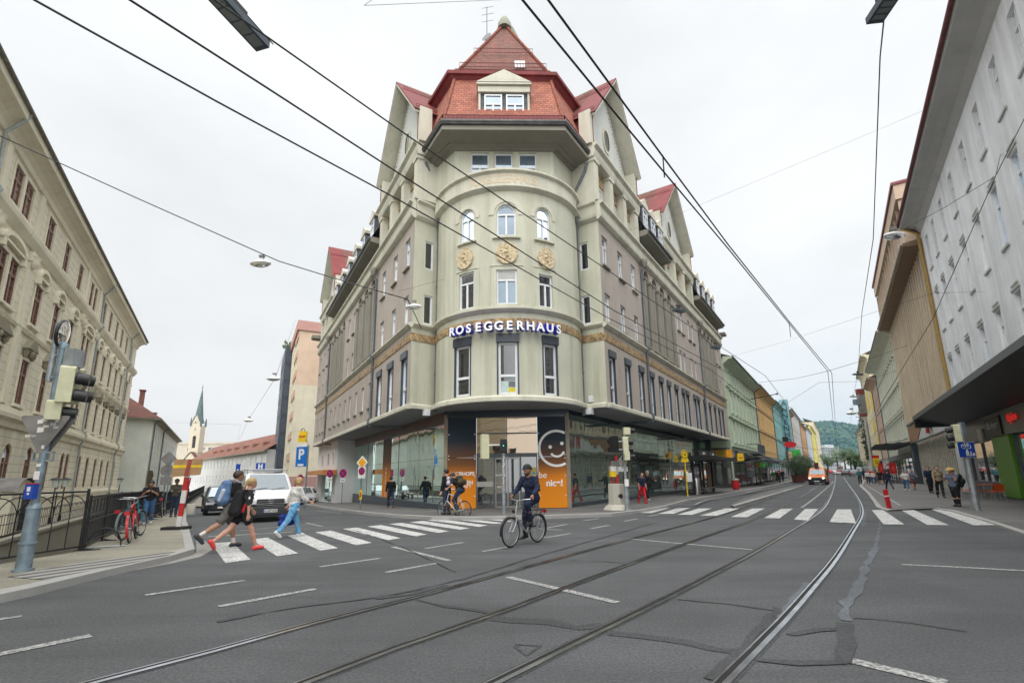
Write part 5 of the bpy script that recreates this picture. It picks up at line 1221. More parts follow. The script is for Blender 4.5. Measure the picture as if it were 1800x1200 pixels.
# shop floor under the canopy
w_ = MB(); w_.box(FRW, -34, 11.1, -.6, -.35, -.1, 4.6, 0); w_.box(FRW, -34, 11.1, -.35, .05, 3.45, 4.75, 1); h.put(w_, 'shop_wall', [plain('black_shop_wall', (.018, .018, .018), .5), plain('black_fascia', (.02, .02, .019), .35)])
g_ = MB()
for a, b in ((3.4, 6.6), (6.8, 10.4), (-3.2, -.5), (-6.5, -3.4), (-10, -6.7), (-14, -10.2)): g_.quad(FRW.pt(a, -.28, .3), FRW.pt(b, -.28, .3), FRW.pt(b, -.28, 3.4), FRW.pt(a, -.28, 3.4))
h.put(g_, 'shop_window', glass('night_dark_glass', (.012, .012, .012), .2, .02))
f_ = MB()
for u in (3.3, 6.7, 10.5, -3.3, -.45, -6.6): f_.box(FRW, u-.05, u+.05, -.34, -.2, .1, 3.45)
for a, b in ((-3.2, -.5), (-6.5, -3.4), (-10, -6.7), (3.4, 10.4)): f_.box(FRW, a, b, -.34, -.18, .1, .9)
h.put(f_, 'shop_frame', M_GREY)
gw = MB(); gw.box(FRW, -.25, 3.2, -.34, -.05, .1, 3.44, 0); h.put(gw, 'green_panel', plain('green_panel', (.13, .34, .025), .45, var=.08))
wp = MB(); wp.box(FRW, 11.2, 13.3, -.4, .1, -.1, 4.75); wp.box(FRW, 11.2, 13.3, .1, .14, 1.0, 1.16); wp.box(FRW, 11.2, 13.3, .1, .14, 1.26, 1.32); h.put(wp, 'pillar', stucco('white_pillar', (.60, .61, .62), amt=.3))
o = tag(text_mb('tipico', .62, FRW.pt(-2.3, .12, 4.05), (-DR[0], -DR[1], 0), depth=.06, bold=.002, space=1.12).build('shop_sign', glow('red_neon', (1., .04, .03), .11)), 'glowing red tipico letters on the black shop fascia', 'sign')
sg = thing('shop_sign', 'dark square shop sign with dim white lettering beside the red letters', 'sign', FRW.pt(1.6, .06, 4)); iv_ = Matrix.Translation([-x for x in FRW.pt(1.6, .06, 4)])
b_ = MB(); b_.box(FRW, .05, 3.2, .06, .12, 3.5, 4.55); b_.build('panel', plain('dark_olive_panel', (.035, .034, .028), .5), sg).matrix_parent_inverse = iv_
l_ = text_mb('s', .6, FRW.pt(2.95, .14, 3.92), (-DR[0], -DR[1], 0), depth=.04, bold=.0); k = text_mb('tü', .6, FRW.pt(2.35, .14, 3.92), (-DR[0], -DR[1], 0), depth=.04, bold=.02); l_.add(k.v, k.f); k = text_mb('dinger', .56, FRW.pt(1.15, .14, 3.92), (-DR[0], -DR[1], 0), depth=.04); l_.add(k.v, k.f); l_.build('lettering', plain('dim_white_letters', (.45, .45, .43), .5), sg).matrix_parent_inverse = iv_
pb = MB(); pb.box(FRW, 4.1, 5.2, .06, .16, 3.25, 4.1); tag(pb.build('shop_sign', plain('grey_lightbox', (.35, .34, .3), .4, var=.3, ns=3)), 'grey square light box under the canopy near the traffic light', 'sign')
cn = thing('canopy', 'huge dark canopy jutting over the right pavement', 'canopy', FRW.pt(-5, 1, 5)); iv_ = Matrix.Translation([-x for x in FRW.pt(-5, 1, 5)])
c_ = MB(); M_CAN = plain('black_canopy_edge', (.016, .016, .017), .35)
t = NT('canopy_boards'); w2 = t.n('ShaderNodeTexWave', wave_type='BANDS', bands_direction='Y'); w2.inputs['Scale'].default_value = 1.2; t.l(t.mapping(1., 'UV'), w2.inputs['Vector']); t.col(t.ramp(w2.outputs['Fac'], [(.02, (.004, .004, .004)), (.08, (.011, .011, .012))])).set(Roughness=.45); M_CANB = t.m
c_.add([FRW.pt(-34, .05, 4.75), FRW.pt(10.9, .05, 4.75), FRW.pt(10.9, 2.5, 5.35), FRW.pt(-34, 2.5, 5.35)], [(0, 1, 2, 3)]); c_.build('underside', M_CANB, cn).matrix_parent_inverse = iv_
c_ = MB(); c_.ext(FRW, [(2.5, 5.34), (2.56, 5.34), (2.56, 5.62), (.0, 5.7), (.0, 5.6), (2.5, 5.5)], -34, 10.9); c_.poly(FRW, [(10.9, 4.76), (10.96, 4.76), (10.96, 5.65), (10.9, 5.65)], .05, 2.5); c_.build('fascia', plain('canopy_fascia', (.022, .022, .024), .4), cn).matrix_parent_inverse = iv_
# brown house with vertical fins
h = House('brown_building', 'tan building faced with vertical stone fins and a brown eaves soffit', FRW, 11); FB = FRW
M_TAN = stucco('tan_stone', (.46, .375, .27), dirt=(.14, .1, .06), amt=.65, streak=.45)
M_TAN2 = stucco('tan_fin_stone', (.58, .485, .36), dirt=(.16, .12, .08), amt=.6, streak=.45)
w_ = MB(); ops = []; nfl = 4
us = [11.72+2.35*i for i in range(12)]
for u in us:
    for z in (7.6, 10.6, 13.6, 16.6): ops.append((u, u+.8, z, z+1.6))
wall(w_, FRW, 11.15, 40, 6.9, 19.4, ops, .18); w_.quad(FRW.pt(40, 0, 0), FRW.pt(40, -12, 0), FRW.pt(40, -12, 22), FRW.pt(40, 0, 22)); h.put(w_, 'wall', M_TAN)
f_ = MB()
for i in range(25): u = 11.3+1.175*i; f_.box(FRW, u, u+.3, 0, .13, 6.9, 19.2)
h.put(f_, 'stone_fins', M_TAN2)
for q in ops: h.win(FRW, *q, -.14, BROWN_F, [M_PANED[0], M_PANED[1]])
e_ = MB(); e_.ext(FRW, [(0, 19.2), (1.2, 19.32), (1.24, 19.6), (0, 19.75)], 11.15, 40); h.put(e_, 'eaves', plain('brown_soffit', (.22, .145, .085), .7, var=.2)); gt = MB(); gt.tube([FRW.pt(11.15, 1.3, 19.55), FRW.pt(40, 1.3, 19.55)], .1, 6); h.put(gt, 'gutter', M_CREAM)
a_ = MB(); a_.box(FRW, 12, 40, -8, .9, 19.8, 21.0, 0); a_.box(FRW, 12, 40, -8, -.6, 21.0, 23.9, 1); a_.box(FRW, 12, 40, -8, 1.0, 23.9, 25.2, 0); a_.box(FRW, 11.9, 40.2, -8, 1.15, 25.2, 25.45, 2)
for i in range(15): u = 12.2+i*2.0; a_.box(FRW, u, u+.16, -.6, .85, 21.0, 23.9, 0); a_.box(FRW, u+.4, u+1.5, .5, .7, 21.2, 22.1, 3)
h.put(a_, 'penthouse', [stucco('peach_penthouse', (.55, .43, .32), amt=.3), plain('dark_loggia', (.04, .04, .045), .5), M_RAILRED, plain('white_balcony_panel', (.6, .62, .65), .4)])
f_ = MB(); f_.box(FRW, 13.4, 37.3, -.9, -.6, -.1, 4.75, 0)
for i in range(26): u = 13.5+i*.92; f_.box(FRW, u, u+.26, -.6, -.25, 0, 4.75, 1); f_.box(FRW, u+.5, u+.62, -.6, -.45, 0, 4.75, 1)
h.put(f_, 'wooden_slat_front', [plain('grey_board', (.05, .048, .04), .8, var=.35), plain('weathered_slat', (.38, .36, .29), .8, var=.3, ns=3)])
f_ = MB(); f_.box(FRW, 11.15, 37.5, -.3, .25, 4.76, 6.9, 0); f_.poly(FRW, [(30.5, 4.85), (37.4, 4.85), (37.4, 6.6), (25, 6.6)], .25, .3, 1); f_.box(FRW, 11.15, 37.5, .25, .4, 6.7, 6.9, 2); f_.box(FRW, 22.2, 22.6, .25, .5, 5.0, 6.6, 3); f_.box(FRW, 20.4, 21.6, .3, .6, 5.4, 6.2, 2)
h.put(f_, 'fascia', [stucco('white_fascia', (.50, .50, .49), amt=.4), plain('brown_triangle', (.22, .10, .035), .5), M_GREY, plain('red_stripe', (.35, .02, .02), .5)])
f_ = MB(); f_.box(FRW, 37.35, 38.9, -.5, .2, -.1, 4.8); h.put(f_, 'corner_pier', plain('dark_pier', (.035, .045, .055), .4))
row_house('ornate_mint_house', 'pale mint ornate house with bracketed cornices on the right side', FRW, 40.1, 72, 19.3, (.52, .54, .43), [(5.8, 8.2), (9.6, 12), (13.4, 15.8), (16.8, 18.3)], 2.5, 1.1, hood=True, strings=(5.2, 9.0, 12.6), eave=1.4, trim=(.55, .57, .47))
row_house('pink_house', 'dusty pink house with brown eaves beyond the mint one', FRW, 72.1, 86.5, 18.2, (.50, .36, .28), [(5.8, 8), (9.6, 11.6), (13.2, 15.4)], 2.6, 1.1, strings=(9, 12.4), eave=1.3, roof=M_TILE)
row_house('cream_yellow_house', 'tall cream house with yellow painted blocks on the right side', FRW, 86.6, 118, 25.4, (.60, .55, .38), [(6, 8), (10, 12), (14, 16), (18, 20), (22, 24)], 5, 1.2, eave=.9)
yb = MB()
for a, b, z0, z1 in ((86.9, 94, 14.5, 18.2), (86.8, 93, 6.2, 9.6), (92, 100, 10, 13), (100, 110, 16, 20)): yb.poly(FRW, [(a, z0), (b, z0-.8), (b, z1-1), (a, z1)], .02, .05)
row_house('far_right_house', 'pale far house with a red tiled corner turret on the right', FRW, 150, 200, 15.5, (.58, .52, .38), [(6, 8), (10, 12)], 5, 1.3, eave=.5, roof=M_TILE)
row_house('grey_right_house', 'light grey narrow house in the distance on the right', FRW, 118.1, 149.9, 19, (.5, .49, .46), [(6, 8), (10, 12), (14, 16)], 4.4, 1.2, eave=.5)
h = House('painted_panels', 'yellow painted wall blocks on the cream house front', FRW, 90, cat='wall panel'); h.put(yb, 'panel', plain('yellow_wall_paint', (.62, .45, .06), .8, var=.1))
# modern grey block closing the street, wooded hill
xM = dep(1449, 800, 420)[0]; fM = Fr((xM, 420), (1, -.12), (-.12, -.99)); h = House('modern_block', 'grey modern office block with ribbon windows closing the street', fM, 0)
w_ = MB(); w_.box(fM, 0, 12.2, -14, 0, -2, 21, 0)
for k in range(6): w_.box(fM, .2, 12, 0, .08, 2.6+k*3.1, 4.3+k*3.1, 1)
for k in range(6):
    for i in range(6): w_.box(fM, 1+i*1.95, 1.4+i*1.95, .08, .16, 2.6+k*3.1, 4.3+k*3.1, 0)
w_.box(fM, -.2, 12.4, -.2, .6, 21, 21.6, 0); w_.box(fM, 2.5, 9.5, -10, -2, 21.6, 24, 2); w_.box(fM, 12.3, 24, -14, -6, -2, 14.5, 2); h.put(w_, 'wall', [stucco('grey_office', (.34, .36, .36), amt=.3), M_FARP[0], plain('white_plant_room', (.5, .52, .52), .6)])
hl = MB(); rnd_ = random.Random(5)
NX, NY = 120, 26
def hh(i, j):
    x = i/NX; y = j/NY
    ridge = 160+10*math.sin(x*7+.6)+6*math.sin(x*17)+3*math.sin(x*41)
    return ridge*(1-(1-y)**1.7)-6
vs = []
for i in range(NX+1):
    for j in range(NY+1):
        X = 700+i*700/NX; Y = 1250+j*14
        vs.append((X+rnd_.uniform(-2, 2), Y, hh(i, j)+rnd_.uniform(-3, 5)))
hl.add(vs, [(i*(NY+1)+j, (i+1)*(NY+1)+j, (i+1)*(NY+1)+j+1, i*(NY+1)+j+1) for i in range(NX) for j in range(NY)])
t = NT('forest'); v = t.n('ShaderNodeTexVoronoi'); v.inputs['Scale'].default_value = .11; t.l(t.tc(), v.inputs['Vector'])
k = t.mix(1., t.ramp(t.noise(.012, 6, .65), [(.35, (.03, .055, .02)), (.65, (.085, .12, .04))]), t.ramp(v.outputs['Distance'], [(.1, 1.2), (.8, .45)]), 'MULTIPLY'); t.col(k).set(Roughness=1.).bump(v.outputs['Distance'], 6, -1.)
tag(hl.build('hill', t.m), kind='structure')
# crowns along the ridge and slope
ic = MB()
for k in range(1700):
    i = rnd_.random()*NX; j = NY*(1-rnd_.random()**2.2*.75); X = 700+i*700/NX; Y = 1250+j*14; z = hh(i, j); r = rnd_.uniform(4, 8)
    ic.lathe((X, Y, z), [(r*.7, -1), (r, r*.5), (r*.8, r*1.1), (r*.25, r*1.6), (0, r*1.7)], 6, 0, True, (rnd_.uniform(-.2, .2), rnd_.uniform(-.2, .2), 1))
tag(ic.build('hill_forest', t.m), kind='stuff', label='wooded hillside closing the view down the street', cat='forest')
# the air between here and the hill
hz_ = MB(); x0, x1, y0, y1, z0, z1 = -170, 1480, -30, 1680, -5, 185
hz_.add([(x0, y0, z0), (x1, y0, z0), (x1, y1, z0), (x0, y1, z0), (x0, y0, z1), (x1, y0, z1), (x1, y1, z1), (x0, y1, z1)], [(3, 2, 1, 0), (4, 5, 6, 7), (0, 1, 5, 4), (1, 2, 6, 5), (2, 3, 7, 6), (3, 0, 4, 7)]); t = bpy.data.materials.new('haze_air'); t.use_nodes = True; nt_ = t.node_tree; nt_.nodes.clear()
o_ = nt_.nodes.new('ShaderNodeOutputMaterial'); pv = nt_.nodes.new('ShaderNodeVolumePrincipled'); pv.inputs['Color'].default_value = (.3, .68, 1, 1); pv.inputs['Density'].default_value = .00013; pv.inputs['Anisotropy'].default_value = 0
nt_.links.new(pv.outputs[0], o_.inputs['Volume']); ho = hz_.build('haze', t); tag(ho, kind='stuff', label='pale blue haze in the air over the whole street', cat='haze')
# ================================================================ street furniture
M_GALV = plain('galvanised_steel', (.33, .36, .38), .5, .5, .25, 5)
M_GALVB = plain('blue_grey_steel', (.20, .26, .30), .5, .35, .3, 5)
M_SIGCR = plain('cream_signal_housing', (.55, .54, .36), .5, var=.1)
M_BLK = plain('black_plastic', (.015, .015, .017), .45)
M_IRON = plain('black_iron', (.018, .018, .02), .5, .2)
M_BLUE = plain('sign_blue', (.01, .06, .38), .4); M_RED = plain('sign_red', (.50, .015, .02), .45); M_SWH = plain('sign_white', (.75, .75, .74), .45); M_YEL = plain('sign_yellow', (.80, .55, .02), .45)
M_BACK = plain('sign_back', (.24, .23, .22), .55, .3, .25, 3); M_VIOL = plain('no_parking_blue', (.035, .02, .20), .45)
M_CONC = stucco('cast_concrete', (.46, .44, .38), amt=.5, fine=40); M_RUB = plain('black_rubber', (.02, .02, .02), .85)
M_WD = plain('worn_cardboard', (.42, .26, .13), .8, var=.2)
M_STL = plain('stainless', (.45, .44, .42), .3, .8, .15)
FWD = lambda yaw: Fr((0, 0), (math.cos(yaw), math.sin(yaw)), (math.sin(yaw), -math.cos(yaw)))   # local frame facing -y when yaw=0
def sub(par, mb, name, mats): return mb.build(name, mats, par)
F0 = Fr((0, 0), (1, 0), (0, -1))
def signal_head(par, z, lamps=2, r=.1, x=0, y=0, yaw=0., housing=None, lens=None, name='signal_head', visor=True):
    f = Fr((x, y), (math.cos(yaw), math.sin(yaw)), (math.sin(yaw), -math.cos(yaw)))
    mb = MB(); hgt = lamps*.32
    pts = [(-.16, 0), (.16, 0), (.16, hgt), (.12, hgt+.04), (-.12, hgt+.04), (-.16, hgt)]
    mb.poly(f.sub(0, 0, z), pts, -.12, .1, 0)
    h = mb.build(name, housing or M_SIGCR, par)
    v = MB()
    for k in range(lamps):
        c = Vector(f.pt(0, .1, z+.16+.32*k)); ax = Vector((f.n[0], f.n[1], -.12))
        v.lathe(c, [(r+.03, 0), (r+.035, .05), (r+.02, .2)], 12, 0, True, ax); v.lathe(c, [(r+.015, .19), (r*.9, .03), (0, .0)], 12, 0, True, ax)
    v.build('visor', M_BLK, h)
    if lens is not None:
        l = MB(); l.disc(f.pt(0, .14, z+.16+.32*lens[0]), (f.n[0], f.n[1], 0), r*.9, .02, 12); l.build('lamp', lens[1], h)
    return h
def plate(par, shape, c, s, yaw=0., mats=None, name='sign_plate', rot=0.):
    "flat traffic sign; shape in square, circle, diamond, rect(w,h), tri"
    f = Fr(c[:2], (math.cos(yaw), math.sin(yaw)), (math.sin(yaw), -math.cos(yaw)), c[2])
    mb = MB()
    if shape == 'circle': p = [(s*math.cos(2*math.pi*k/28), s*math.sin(2*math.pi*k/28)) for k in range(28)]
    elif shape == 'diamond': p = [(0, -s), (s, 0), (0, s), (-s, 0)]
    elif shape == 'tri': p = [(-s, s*.6), (0, -s), (s, s*.6)]
    elif shape == 'ctri': p = [(-s, s*.62), (-s*.93, s*.7), (s*.93, s*.7), (s, s*.62), (s*.08, -s), (-s*.08, -s)]
    else: w_, h_ = s; p = [(-w_/2, -h_/2), (w_/2, -h_/2), (w_/2, h_/2), (-w_/2, h_/2)]
    mb.poly(f, p, -.012, .0, 0)
    return mb.build(name, mats or M_SWH, par), f
def no_parking(par, c, r, yaw):
    o, f = plate(par, 'circle', c, r, yaw, M_RED)
    g = MB(); n = 28; g.poly(f, [(r*.84*math.cos(2*math.pi*k/n), r*.84*math.sin(2*math.pi*k/n)) for k in range(n)], 0, .004); g.build('blue_disc', M_VIOL, o)
    b = MB(); w_ = r*.09
    for s_ in (1, -1):
        b.poly(f, [(-r*.62-w_, s_*(r*.62-w_)), (-r*.62+w_, s_*(r*.62+w_)), (r*.62+w_, -s_*(r*.62-w_)), (r*.62-w_, -s_*(r*.62+w_))], .004, .007+.001*s_)
    b.build('red_bars', M_RED, o); return o
def pole_mb(h, r, r2=None, x=0, y=0, z=0, n=10): return MB().tube([(x, y, z), (x, y, z+h*.5), (x, y, z+h)], [r, (r+(r2 or r))/2, r2 or r], n)
# ---- near left signal mast
bx_, by_, bz_ = at(40, 1003, .12)
t1 = thing('traffic_light_pole', 'blue grey traffic light mast with mirror and stickers at the left pavement corner', 'traffic light', (bx_, by_, bz_))
m_ = pole_mb(1.05, .115, .1); m_.lathe((0, 0, 1.05), [(.11, 0), (.09, .06), (.062, .09)], 12); m_.lathe((0, 0, .45), [(.132, 0), (.132, .03)], 12); m_.lathe((0, 0, 0), [(.15, 0), (.15, .04)], 12); m_.tube([(0, 0, 1.1), (0, 0, 4.05)], .062, 12); m_.lathe((0, 0, 3.98), [(.075, 0), (.08, .1), (.03, .14)], 12); m_.build('mast', M_GALVB, t1)
m_ = MB(); m_.tube([(-.16, 0, 3.35), (-.16, 0, 4.5)], .05, 8); m_.tube([(-.2, 0, 3.42), (.1, 0, 3.42)], .035, 6); m_.tube([(-.2, 0, 3.85), (.1, 0, 3.85)], .03, 6); m_.tube([(-.16, 0, 4.3), (-.0, -.05, 4.3)], .02, 6); m_.build('bracket_tube', M_GALV, t1)
yaw = R_(62); m_ = MB(); ax = Vector((.85, .38, -.1)); m_.lathe((-.05, -.04, 4.28), [(.26, 0), (.27, .03), (.24, .05)], 20, 0, True, ax); mr_ = m_.build('convex_mirror', M_BLK, t1); g = MB(); g.lathe(Vector((-.05, -.04, 4.28))+ax.normalized()*.05, [(.24, 0), (.16, .03), (0, .045)], 20, 0, True, ax); g.build('mirror_glass', glass('mirror_glass', (.5, .55, .6), .85, .01), mr_)
m_ = MB(); m_.box(F0, .16, .34, -.12, .12, 3.62, 3.96); m_.tube([(0, 0, 3.7), (.2, 0, 3.7)], .02, 5); m_.box(F0, .2, .3, -.1, .1, 3.5, 3.62); m_.build('control_box', M_GALV, t1)
signal_head(t1, 2.94, 2, .08, .24, -.02, R_(122)); signal_head(t1, 2.98, 2, .08, .05, .3, R_(140)); signal_head(t1, 2.62, 1, .07, .1, -.02, R_(122), name='cycle_signal')
m_ = MB()
for z in (2.96, 3.55): m_.tube([(0, 0, z), (.2, 0, z)], .022, 6)
m_.build('arm', M_GALV, t1)
o, f = plate(t1, 'ctri', (-.02, .07, 2.42), .4, R_(8), M_BACK, 'sign_back'); o.rotation_euler = (0, 0, 0)
o, f = plate(t1, 'ctri', (-.02, -.068, 2.42), .4, R_(8), M_BACK, 'sign_back')
s_ = MB(); rs = random.Random(2)
for k in range(9): u, z = rs.uniform(-.25, .22), rs.uniform(-.1, .2); w_, h_ = rs.uniform(.03, .06), rs.uniform(.02, .05); s_.poly(f, [(u-w_, z-h_), (u+w_, z-h_*.7), (u+w_*.9, z+h_), (u-w_, z+h_*.9)], .001, .003+k*.0005, k % 3)
s_.build('sticker', [M_SWH, plain('grey_sticker', (.4, .42, .45)), plain('pale_sticker', (.6, .58, .5))], o)
m_ = MB(); m_.box(F0, -.17, .17, -.02, .02, 2.02, 2.05); m_.box(F0, -.17, .17, -.02, .02, 1.87, 1.9); m_.box(F0, -.19, -.165, -.02, .02, 1.87, 2.05); m_.box(F0, .165, .19, -.02, .02, 1.87, 2.05); m_.box(F0, -.14, .02, -.085, -.06, 1.91, 2.0); m_.build('bracket', M_GALV, t1)
m_ = MB(); m_.box(F0, -.075, .075, .062, .16, 1.22, 1.48, 0); m_.box(F0, -.08, .08, .062, .17, 1.475, 1.49, 1); bb = m_.build('push_button', [M_BLUE, M_RED], t1); m_ = MB(); m_.box(F0, -.03, .03, .161, .164, 1.35, 1.43); m_.disc((0, -.163, 1.31), (0, 1, 0), .02, .006); m_.build('symbol', M_SWH, bb)
m_ = MB(); m_.poly(F0, [(-.05, 1.55), (.05, 1.55), (.05, 1.7), (-.05, 1.7)], .062, .066); m_.poly(F0, [(-.045, 2.1), (.04, 2.1), (.04, 2.16), (-.045, 2.16)], .062, .066); m_.poly(F0, [(-.04, 1.78), (.045, 1.78), (.05, 1.84), (-.03, 1.83)], .062, .066); m_.build('sticker', M_SWH, t1)
# ---- canal railing
frl = Fr(cab(0, -.06), CD, (-CN[0], -CN[1]))
def rail_z(a): return slope_z(a)+.12
rl = thing('canal_railing', 'long black iron railing of close bars along the canal pavement', 'railing', (*cab(0, 0), .12)); iv_ = Matrix.Translation((-cab(0, 0)[0], -cab(0, 0)[1], -.12))
def rput(mb, n, par=rl, inv=iv_): o = mb.build(n, M_IRON, par); o.matrix_parent_inverse = inv; return o
m_ = MB(); aa = [i*2. for i in range(0, 46)]
for h_ in (.14, .62, 1.16): m_.tube([frl.pt(a, 0, rail_z(a)+h_) for a in aa], .022 if h_ < 1 else .03, 5)
rput(m_, 'rail')
m_ = MB()
for i in range(0, 560):
    a = .14*i if i < 320 else .14*320+(i-320)*.2
    z = rail_z(a); m_.tube([frl.pt(a, 0, z+.1), frl.pt(a, 0, z+1.16)], .0125, 4, cap=False, sm=False)
rput(m_, 'bar_panel')
for a in [i*2. for i in range(0, 46)]:
    m_ = MB(); z = rail_z(a); m_.tube([frl.pt(a, 0, z-.05), frl.pt(a, 0, z+1.2)], .026, 5); m_.tube([frl.pt(a, 0, z+.05), frl.pt(a, .22, z+.0)], .018, 4); m_.box(frl, a-.06, a+.06, -.06, .3, z-.01, z+.015); rput(m_, 'post')
fnr = Fr(NEAR(0), (NEAR(5)[0]-CA[0], NEAR(5)[1]-CA[1])); r2 = thing('bridge_railing', 'black iron bridge railing with interlaced arches beside the mast', 'railing', (*CA, .12)); iv2 = Matrix.Translation((-CA[0], -CA[1], -.12))
m_ = MB()
for h_ in (.1, 1.28): m_.tube([fnr.pt(u, 0, .12+h_) for u in (0, 2, 4, 6, 9)], .022, 5)
rput(m_, 'rail', r2, iv2); m_ = MB(); sp = .36
for i in range(25):
    u = i*sp; m_.tube([fnr.pt(u, 0, .2), fnr.pt(u, 0, 1.4)], .014, 4)
    m_.tube([fnr.pt(u+2*sp*(1-math.cos(math.pi*k/10))/2, 0, .95+.38*math.sin(math.pi*k/10)) for k in range(11)], .011, 4)
rput(m_, 'arched_panel', r2, iv2)
for u in (0, 2.2, 4.4, 6.6): m_ = MB(); m_.tube([fnr.pt(u, 0, -.2), fnr.pt(u, 0, 1.46)], .03, 6); rput(m_, 'post', r2, iv2)
# far bank railing, lanterns, shed
fbr = Fr(cab(0, CANAL_W+.3), CD, (-CN[0], -CN[1])); fbo = thing('garden_fence', 'dark iron garden fence on the far bank of the canal', 'fence', fbr.pt(20, 0, -.4)); iv2 = Matrix.Translation([-x for x in fbr.pt(20, 0, -.4)])
m_ = MB()
for h_ in (.1, .5, .85): m_.tube([fbr.pt(u, 0, -.45+h_) for u in range(6, 50, 4)], .018, 4)
rput(m_, 'rail', fbo, iv2); m_ = MB()
for i in range(150): u = 6+i*.28; m_.tube([fbr.pt(u, 0, -.45), fbr.pt(u, 0, .46)], .012, 4, cap=False)
for i in range(38): u = 6+i*1.12; m_.tube([fbr.pt(u+.28*k, 0, .3+.12*math.sin(math.pi*k/2)) for k in range(3)], .01, 3)
rput(m_, 'bar_panel', fbo, iv2)
for i, (px, u) in enumerate(((97, 18.6), (114, 20.3), (213, 36.9))):
    p = fbr.pt(u, -.3, -.42); L = thing('lantern', ['black lantern post with white glass left of its twin on the far bank', 'black lantern post with white glass right of its twin on the far bank', 'black lantern post alone before the white house'][i], 'lantern', p, 0, 'lanterns on the far canal bank')
    m_ = MB(); m_.tube([(0, 0, 0), (0, 0, 1.75)], [.04, .028], 7); m_.lathe((0, 0, 0), [(.08, 0), (.05, .3)], 8); m_.build('post', M_IRON, L)
    m_ = MB(); m_.lathe((0, 0, 1.74), [(.09, 0), (.17, .36)], 6, 0, False); m_.build('glass', plain('opal_glass', (.62, .68, .66), .3), L); m_ = MB(); m_.lathe((0, 0, 2.1), [(.26, 0), (.22, .05), (.05, .12)], 6, 0, False); m_.build('cap', M_IRON, L)
sd_ = thing('garden_shed', 'small rendered shed with a rounded metal roof on the far canal bank', 'shed', fbr.pt(13.6, -.9, -.45)); iv2 = Matrix.Translation([-x for x in fbr.pt(13.6, -.9, -.45)]); m_ = MB(); N = 10; pr = [(13., -.45), (15.6, -.45)]+[(14.3+1.3*math.cos(math.pi*k/N), 1.2+.5*math.sin(math.pi*k/N)) for k in range(N+1)]; m_.poly(fbr, pr, -1.9, -.35, 0); o = m_.build('wall', M_ORN, sd_); o.matrix_parent_inverse = iv2
m_ = MB(); A = [fbr.pt(14.3+1.42*math.cos(math.pi*k/N), -.2, 1.24+.54*math.sin(math.pi*k/N)) for k in range(N+1)]; B = [fbr.pt(14.3+1.42*math.cos(math.pi*k/N), -2., 1.24+.54*math.sin(math.pi*k/N)) for k in range(N+1)]
for k in range(N): m_.quad(A[k], A[k+1], B[k+1], B[k])
m_.build('roof', M_BACK, sd_).matrix_parent_inverse = iv2; m_ = MB(); m_.box(fbr, 14.2, 15.2, -.36, -.33, -.4, 1.3); m_.build('door', M_IRON, sd_).matrix_parent_inverse = iv2
# ---- leaning beacon with cardboard
p = at(313, 930, .12); t1 = thing('warning_beacon', 'leaning red and white beacon with a cardboard sheet on the left kerb', 'beacon', p, R_(4)); m_ = MB(); m_.box(F0, -.42, .3, -.2, .2, 0, .09); m_.build('base', M_RUB, t1)
fb = Fr((0, 0), (1, 0), (0, -1)); M_RW = NT('red_white_bands'); s_ = M_RW.n('ShaderNodeSeparateXYZ'); M_RW.l(M_RW.tc(), s_.inputs[0]); mm = M_RW.n('ShaderNodeMath', operation='MULTIPLY'); mm.inputs[1].default_value = 1.25; M_RW.l(s_.outputs[2], mm.inputs[0]); fr2 = M_RW.n('ShaderNodeMath', operation='FRACT'); M_RW.l(mm.outputs[0], fr2.inputs[0]); cr = M_RW.ramp(fr2.outputs[0], [(.49, (.72, .70, .68)), (.51, (.50, .03, .03))]); M_RW.col(cr).set(Roughness=.5); M_RWB = M_RW.m
m_ = MB(); m_.add([(-.07, -.03, .05), (.07, -.03, .05), (.07, .03, .05), (-.07, .03, .05), (.03, -.03, 2.1), (.17, -.03, 2.1), (.17, .03, 2.1), (.03, .03, 2.1)], [(0, 1, 5, 4), (1, 2, 6, 5), (2, 3, 7, 6), (3, 0, 4, 7), (4, 5, 6, 7)]); m_.build('blade', M_RWB, t1); m_ = MB(); m_.tube([(.0, .06, .1), (.16, .06, 1.6)], .02, 6); m_.build('support', M_RED, t1)
m_ = MB(); f3 = Fr((.12, -.05), (1, .08), (.08, -1)); m_.poly(f3, [(-.48, 1.62), (.38, 1.68), (.42, 2.18), (-.42, 2.18)], 0, .02); cb = m_.build('cardboard_sheet', M_WD, t1); m_ = MB(); m_.poly(f3, [(-.46, 1.9), (.41, 1.92), (.41, 1.99), (-.45, 2.0)], .02, .024, 0); m_.poly(f3, [(-.1, 1.65), (.04, 1.65), (.1, 2.18), (-.02, 2.18)], .024, .027, 1); m_.build('tape', [M_YEL, plain('dull_red_tape', (.35, .07, .06))], cb)
p = at(335, 903, .12); m_ = MB(); m_.lathe((0, 0, 0), [(.2, 0), (.2, .5), (.17, .52)], 14); o = m_.build('concrete_stump', M_CONC); o.location = p; tag(o, 'short grey concrete stump behind the leaning beacon', 'bollard')
# ---- sign mast seen from behind
p = at(283, 905, .12); t1 = thing('sign_post', 'post with three grey sign backs beside the canal railing', 'road sign', p); sub(t1, pole_mb(3.2, .035, x=-.0), 'post', M_GALVB); sub(t1, pole_mb(2.9, .03, x=.16), 'post', M_GALVB)
for sh, z, s in (('diamond', 2.85, .38), ('circle', 2.25, .3), ((0), 1.75, None)):
    if s: plate(t1, sh, (.06, -.06, z), s, R_(20), M_BACK, 'sign_back')
plate(t1, 'rect', (.06, -.06, 1.72), (.5, .42), R_(20), M_BACK, 'sign_back')
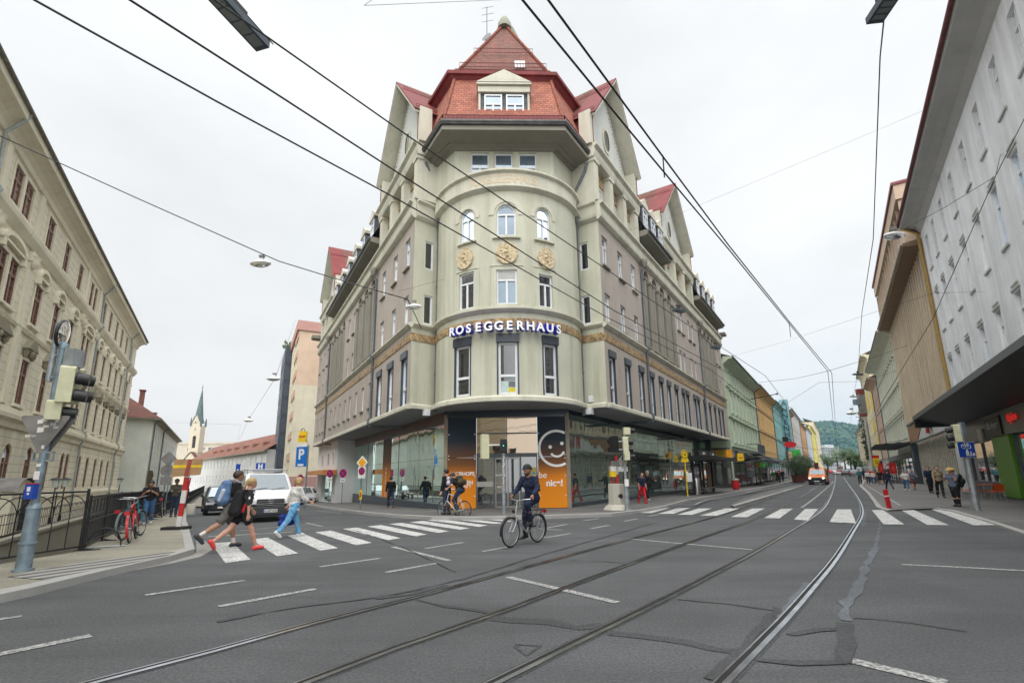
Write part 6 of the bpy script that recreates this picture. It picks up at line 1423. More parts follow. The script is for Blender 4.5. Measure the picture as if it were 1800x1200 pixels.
# ---- signs before the corner house (side street)
def np_sign(px, py, zc, r, yaw, label, extra=None, grp='no parking signs on the side street'):
    p = at(px, py, .12); t1 = thing('road_sign', label, 'road sign', p, 0, grp); b = hz(p[0], p[1])+.12; sub(t1, pole_mb(zc-b+.3, .03), 'post', M_GALVB); no_parking(t1, (0, -.04, zc-b), r, yaw)
    if extra: o, f = plate(t1, 'rect', (0, -.04, zc-b-r-.16), (.36, .24), yaw, M_SWH, 'extra_plate'); m_ = MB(); m_.poly(f, [(-.1, -.05), (-.02, -.05), (-.02, .05), (-.1, .05)], 0, .004); m_.poly(f, [(.03, -.05), (.1, -.05), (.1, .05), (.03, .05)], 0, .004); m_.build('symbol', M_BLK, o)
    return t1
YW = R_(-20)
np_sign(577, 885, 1.93, .31, YW, 'no parking sign on a thin post nearest the black bin', True); np_sign(600, 887, 1.91, .31, YW, 'no parking sign on a thin post before the start of the glazing', True)
p = at(633, 896, .12); t1 = thing('road_sign', 'priority road diamond over a no parking plate with yellow chevron', 'road sign', p); sub(t1, pole_mb(2.75, .032), 'post', M_GALVB); o, f = plate(t1, 'diamond', (0, -.05, 2.45), .36, YW, M_SWH); m_ = MB(); m_.poly(f, [(0, -.27), (.27, 0), (0, .27), (-.27, 0)], 0, .004, 0); m_.build('yellow_diamond', plain('amber_sign', (.75, .36, .01), .45), o)
o, f = plate(t1, 'rect', (0, -.05, 1.93), (.46, .6), YW, M_SWH); no_parking(t1, (0, -.065, 2.0), .2, YW)
o, f = plate(t1, 'rect', (0, -.05, .78), (.16, .5), YW, M_YEL, 'chevron_plate'); m_ = MB(); m_.poly(f, [(-.08, .15), (.0, .15), (.06, .0), (0, -.15), (-.08, -.15), (-.02, 0)], 0, .004); m_.build('chevron', M_RED, o)
p = at(530, 888, .12); t1 = thing('road_sign', 'small round no parking sign beyond the crossing woman', 'road sign', (-14.6, 33.9, hz(-14.6, 33.9)), 0, 'no parking signs on the side street'); sub(t1, pole_mb(2.2, .03), 'post', M_GALVB); no_parking(t1, (0, -.04, 2.0), .26, YW)
# parking sign with yellow bag flag
q = (-14.0, 33.4); zz = hz(*q); t1 = thing('parking_sign', 'blue P parking sign on a grey post at the rear shop', 'road sign', (*q, zz)); sub(t1, pole_mb(4.2, .05), 'post', M_GALVB); f = Fr((0, 0), (math.cos(YW), math.sin(YW)), (math.sin(YW), -math.cos(YW))); m_ = MB(); m_.box(f, -1.0, -.1, -.03, .03, 2.75, 4.1, 0); m_.box(f, -1.0, -.1, -.031, .031, 4.1, 4.25, 1); o = m_.build('panel', [plain('parking_blue', (.01, .16, .55), .4), M_SWH], t1); k = text_mb('P', .95, f.pt(-.56, .034, 3.28), (*f.d, 0), depth=.01, bold=.03); k.build('letter', M_SWH, o); m_ = MB(); m_.box(f, -.8, -.3, .031, .034, 2.8, 2.95); m_.build('strip', M_SWH, o)
t2 = thing('shop_flag', 'yellow bag shaped flag sign above the blue P sign', 'sign', (q[0], q[1], zz+4.35)); m_ = MB(); m_.poly(f, [(-.95, .1), (-.25, .05), (-.2, .8), (-.85, .85)], -.05, .05, 0); o = m_.build('panel', M_YEL, t2); m_ = MB(); m_.tube([f.pt(-.7+.15*math.cos(math.pi*k/8)+.12, 0, .82+.2*math.sin(math.pi*k/8)) for k in range(9)], .03, 5); m_.build('loop', M_BACK, t2); m_ = MB(); m_.tube([(0, 0, -.2), f.pt(-.25, 0, .3)], .025, 5); m_.build('arm', M_GALV, t2); k = text_mb('SHOP', .2, f.pt(-.57, .055, .38), (*f.d, 0), depth=.006, bold=.008); k.build('lettering', M_RED, o)
p = GL.pt(23.6, .8, hz(*GL.pt(23.6, .8, 0)[:2])+.12); t1 = thing('litter_bin', 'black wheeled bin in the doorway of the white rear shop', 'bin', p, R_(-30)); m_ = MB(); m_.add([(-.24, -.28, .05), (.24, -.28, .05), (.24, .28, .05), (-.24, .28, .05), (-.29, -.34, 1.0), (.29, -.34, 1.0), (.29, .34, 1.0), (-.29, .34, 1.0)], [(0, 1, 5, 4), (1, 2, 6, 5), (2, 3, 7, 6), (3, 0, 4, 7), (0, 3, 2, 1)]); m_.build('body', M_BLK, t1); m_ = MB(); m_.box(F0, -.31, .31, -.36, .36, 1.0, 1.06); m_.build('lid', M_IRON, t1); m_ = MB(); m_.disc((-.26, .3, .1), (1, 0, 0), .1, .06); m_.disc((.26, .3, .1), (1, 0, 0), .1, .06); m_.build('wheel', M_RUB, t1)
# hospital signs far down the side street
for i, (x, y, zc, w_, h_, tx_, lab) in enumerate(((-36.9, 66, 2.6, .6, 1.9, 'i', 'tall blue information board far down the side street'), (-33.9, 66, 3.2, 1.25, .9, 'H', 'blue H hospital sign above the white van'))):
    t1 = thing('hospital_sign', lab, 'sign', (x, y, hz(x, y))); sub(t1, pole_mb(zc-hz(x, y)+.5, .05), 'post', M_GALV); o, f = plate(t1, 'rect', (0, -.07, zc-hz(x, y)), (w_, h_), 0, M_BLUE, 'panel'); text_mb(tx_, .85, f.pt(0, .01, -.3), (1, 0, 0), depth=.02, bold=.05).build('letter', M_SWH, o)
# ---- pedestrian light before the entrance
p = at(886, 903, .12); t1 = thing('traffic_light_pole', 'slim pedestrian light post showing a green man in front of the entrance', 'traffic light', p); sub(t1, pole_mb(2.6, .07), 'post', M_GALV); m_ = MB(); m_.lathe((0, 0, .85), [(.085, 0), (.085, .08)], 10); m_.build('collar', M_GALV, t1)
m_ = MB(); rs = random.Random(4)
for k in range(14): z = 1.2+k*.09; a = rs.uniform(-1, 1); m_.box(F0, a*.03-.02, a*.03+.02, .07, .073, z, z+rs.uniform(.03, .08))
for q in pieces(m_): q.build('sticker', [M_SWH], t1)
t = glow('green_man', (.05, .75, .45), 1.4)
m_ = MB(); m_.box(F0, -.14, .16, -.1, .1, 2.42, 2.98, 0); m_.box(F0, .165, .19, -.1, .12, 2.42, 3.0, 1); hd = m_.build('signal_head', [M_BLK, M_SIGCR], t1)
m_ = MB(); m_.disc((0.01, -.11, 2.86), (0, 1, 0), .1, .02, 16); m_.build('red_lens', plain('unlit_red', (.06, .01, .01), .3), hd); m_ = MB()
for q in ([(-.02, 2.68), (.02, 2.68), (.03, 2.6), (-.03, 2.6)], [(-.035, 2.6), (-.005, 2.6), (-.03, 2.5), (-.06, 2.5)], [(.005, 2.6), (.035, 2.6), (.07, 2.5), (.04, 2.5)], [(-.03, 2.66), (-.07, 2.58), (-.05, 2.57), (-.02, 2.62)]): m_.poly(F0, q, .115, .122)
m_.disc((0, -.118, 2.71), (0, 1, 0), .025, .01, 10); m_.build('green_man_lamp', t, hd)
m_ = MB()
for z in (2.86, 2.58): m_.lathe((0, -.1, z), [(.13, 0), (.12, .16)], 12, 0, True, (0, -1, -.1)); m_.lathe((0, -.1, z), [(.115, .155), (.12, .0)], 12, 0, True, (0, -1, -.1))
m_.build('visor', M_BLK, hd); m_ = MB(); m_.tube([(0, 0, 2.75), (-.72, 0, 2.75)], .03, 6); m_.build('arm', M_SWH, t1); signal_head(t1, 2.2, 3, .1, -.78, .05, R_(200), name='vehicle_signal')
# ---- concrete foot with beacons and the signal beside it
p = at(1085, 899, 0.02); p = (p[0], p[1], .02); t1 = thing('concrete_barrier', 'pale concrete barrier foot carrying red and white posts at the kerb', 'barrier', p, R_(12)); m_ = MB(); m_.lathe((0, 0, 0), [(.62, 0), (.64, .1), (.5, .26), (.38, .32), (.36, 1.15), (.34, 1.2)], 8, 0, False); m_.build('foot', M_CONC, t1)
m_ = MB(); m_.lathe((.04, -.355, .68), [(.0, .02), (.085, .02), (.11, 0), (.11, -.05)], 14, 0, True, (0, -1, 0)); m_.build('lifting_eye', M_BLK, t1)
for dx, h_, nm_ in ((-.16, 1.0, 0), (.08, 1.2, 1)): m_ = MB(); m_.tube([(dx, 0, 1.15), (dx, 0, 1.2+h_)], .075 if nm_ else .045, 10); m_.build('beacon_post', M_RWB, t1)
m_ = MB(); m_.box(F0, -.22, .35, .09, .13, 1.95, 2.2); m_.build('sign_back', M_BACK, t1); m_ = MB(); m_.box(F0, -.3, -.05, .02, .22, 1.5, 1.95, 0); m_.box(F0, -.3, -.05, .02, .225, 1.75, 1.95, 1); m_.build('warning_lamp', [M_YEL, M_SWH], t1); m_ = MB(); m_.box(F0, .1, .55, .1, .13, 1.72, 1.94); m_.build('sign_plate', M_SWH, t1)
p = at(1103, 897, .12); t1 = thing('traffic_light_pole', 'grey traffic signal mast behind the concrete barrier foot', 'traffic light', p); m_ = pole_mb(1.0, .11, .1); m_.tube([(0, 0, 1.0), (0, 0, 3.1)], .06, 10); m_.build('mast', M_GALV, t1); signal_head(t1, 2.4, 2, .1, .1, -.05, R_(75), name='signal_head'); signal_head(t1, 2.1, 1, .08, .12, -.05, R_(80), name='cycle_signal')
m_ = MB(); m_.tube([(0, 0, 2.9), (-.5, 0, 2.9)], .03, 6); m_.tube([(0, 0, 2.55), (-.45, 0, 2.55)], .03, 6); m_.build('arm', M_GALV, t1); signal_head(t1, 2.45, 2, .1, -.42, 0, R_(-150), housing=M_BLK, name='signal_head'); m_ = MB(); m_.box(F0, .02, .3, -.1, .1, 3.2, 3.5, 0); m_.lathe((.3, 0, 3.35), [(.12, 0), (.1, .2)], 10, 1, True, (1, 0, 0)); m_.tube([(0, 0, 3.), (.1, 0, 3.25)], .03, 5, 0); m_.build('camera_box', [M_SIGCR, M_BLK], t1); m_ = MB()
for k in range(7): m_.tube([(-.1-.03*k, -.08, 2.3-.03*k), (-.3+.05*k, -.12, 2.05), (-.12, -.08, 1.75+.03*k)], .018, 4)
m_.build('cable_bundle', M_BACK, t1); m_ = MB(); m_.box(F0, -.08, .08, .06, .16, 1.0, 1.3, 0); m_.build('push_button', M_SWH, t1)
# ---- right-hand signal with cycle path sign
p = at(1718, 897, .05); t1 = thing('traffic_light_pole', 'thick grey signal mast with a blue cycle path sign on the right pavement', 'traffic light', p); m_ = pole_mb(.5, .12, .115); m_.tube([(0, 0, .5), (0, 0, 3.45)], [.1, .07], 12); m_.lathe((0, 0, 1.8), [(.1, 0), (.1, .06)], 12); m_.build('mast', M_GALV, t1); signal_head(t1, 2.72, 2, .1, -.26, -.02, R_(-118)); signal_head(t1, 2.42, 1, .09, -.2, .1, R_(-118), name='cycle_signal')
m_ = MB(); m_.tube([(0, 0, 3.3), (-.24, 0, 3.3)], .03, 6); m_.tube([(0, 0, 2.8), (-.24, 0, 2.8)], .03, 6); m_.box(F0, -.02, .1, -.1, .1, 2.95, 3.5); m_.build('arm', M_GALVB, t1)
o, f = plate(t1, 'rect', (-.05, -.12, 2.38), (.78, .6), R_(8), M_BLUE, 'cycle_sign'); b_ = MB(); b_.poly(f, [(-.4, -.31), (.4, -.31), (.4, .31), (-.4, .31)], -.016, -.002); b_.build('sign_rim', M_SWH, o)
m_ = MB()
for dx in (-.13, .13): m_.torus(f.pt(dx, .004, .13), (f.n[0], f.n[1], 0), .085, .011, 20, 4)
for a, b in (((-.13, .13), (-.05, .22)), ((-.05, .22), (.08, .22)), ((.08, .22), (.13, .13)), ((-.05, .22), (.0, .13)), ((.0, .13), (.08, .22)), ((-.07, .25), (-.03, .25)), ((.06, .26), (.11, .25))): m_.tube([f.pt(a[0], .004, a[1]), f.pt(b[0], .004, b[1])], .011, 4)
m_.disc(f.pt(0, .004, .0), (f.n[0], f.n[1], 0), .04, .01, 12); m_.poly(f, [(-.06, -.25), (-.01, -.25), (0, -.16), (.03, -.25), (.08, -.25), (.06, -.08), (.05, -.04), (-.05, -.04), (-.07, -.12)], 0, .006); m_.disc(f.pt(.16, .004, -.1), (f.n[0], f.n[1], 0), .03, .01, 10); m_.poly(f, [(.12, -.25), (.2, -.25), (.19, -.14), (.13, -.14)], 0, .006); m_.poly(f, [(.24, -.24), (.34, -.24), (.34, -.13), (.24, -.13)], 0, .006); m_.build('pictogram', M_SWH, o)
# red bollard
p = at(1564, 895); t1 = thing('bollard', 'leaning red plastic bollard with a pale band at the right crossing', 'bollard', p, 0, rx=R_(3), ry=R_(-7)); m_ = MB(); m_.box(F0, -.09, .09, -.03, .03, 0, .85, 0); m_.box(F0, -.12, .12, -.1, .1, 0, .03, 0); m_.build('post', M_RED, t1); m_ = MB(); m_.box(F0, -.091, .091, -.031, .031, .55, .6); m_.build('reflector', M_SWH, t1)
# ---- tram stop on the left pavement
DRn = (DR[1], -DR[0]); fsh = Fr(GR.pt(15.0, 2.9, 0)[:2], DR, DRn)
t1 = thing('tram_stop_shelter', 'dark tram stop shelter with flat black roof before the glazed shop front', 'shelter', (*fsh.p, .12)); iv2 = Matrix.Translation((-fsh.p[0], -fsh.p[1], -.12))
def tput(mb, n, m): o = mb.build(n, m, t1); o.matrix_parent_inverse = iv2; return o
m_ = MB(); m_.ext(fsh, [(-1.2, 2.5), (1.0, 2.55), (1.05, 2.75), (-1.2, 2.85)], -.6, 7.6); tput(m_, 'roof', plain('shelter_black', (.012, .012, .014), .4))
for u in (.3, 3.4, 6.6): m_ = MB(); m_.box(fsh, u, u+.14, -.9, -.75, .12, 2.55); tput(m_, 'post', M_BLK)
m_ = MB(); m_.box(fsh, .2, 6.8, -.95, -.93, .35, 2.3); tput(m_, 'glass_wall', glass('shelter_glass', (.06, .065, .06), .2, .03)); m_ = MB(); m_.box(fsh, 5.2, 6.6, -.92, -.88, .3, 2.4); tput(m_, 'timetable_board', plain('tan_board', (.26, .17, .09), .6, var=.4, ns=2)); m_ = MB(); m_.box(fsh, 1.8, 4.8, -.7, -.3, .5, .56)
for u in (2, 2.6, 3.2, 3.8, 4.4): m_.tube([fsh.pt(u, -.5, .12), fsh.pt(u, -.5, .5)], .03, 5)
tput(m_, 'bench', M_STL); m_ = MB(); m_.box(fsh, 5.2, 8.2, .2, .32, 2.1, 2.45, 0); m_.box(fsh, -.4, 2.2, -.2, -.1, 2.85, 3.2, 0); m_.box(fsh, 2.8, 5.2, -.2, -.1, 2.85, 3.2, 0); sg = tput(m_, 'destination_board', plain('board_green_black', (.016, .022, .022), .4)); m_ = MB()
for u, s_ in ((.9, 'U-VILLA'), (4.0, 'CITY')): k = text_mb(s_, .2, fsh.pt(u, -.09, 2.94), (-DR[0], -DR[1], 0), depth=.01, bold=.004); m_.add(k.v, k.f)
m_.build('lettering', M_SWH, sg).matrix_parent_inverse = Matrix()
p = at(1209, 872, .12); t1 = thing('bus_stop_sign', 'yellow round topped tram stop sign on a yellow pole by the shelter', 'sign', p); sub(t1, pole_mb(2.4, .04), 'post', M_YEL); yw = R_(25); f = Fr((0, 0), (math.cos(yw), math.sin(yw)), (math.sin(yw), -math.cos(yw))); m_ = MB(); m_.poly(f, [(.3*math.cos(2*math.pi*k/24), 2.75+.3*math.sin(2*math.pi*k/24)) for k in range(24)], -.03, .03, 0); m_.poly(f, [(-.33, 2.25), (.33, 2.25), (.27, 2.5), (-.27, 2.5)], -.03, .03, 0); o = m_.build('panel', M_YEL, t1); m_ = MB(); m_.torus(f.pt(0, .032, 2.75), (f.n[0], f.n[1], 0), .25, .02, 24, 4); m_.build('ring', M_BLK, o); text_mb('H', .26, f.pt(0, .035, 2.66), (*f.d, 0), depth=.006, bold=.01).build('letter', M_BLK, o); m_ = MB(); m_.box(f, .05, .5, -.02, .02, .95, 1.55); m_.build('timetable', M_SWH, t1)
p = at(1226, 869, .12); m_ = MB(); m_.lathe((0, 0, 0), [(.24, 0), (.24, 1.15), (.2, 1.2)], 16); m_.lathe((0, 0, .0), [(.26, 0), (.26, .06)], 16); o = m_.build('litter_bin', M_STL); o.location = p; tag(o, 'stainless steel litter bin at the tram stop', 'bin')
p = at(1294, 860, .12); t1 = thing('litter_bin', 'small red bin with grey lid standing past the tram shelter', 'bin', p); m_ = MB(); m_.lathe((0, 0, 0), [(.26, 0), (.36, .3), (.33, .8)], 12); m_.build('body', M_RED, t1); m_ = MB(); m_.lathe((0, 0, .8), [(.36, 0), (.36, .12), (.2, .2)], 12); m_.build('lid', M_BACK, t1)
# dark columns of the arcade end and shop boards, awnings along the left row
m_ = MB(); m_.box(GR, 28.4, 28.9, .3, .8, .12, 4.72); tag(m_.build('arcade_column', M_BLK), 'black column under the end of the corner house overhang', 'column')
def hang_flag(px, py, Yd, s, label, c, txt=None):
    x, y, z = dep(px, py, Yd); t2 = thing('shop_flag', label, 'sign', (x, y, z)); f = Fr((0, 0), (math.cos(R_(15)), math.sin(R_(15))), (math.sin(R_(15)), -math.cos(R_(15)))); m_ = MB(); m_.poly(f, [(-s*.45, -s*.5), (s*.5, -s*.45), (s*.42, s*.5), (-s*.4, s*.45)], -.06, .06); o = m_.build('panel', c, t2); m_ = MB(); m_.tube([f.pt(-s*.2+.2*s*(1-math.cos(math.pi*k/8)), 0, s*.46+.2*s*math.sin(math.pi*k/8)) for k in range(9)], .04, 4); m_.build('loop', M_BACK, t2); m_ = MB(); m_.tube([(0, 0, s*.5), (-s*.9, .2, s*.7)], .03, 4); m_.build('bracket', M_IRON, t2)
    if txt: text_mb(txt, s*.28, f.pt(0.02, .07, -.1), (*f.d, 0), depth=.01, bold=.01).build('lettering', M_RED, o)
hang_flag(1301, 803, 47, .75, 'yellow bag shaped flag sign past the tram shelter', M_YEL, 'post'); hang_flag(1333, 816, 60, .62, 'square yellow sign with dark letters under the awning', M_YEL); hang_flag(1281, 797, 44, .7, 'orange flag sign at the end of the glazed shop', plain('orange_flag', (.7, .3, .02), .5))
def aw(u0, u1, z0, z1, o1, label, mat, fr=FRM):
    t2 = thing('awning', label, 'awning', fr.pt(u0, .2, z1)); iv3 = Matrix.Translation([-x for x in fr.pt(u0, .2, z1)]); m_ = MB(); m_.quad(fr.pt(u0, .1, z1), fr.pt(u1, .1, z1), fr.pt(u1, o1, z0), fr.pt(u0, o1, z0)); m_.quad(fr.pt(u0, o1, z0), fr.pt(u1, o1, z0), fr.pt(u1, o1, z0-.25), fr.pt(u0, o1, z0-.25)); m_.build('fabric', mat, t2).matrix_parent_inverse = iv3; m_ = MB()
    for u in (u0+.1, (u0+u1)/2, u1-.1): m_.tube([fr.pt(u, .1, z0-.3), fr.pt(u, o1, z0-.02)], .03, 4)
    m_.build('arm', M_GALV, t2).matrix_parent_inverse = iv3
aw(38, 53, 3.0, 3.7, 2.2, 'dark grey awning stretched out under the mint house balcony', plain('dark_awning', (.03, .035, .045), .8)); aw(56, 66, 3.2, 3.9, 1.8, 'blue grey awning on the yellow house', plain('blue_grey_awning', (.09, .12, .16), .8)); aw(32.5, 37, 3.3, 3.9, 1.4, 'small black awning where the mint house begins', plain('black_awning', (.02, .02, .02), .8))
def aframe(px, py, h_, label, mat):
    p = at(px, py, .12); t2 = thing('notice_board', label, 'board', p, R_(30)); m_ = MB()
    for s_ in (1, -1): m_.add([(-.35, s_*.25, 0), (.35, s_*.25, 0), (.35, s_*.03, h_), (-.35, s_*.03, h_), (-.35, s_*.23, 0), (.35, s_*.23, 0), (.35, s_*.01, h_), (-.35, s_*.01, h_)], [(0, 1, 2, 3), (4, 5, 6, 7), (0, 1, 5, 4), (3, 2, 6, 7), (0, 3, 7, 4), (1, 2, 6, 5)])
    m_.build('panel', mat, t2); m_ = MB(); m_.tube([(-.35, .1, .5), (-.35, -.1, .5)], .01, 4); m_.tube([(.35, .1, .5), (.35, -.1, .5)], .01, 4); m_.build('strut', M_IRON, t2)
aframe(1311, 852, 1.3, 'white board standing outside the mint house shop', M_SWH); aframe(1300, 851, 1.0, 'beige board leaning outside the mint house shop', plain('beige_board', (.4, .35, .25), .7))
p = at(1323, 853, .12); t1 = thing('road_sign', 'white sign with crossed red bars over a grey timetable box', 'road sign', p); sub(t1, pole_mb(2.6, .035), 'post', M_GALV); o, f = plate(t1, 'rect', (0, -.05, 2.2), (.9, .9), R_(10), M_SWH); m_ = MB()
for s_ in (1, -1): m_.poly(f, [(-.36, s_*.3), (-.3, s_*.36), (.36, -s_*.3), (.3, -s_*.36)], 0, .005+.001*s_)
m_.build('red_cross', M_RED, o); plate(t1, 'rect', (0, -.05, 1.3), (.8, .7), R_(10), plain('grey_box_front', (.35, .38, .4), .5), 'timetable')
aframe(1347, 845, 1.9, 'tall white banner frame before the yellow house', M_SWH)
p = at(1390, 843, .12); t1 = thing('sign_mast', 'tall dark mast with a red oval sign before the turquoise hotel', 'mast', p); sub(t1, pole_mb(7.2, .16, .12), 'post', plain('dark_mast', (.07, .07, .07), .5)); m_ = MB(); m_.poly(F0, [(.5+1.05*math.cos(2*math.pi*k/28), 5.9+.5*math.sin(2*math.pi*k/28)) for k in range(28)], .2, .34); o = m_.build('oval_sign', M_RED, t1); o.scale = (1, 1, 1); m_ = MB(); m_.box(F0, -.5, .35, -.15, .15, 6.4, 7.2); m_.build('lamp_cluster', M_BLK, t1); sub(t1, pole_mb(1.6, .2, .17), 'sleeve', M_GALV)
x, y, z = dep(1391, 801, 88); t1 = thing('banner', 'bright green banner beside the dark mast', 'banner', (x, y, z)); m_ = MB(); m_.box(F0, .2, 1.7, -.04, .04, -1.9, 1.1); m_.build('cloth', plain('green_banner', (.03, .40, .06), .7), t1); m_ = MB(); m_.tube([(0, 0, 1.15), (1.8, 0, 1.15)], .03, 5); m_.build('rod', M_GALV, t1)
# planters with bushes
def planter(px, py, s, label, seed, hgt, first=[None]):
    p = at(px, py, .11); t2 = thing('planter', label, 'planter', p, 0, 'planters with bushes along the tram platform'); m_ = MB(); m_.lathe((0, 0, 0), [(s*.75, 0), (s*.9, s*1.0), (s*.95, s*1.15)], 8, 0, False); m_.lathe((0, 0, s*1.02), [(s*.9, 0), (0, .02)], 8, 0, False); m_.build('tub', plain('rust_red_tub', (.11, .035, .025), .7, var=.4, ns=2), t2)
    rs = random.Random(seed); b = MB()
    for k in range(2400):
        a = rs.uniform(0, 6.28); v = rs.uniform(-1, 1); rr = (rs.random()**.4); lump = 1+.22*math.sin(3*a+seed)+.15*math.sin(5*a+2*v)
        q = Vector((s*1.55*rr*math.cos(a)*math.sqrt(1-v*v)*lump, s*1.55*rr*math.sin(a)*math.sqrt(1-v*v)*lump, s*1.1+hgt*.5+hgt*.55*rr*v*lump)); e = rs.uniform(.08, .17)*s; t_ = Vector((rs.gauss(0, 1), rs.gauss(0, 1), rs.gauss(0, 1))).normalized(); u_ = t_.orthogonal().normalized()
        b.quad(q-t_*e, q+u_*e*.45, q+t_*e, q-u_*e*.45, 0 if rs.random() < .6 else 1)
    b.build('foliage', [plain('bush_leaf', (.016, .036, .009), .6, var=.3), plain('bush_light_leaf', (.04, .075, .016), .6, var=.3)], t2); m_ = MB()
    for k in range(5): a = k*1.26; m_.tube([(0, 0, s), (.4*s*math.cos(a), .4*s*math.sin(a), s+hgt*.4), (.8*s*math.cos(a), .8*s*math.sin(a), s+hgt*.75)], [.05*s, .03*s, .01], 5)
    m_.build('stem', plain('bark', (.08, .055, .035), .9), t2)
planter(1404, 848, .95, 'largest planter tub with a broad dark green bush by the kerb', 1, 2.5); planter(1412, 845, .95, 'planter tub with a tall bush just behind the largest one', 2, 3.0); planter(1420, 841, .95, 'planter tub with a bush hidden partly by the orange truck', 3, 2.8)
# trees at the street's end
def tree(x, y, hgt, w_, label, seed):
    t2 = thing('tree', label, 'tree', (x, y, hz(x, y)), 0, 'small trees at the far end of the main street'); rs = random.Random(seed); m_ = MB(); m_.tube([(0, 0, 0), (.1, 0, hgt*.3), (0, .1, hgt*.6), (.1, 0, hgt*.85)], [.35, .26, .16, .05], 7)
    for k in range(7): a = rs.uniform(0, 6.28); m_.tube([(0, 0, hgt*(.3+.05*k)), (w_*.25*math.cos(a), w_*.25*math.sin(a), hgt*(.45+.05*k)), (w_*.42*math.cos(a), w_*.42*math.sin(a), hgt*(.55+.05*k))], [.14, .08, .03], 5)
    m_.build('trunk', plain('bark', (.08, .055, .035), .9), t2); b = MB(); cl = [(rs.gauss(0, .25)*w_, rs.gauss(0, .25)*w_, hgt*rs.uniform(.45, .92), rs.uniform(.14, .26)*w_) for _ in range(16)]
    for k in range(900): c = rs.choice(cl); d = Vector((rs.gauss(0, 1), rs.gauss(0, 1), rs.gauss(0, 1))).normalized(); q = Vector(c[:3])+d*c[3]*rs.random()**.4; e = rs.uniform(.15, .4); t_ = Vector((rs.gauss(0, 1), rs.gauss(0, 1), rs.gauss(0, 1))).normalized(); u_ = t_.orthogonal().normalized(); b.quad(q-t_*e, q+u_*e*.5, q+t_*e, q-u_*e*.5, int(rs.random() < .4))
    b.build('crown', [plain('dark_leaf', (.035, .075, .018), .6, var=.3), plain('light_leaf', (.075, .135, .03), .6, var=.3)], t2)
for i, (px, Y, hg, ww) in enumerate(((1456, 185, 6.5, 5), (1474, 200, 9, 9), (1487, 195, 9.5, 8), (1497, 170, 8, 6), (1504, 120, 5, 3.5))):
    x = dep(px, 830, Y)[0]; tree(x, Y, hg, ww, ['small dark tree left of the grey office block', 'broad tree before the middle of the grey office block', 'broad tree right of the white ambulance', 'tree at the right kerb in the distance', 'young slim tree on the right pavement'][i], 20+i)
# ---- right pavement: mast, shelter, red boxes, cafe chairs
x, y = at(1527, 845)[:2]; x, y = 50.6, 69.6; t1 = thing('concrete_mast', 'tall tapered concrete catenary mast with a grey box on top on the right', 'mast', (x, y, hz(x, y))); m_ = MB(); m_.tube([(0, 0, 0), (0, 0, 6), (0, 0, 12)], [.36, .29, .22], 12); m_.build('shaft', M_CONC, t1); m_ = MB(); m_.box(F0, -.35, .45, -.3, .3, 9.6, 12.8, 0); m_.box(F0, -.38, .48, -.33, .33, 12.4, 13.2, 1); m_.box(F0, -1.0, -.4, -.3, .3, 10.9, 11.7, 2); m_.box(F0, -.3, .4, -.3, .3, 9.2, 9.6, 1); m_.build('head', [M_BACK, plain('rust_red', (.2, .04, .03), .6), M_GALVB], t1)
b = MB(); rs = random.Random(8)
for k in range(260): z = rs.uniform(3, 9.2); a = rs.uniform(2.4, 4.0); r = .3+rs.random()*.6*(1 if z > 5 else .5); q = Vector((r*math.cos(a), r*math.sin(a)*.6, z)); e = .2; t_ = Vector((rs.gauss(0, 1), rs.gauss(0, 1), rs.gauss(0, 1))).normalized(); u_ = t_.orthogonal().normalized(); b.quad(q-t_*e, q+u_*e*.5, q+t_*e, q-u_*e*.5)
b.build('climber', plain('dark_leaf', (.035, .075, .018), .6), t1)
fs2 = FRW.sub(0, 0); t1 = thing('kiosk_canopy', 'flat black canopy reaching over the right pavement by the slatted front', 'canopy', FRW.pt(38.5, 0, 4.5)); iv2 = Matrix.Translation([-q for q in FRW.pt(38.5, 0, 4.5)]); m_ = MB(); m_.add([FRW.pt(38, .2, 4.6), FRW.pt(56, .2, 4.6), FRW.pt(56, 3.6, 4.7), FRW.pt(38, 3.6, 4.7), FRW.pt(38, .2, 4.95), FRW.pt(56, .2, 4.95), FRW.pt(56, 3.6, 4.8), FRW.pt(38, 3.6, 4.8)], [(0, 1, 2, 3), (4, 5, 6, 7), (0, 3, 7, 4), (2, 3, 7, 6), (1, 2, 6, 5)]); m_.build('roof', M_BLK, t1).matrix_parent_inverse = iv2; m_ = MB()
for u in (40, 47, 54): m_.tube([FRW.pt(u, .2, 5.4), FRW.pt(u, 3., 4.85)], .03, 5)
m_.build('tie', M_IRON, t1).matrix_parent_inverse = iv2
t1 = thing('tram_stop_shelter', 'black tram stop shelter roof on the right pavement far side', 'shelter', FRW.pt(58, 3, .3)); iv2 = Matrix.Translation([-q for q in FRW.pt(58, 3, .3)]); m_ = MB(); m_.box(FRW, 52, 62, 1.6, 3.6, 2.7, 2.95); m_.box(FRW, 52, 55, 3.5, 3.62, 2.2, 2.7); m_.build('roof', M_BLK, t1).matrix_parent_inverse = iv2; m_ = MB()
for u in (52.4, 57, 61.6): m_.box(FRW, u, u+.15, 1.7, 1.85, .1, 2.7)
m_.build('post', M_BLK, t1).matrix_parent_inverse = iv2
x, y, z = dep(1540, 810, 60); t1 = thing('stop_sign', 'red and yellow tram stop flag on a post on the right pavement', 'sign', (x, y, .05)); sub(t1, pole_mb(z+.3, .05), 'post', M_YEL); m_ = MB(); m_.box(F0, -.42, .42, -.04, .04, z+.3, z+.65, 0); m_.box(F0, -.33, .33, -.05, .05, z-.65, z+.3, 1); m_.build('flag', [M_RED, M_YEL], t1); m_ = MB(); m_.torus((0, -.06, z-.15), (0, 1, 0), .18, .03, 16, 4); m_.build('ring', M_BLK, t1)
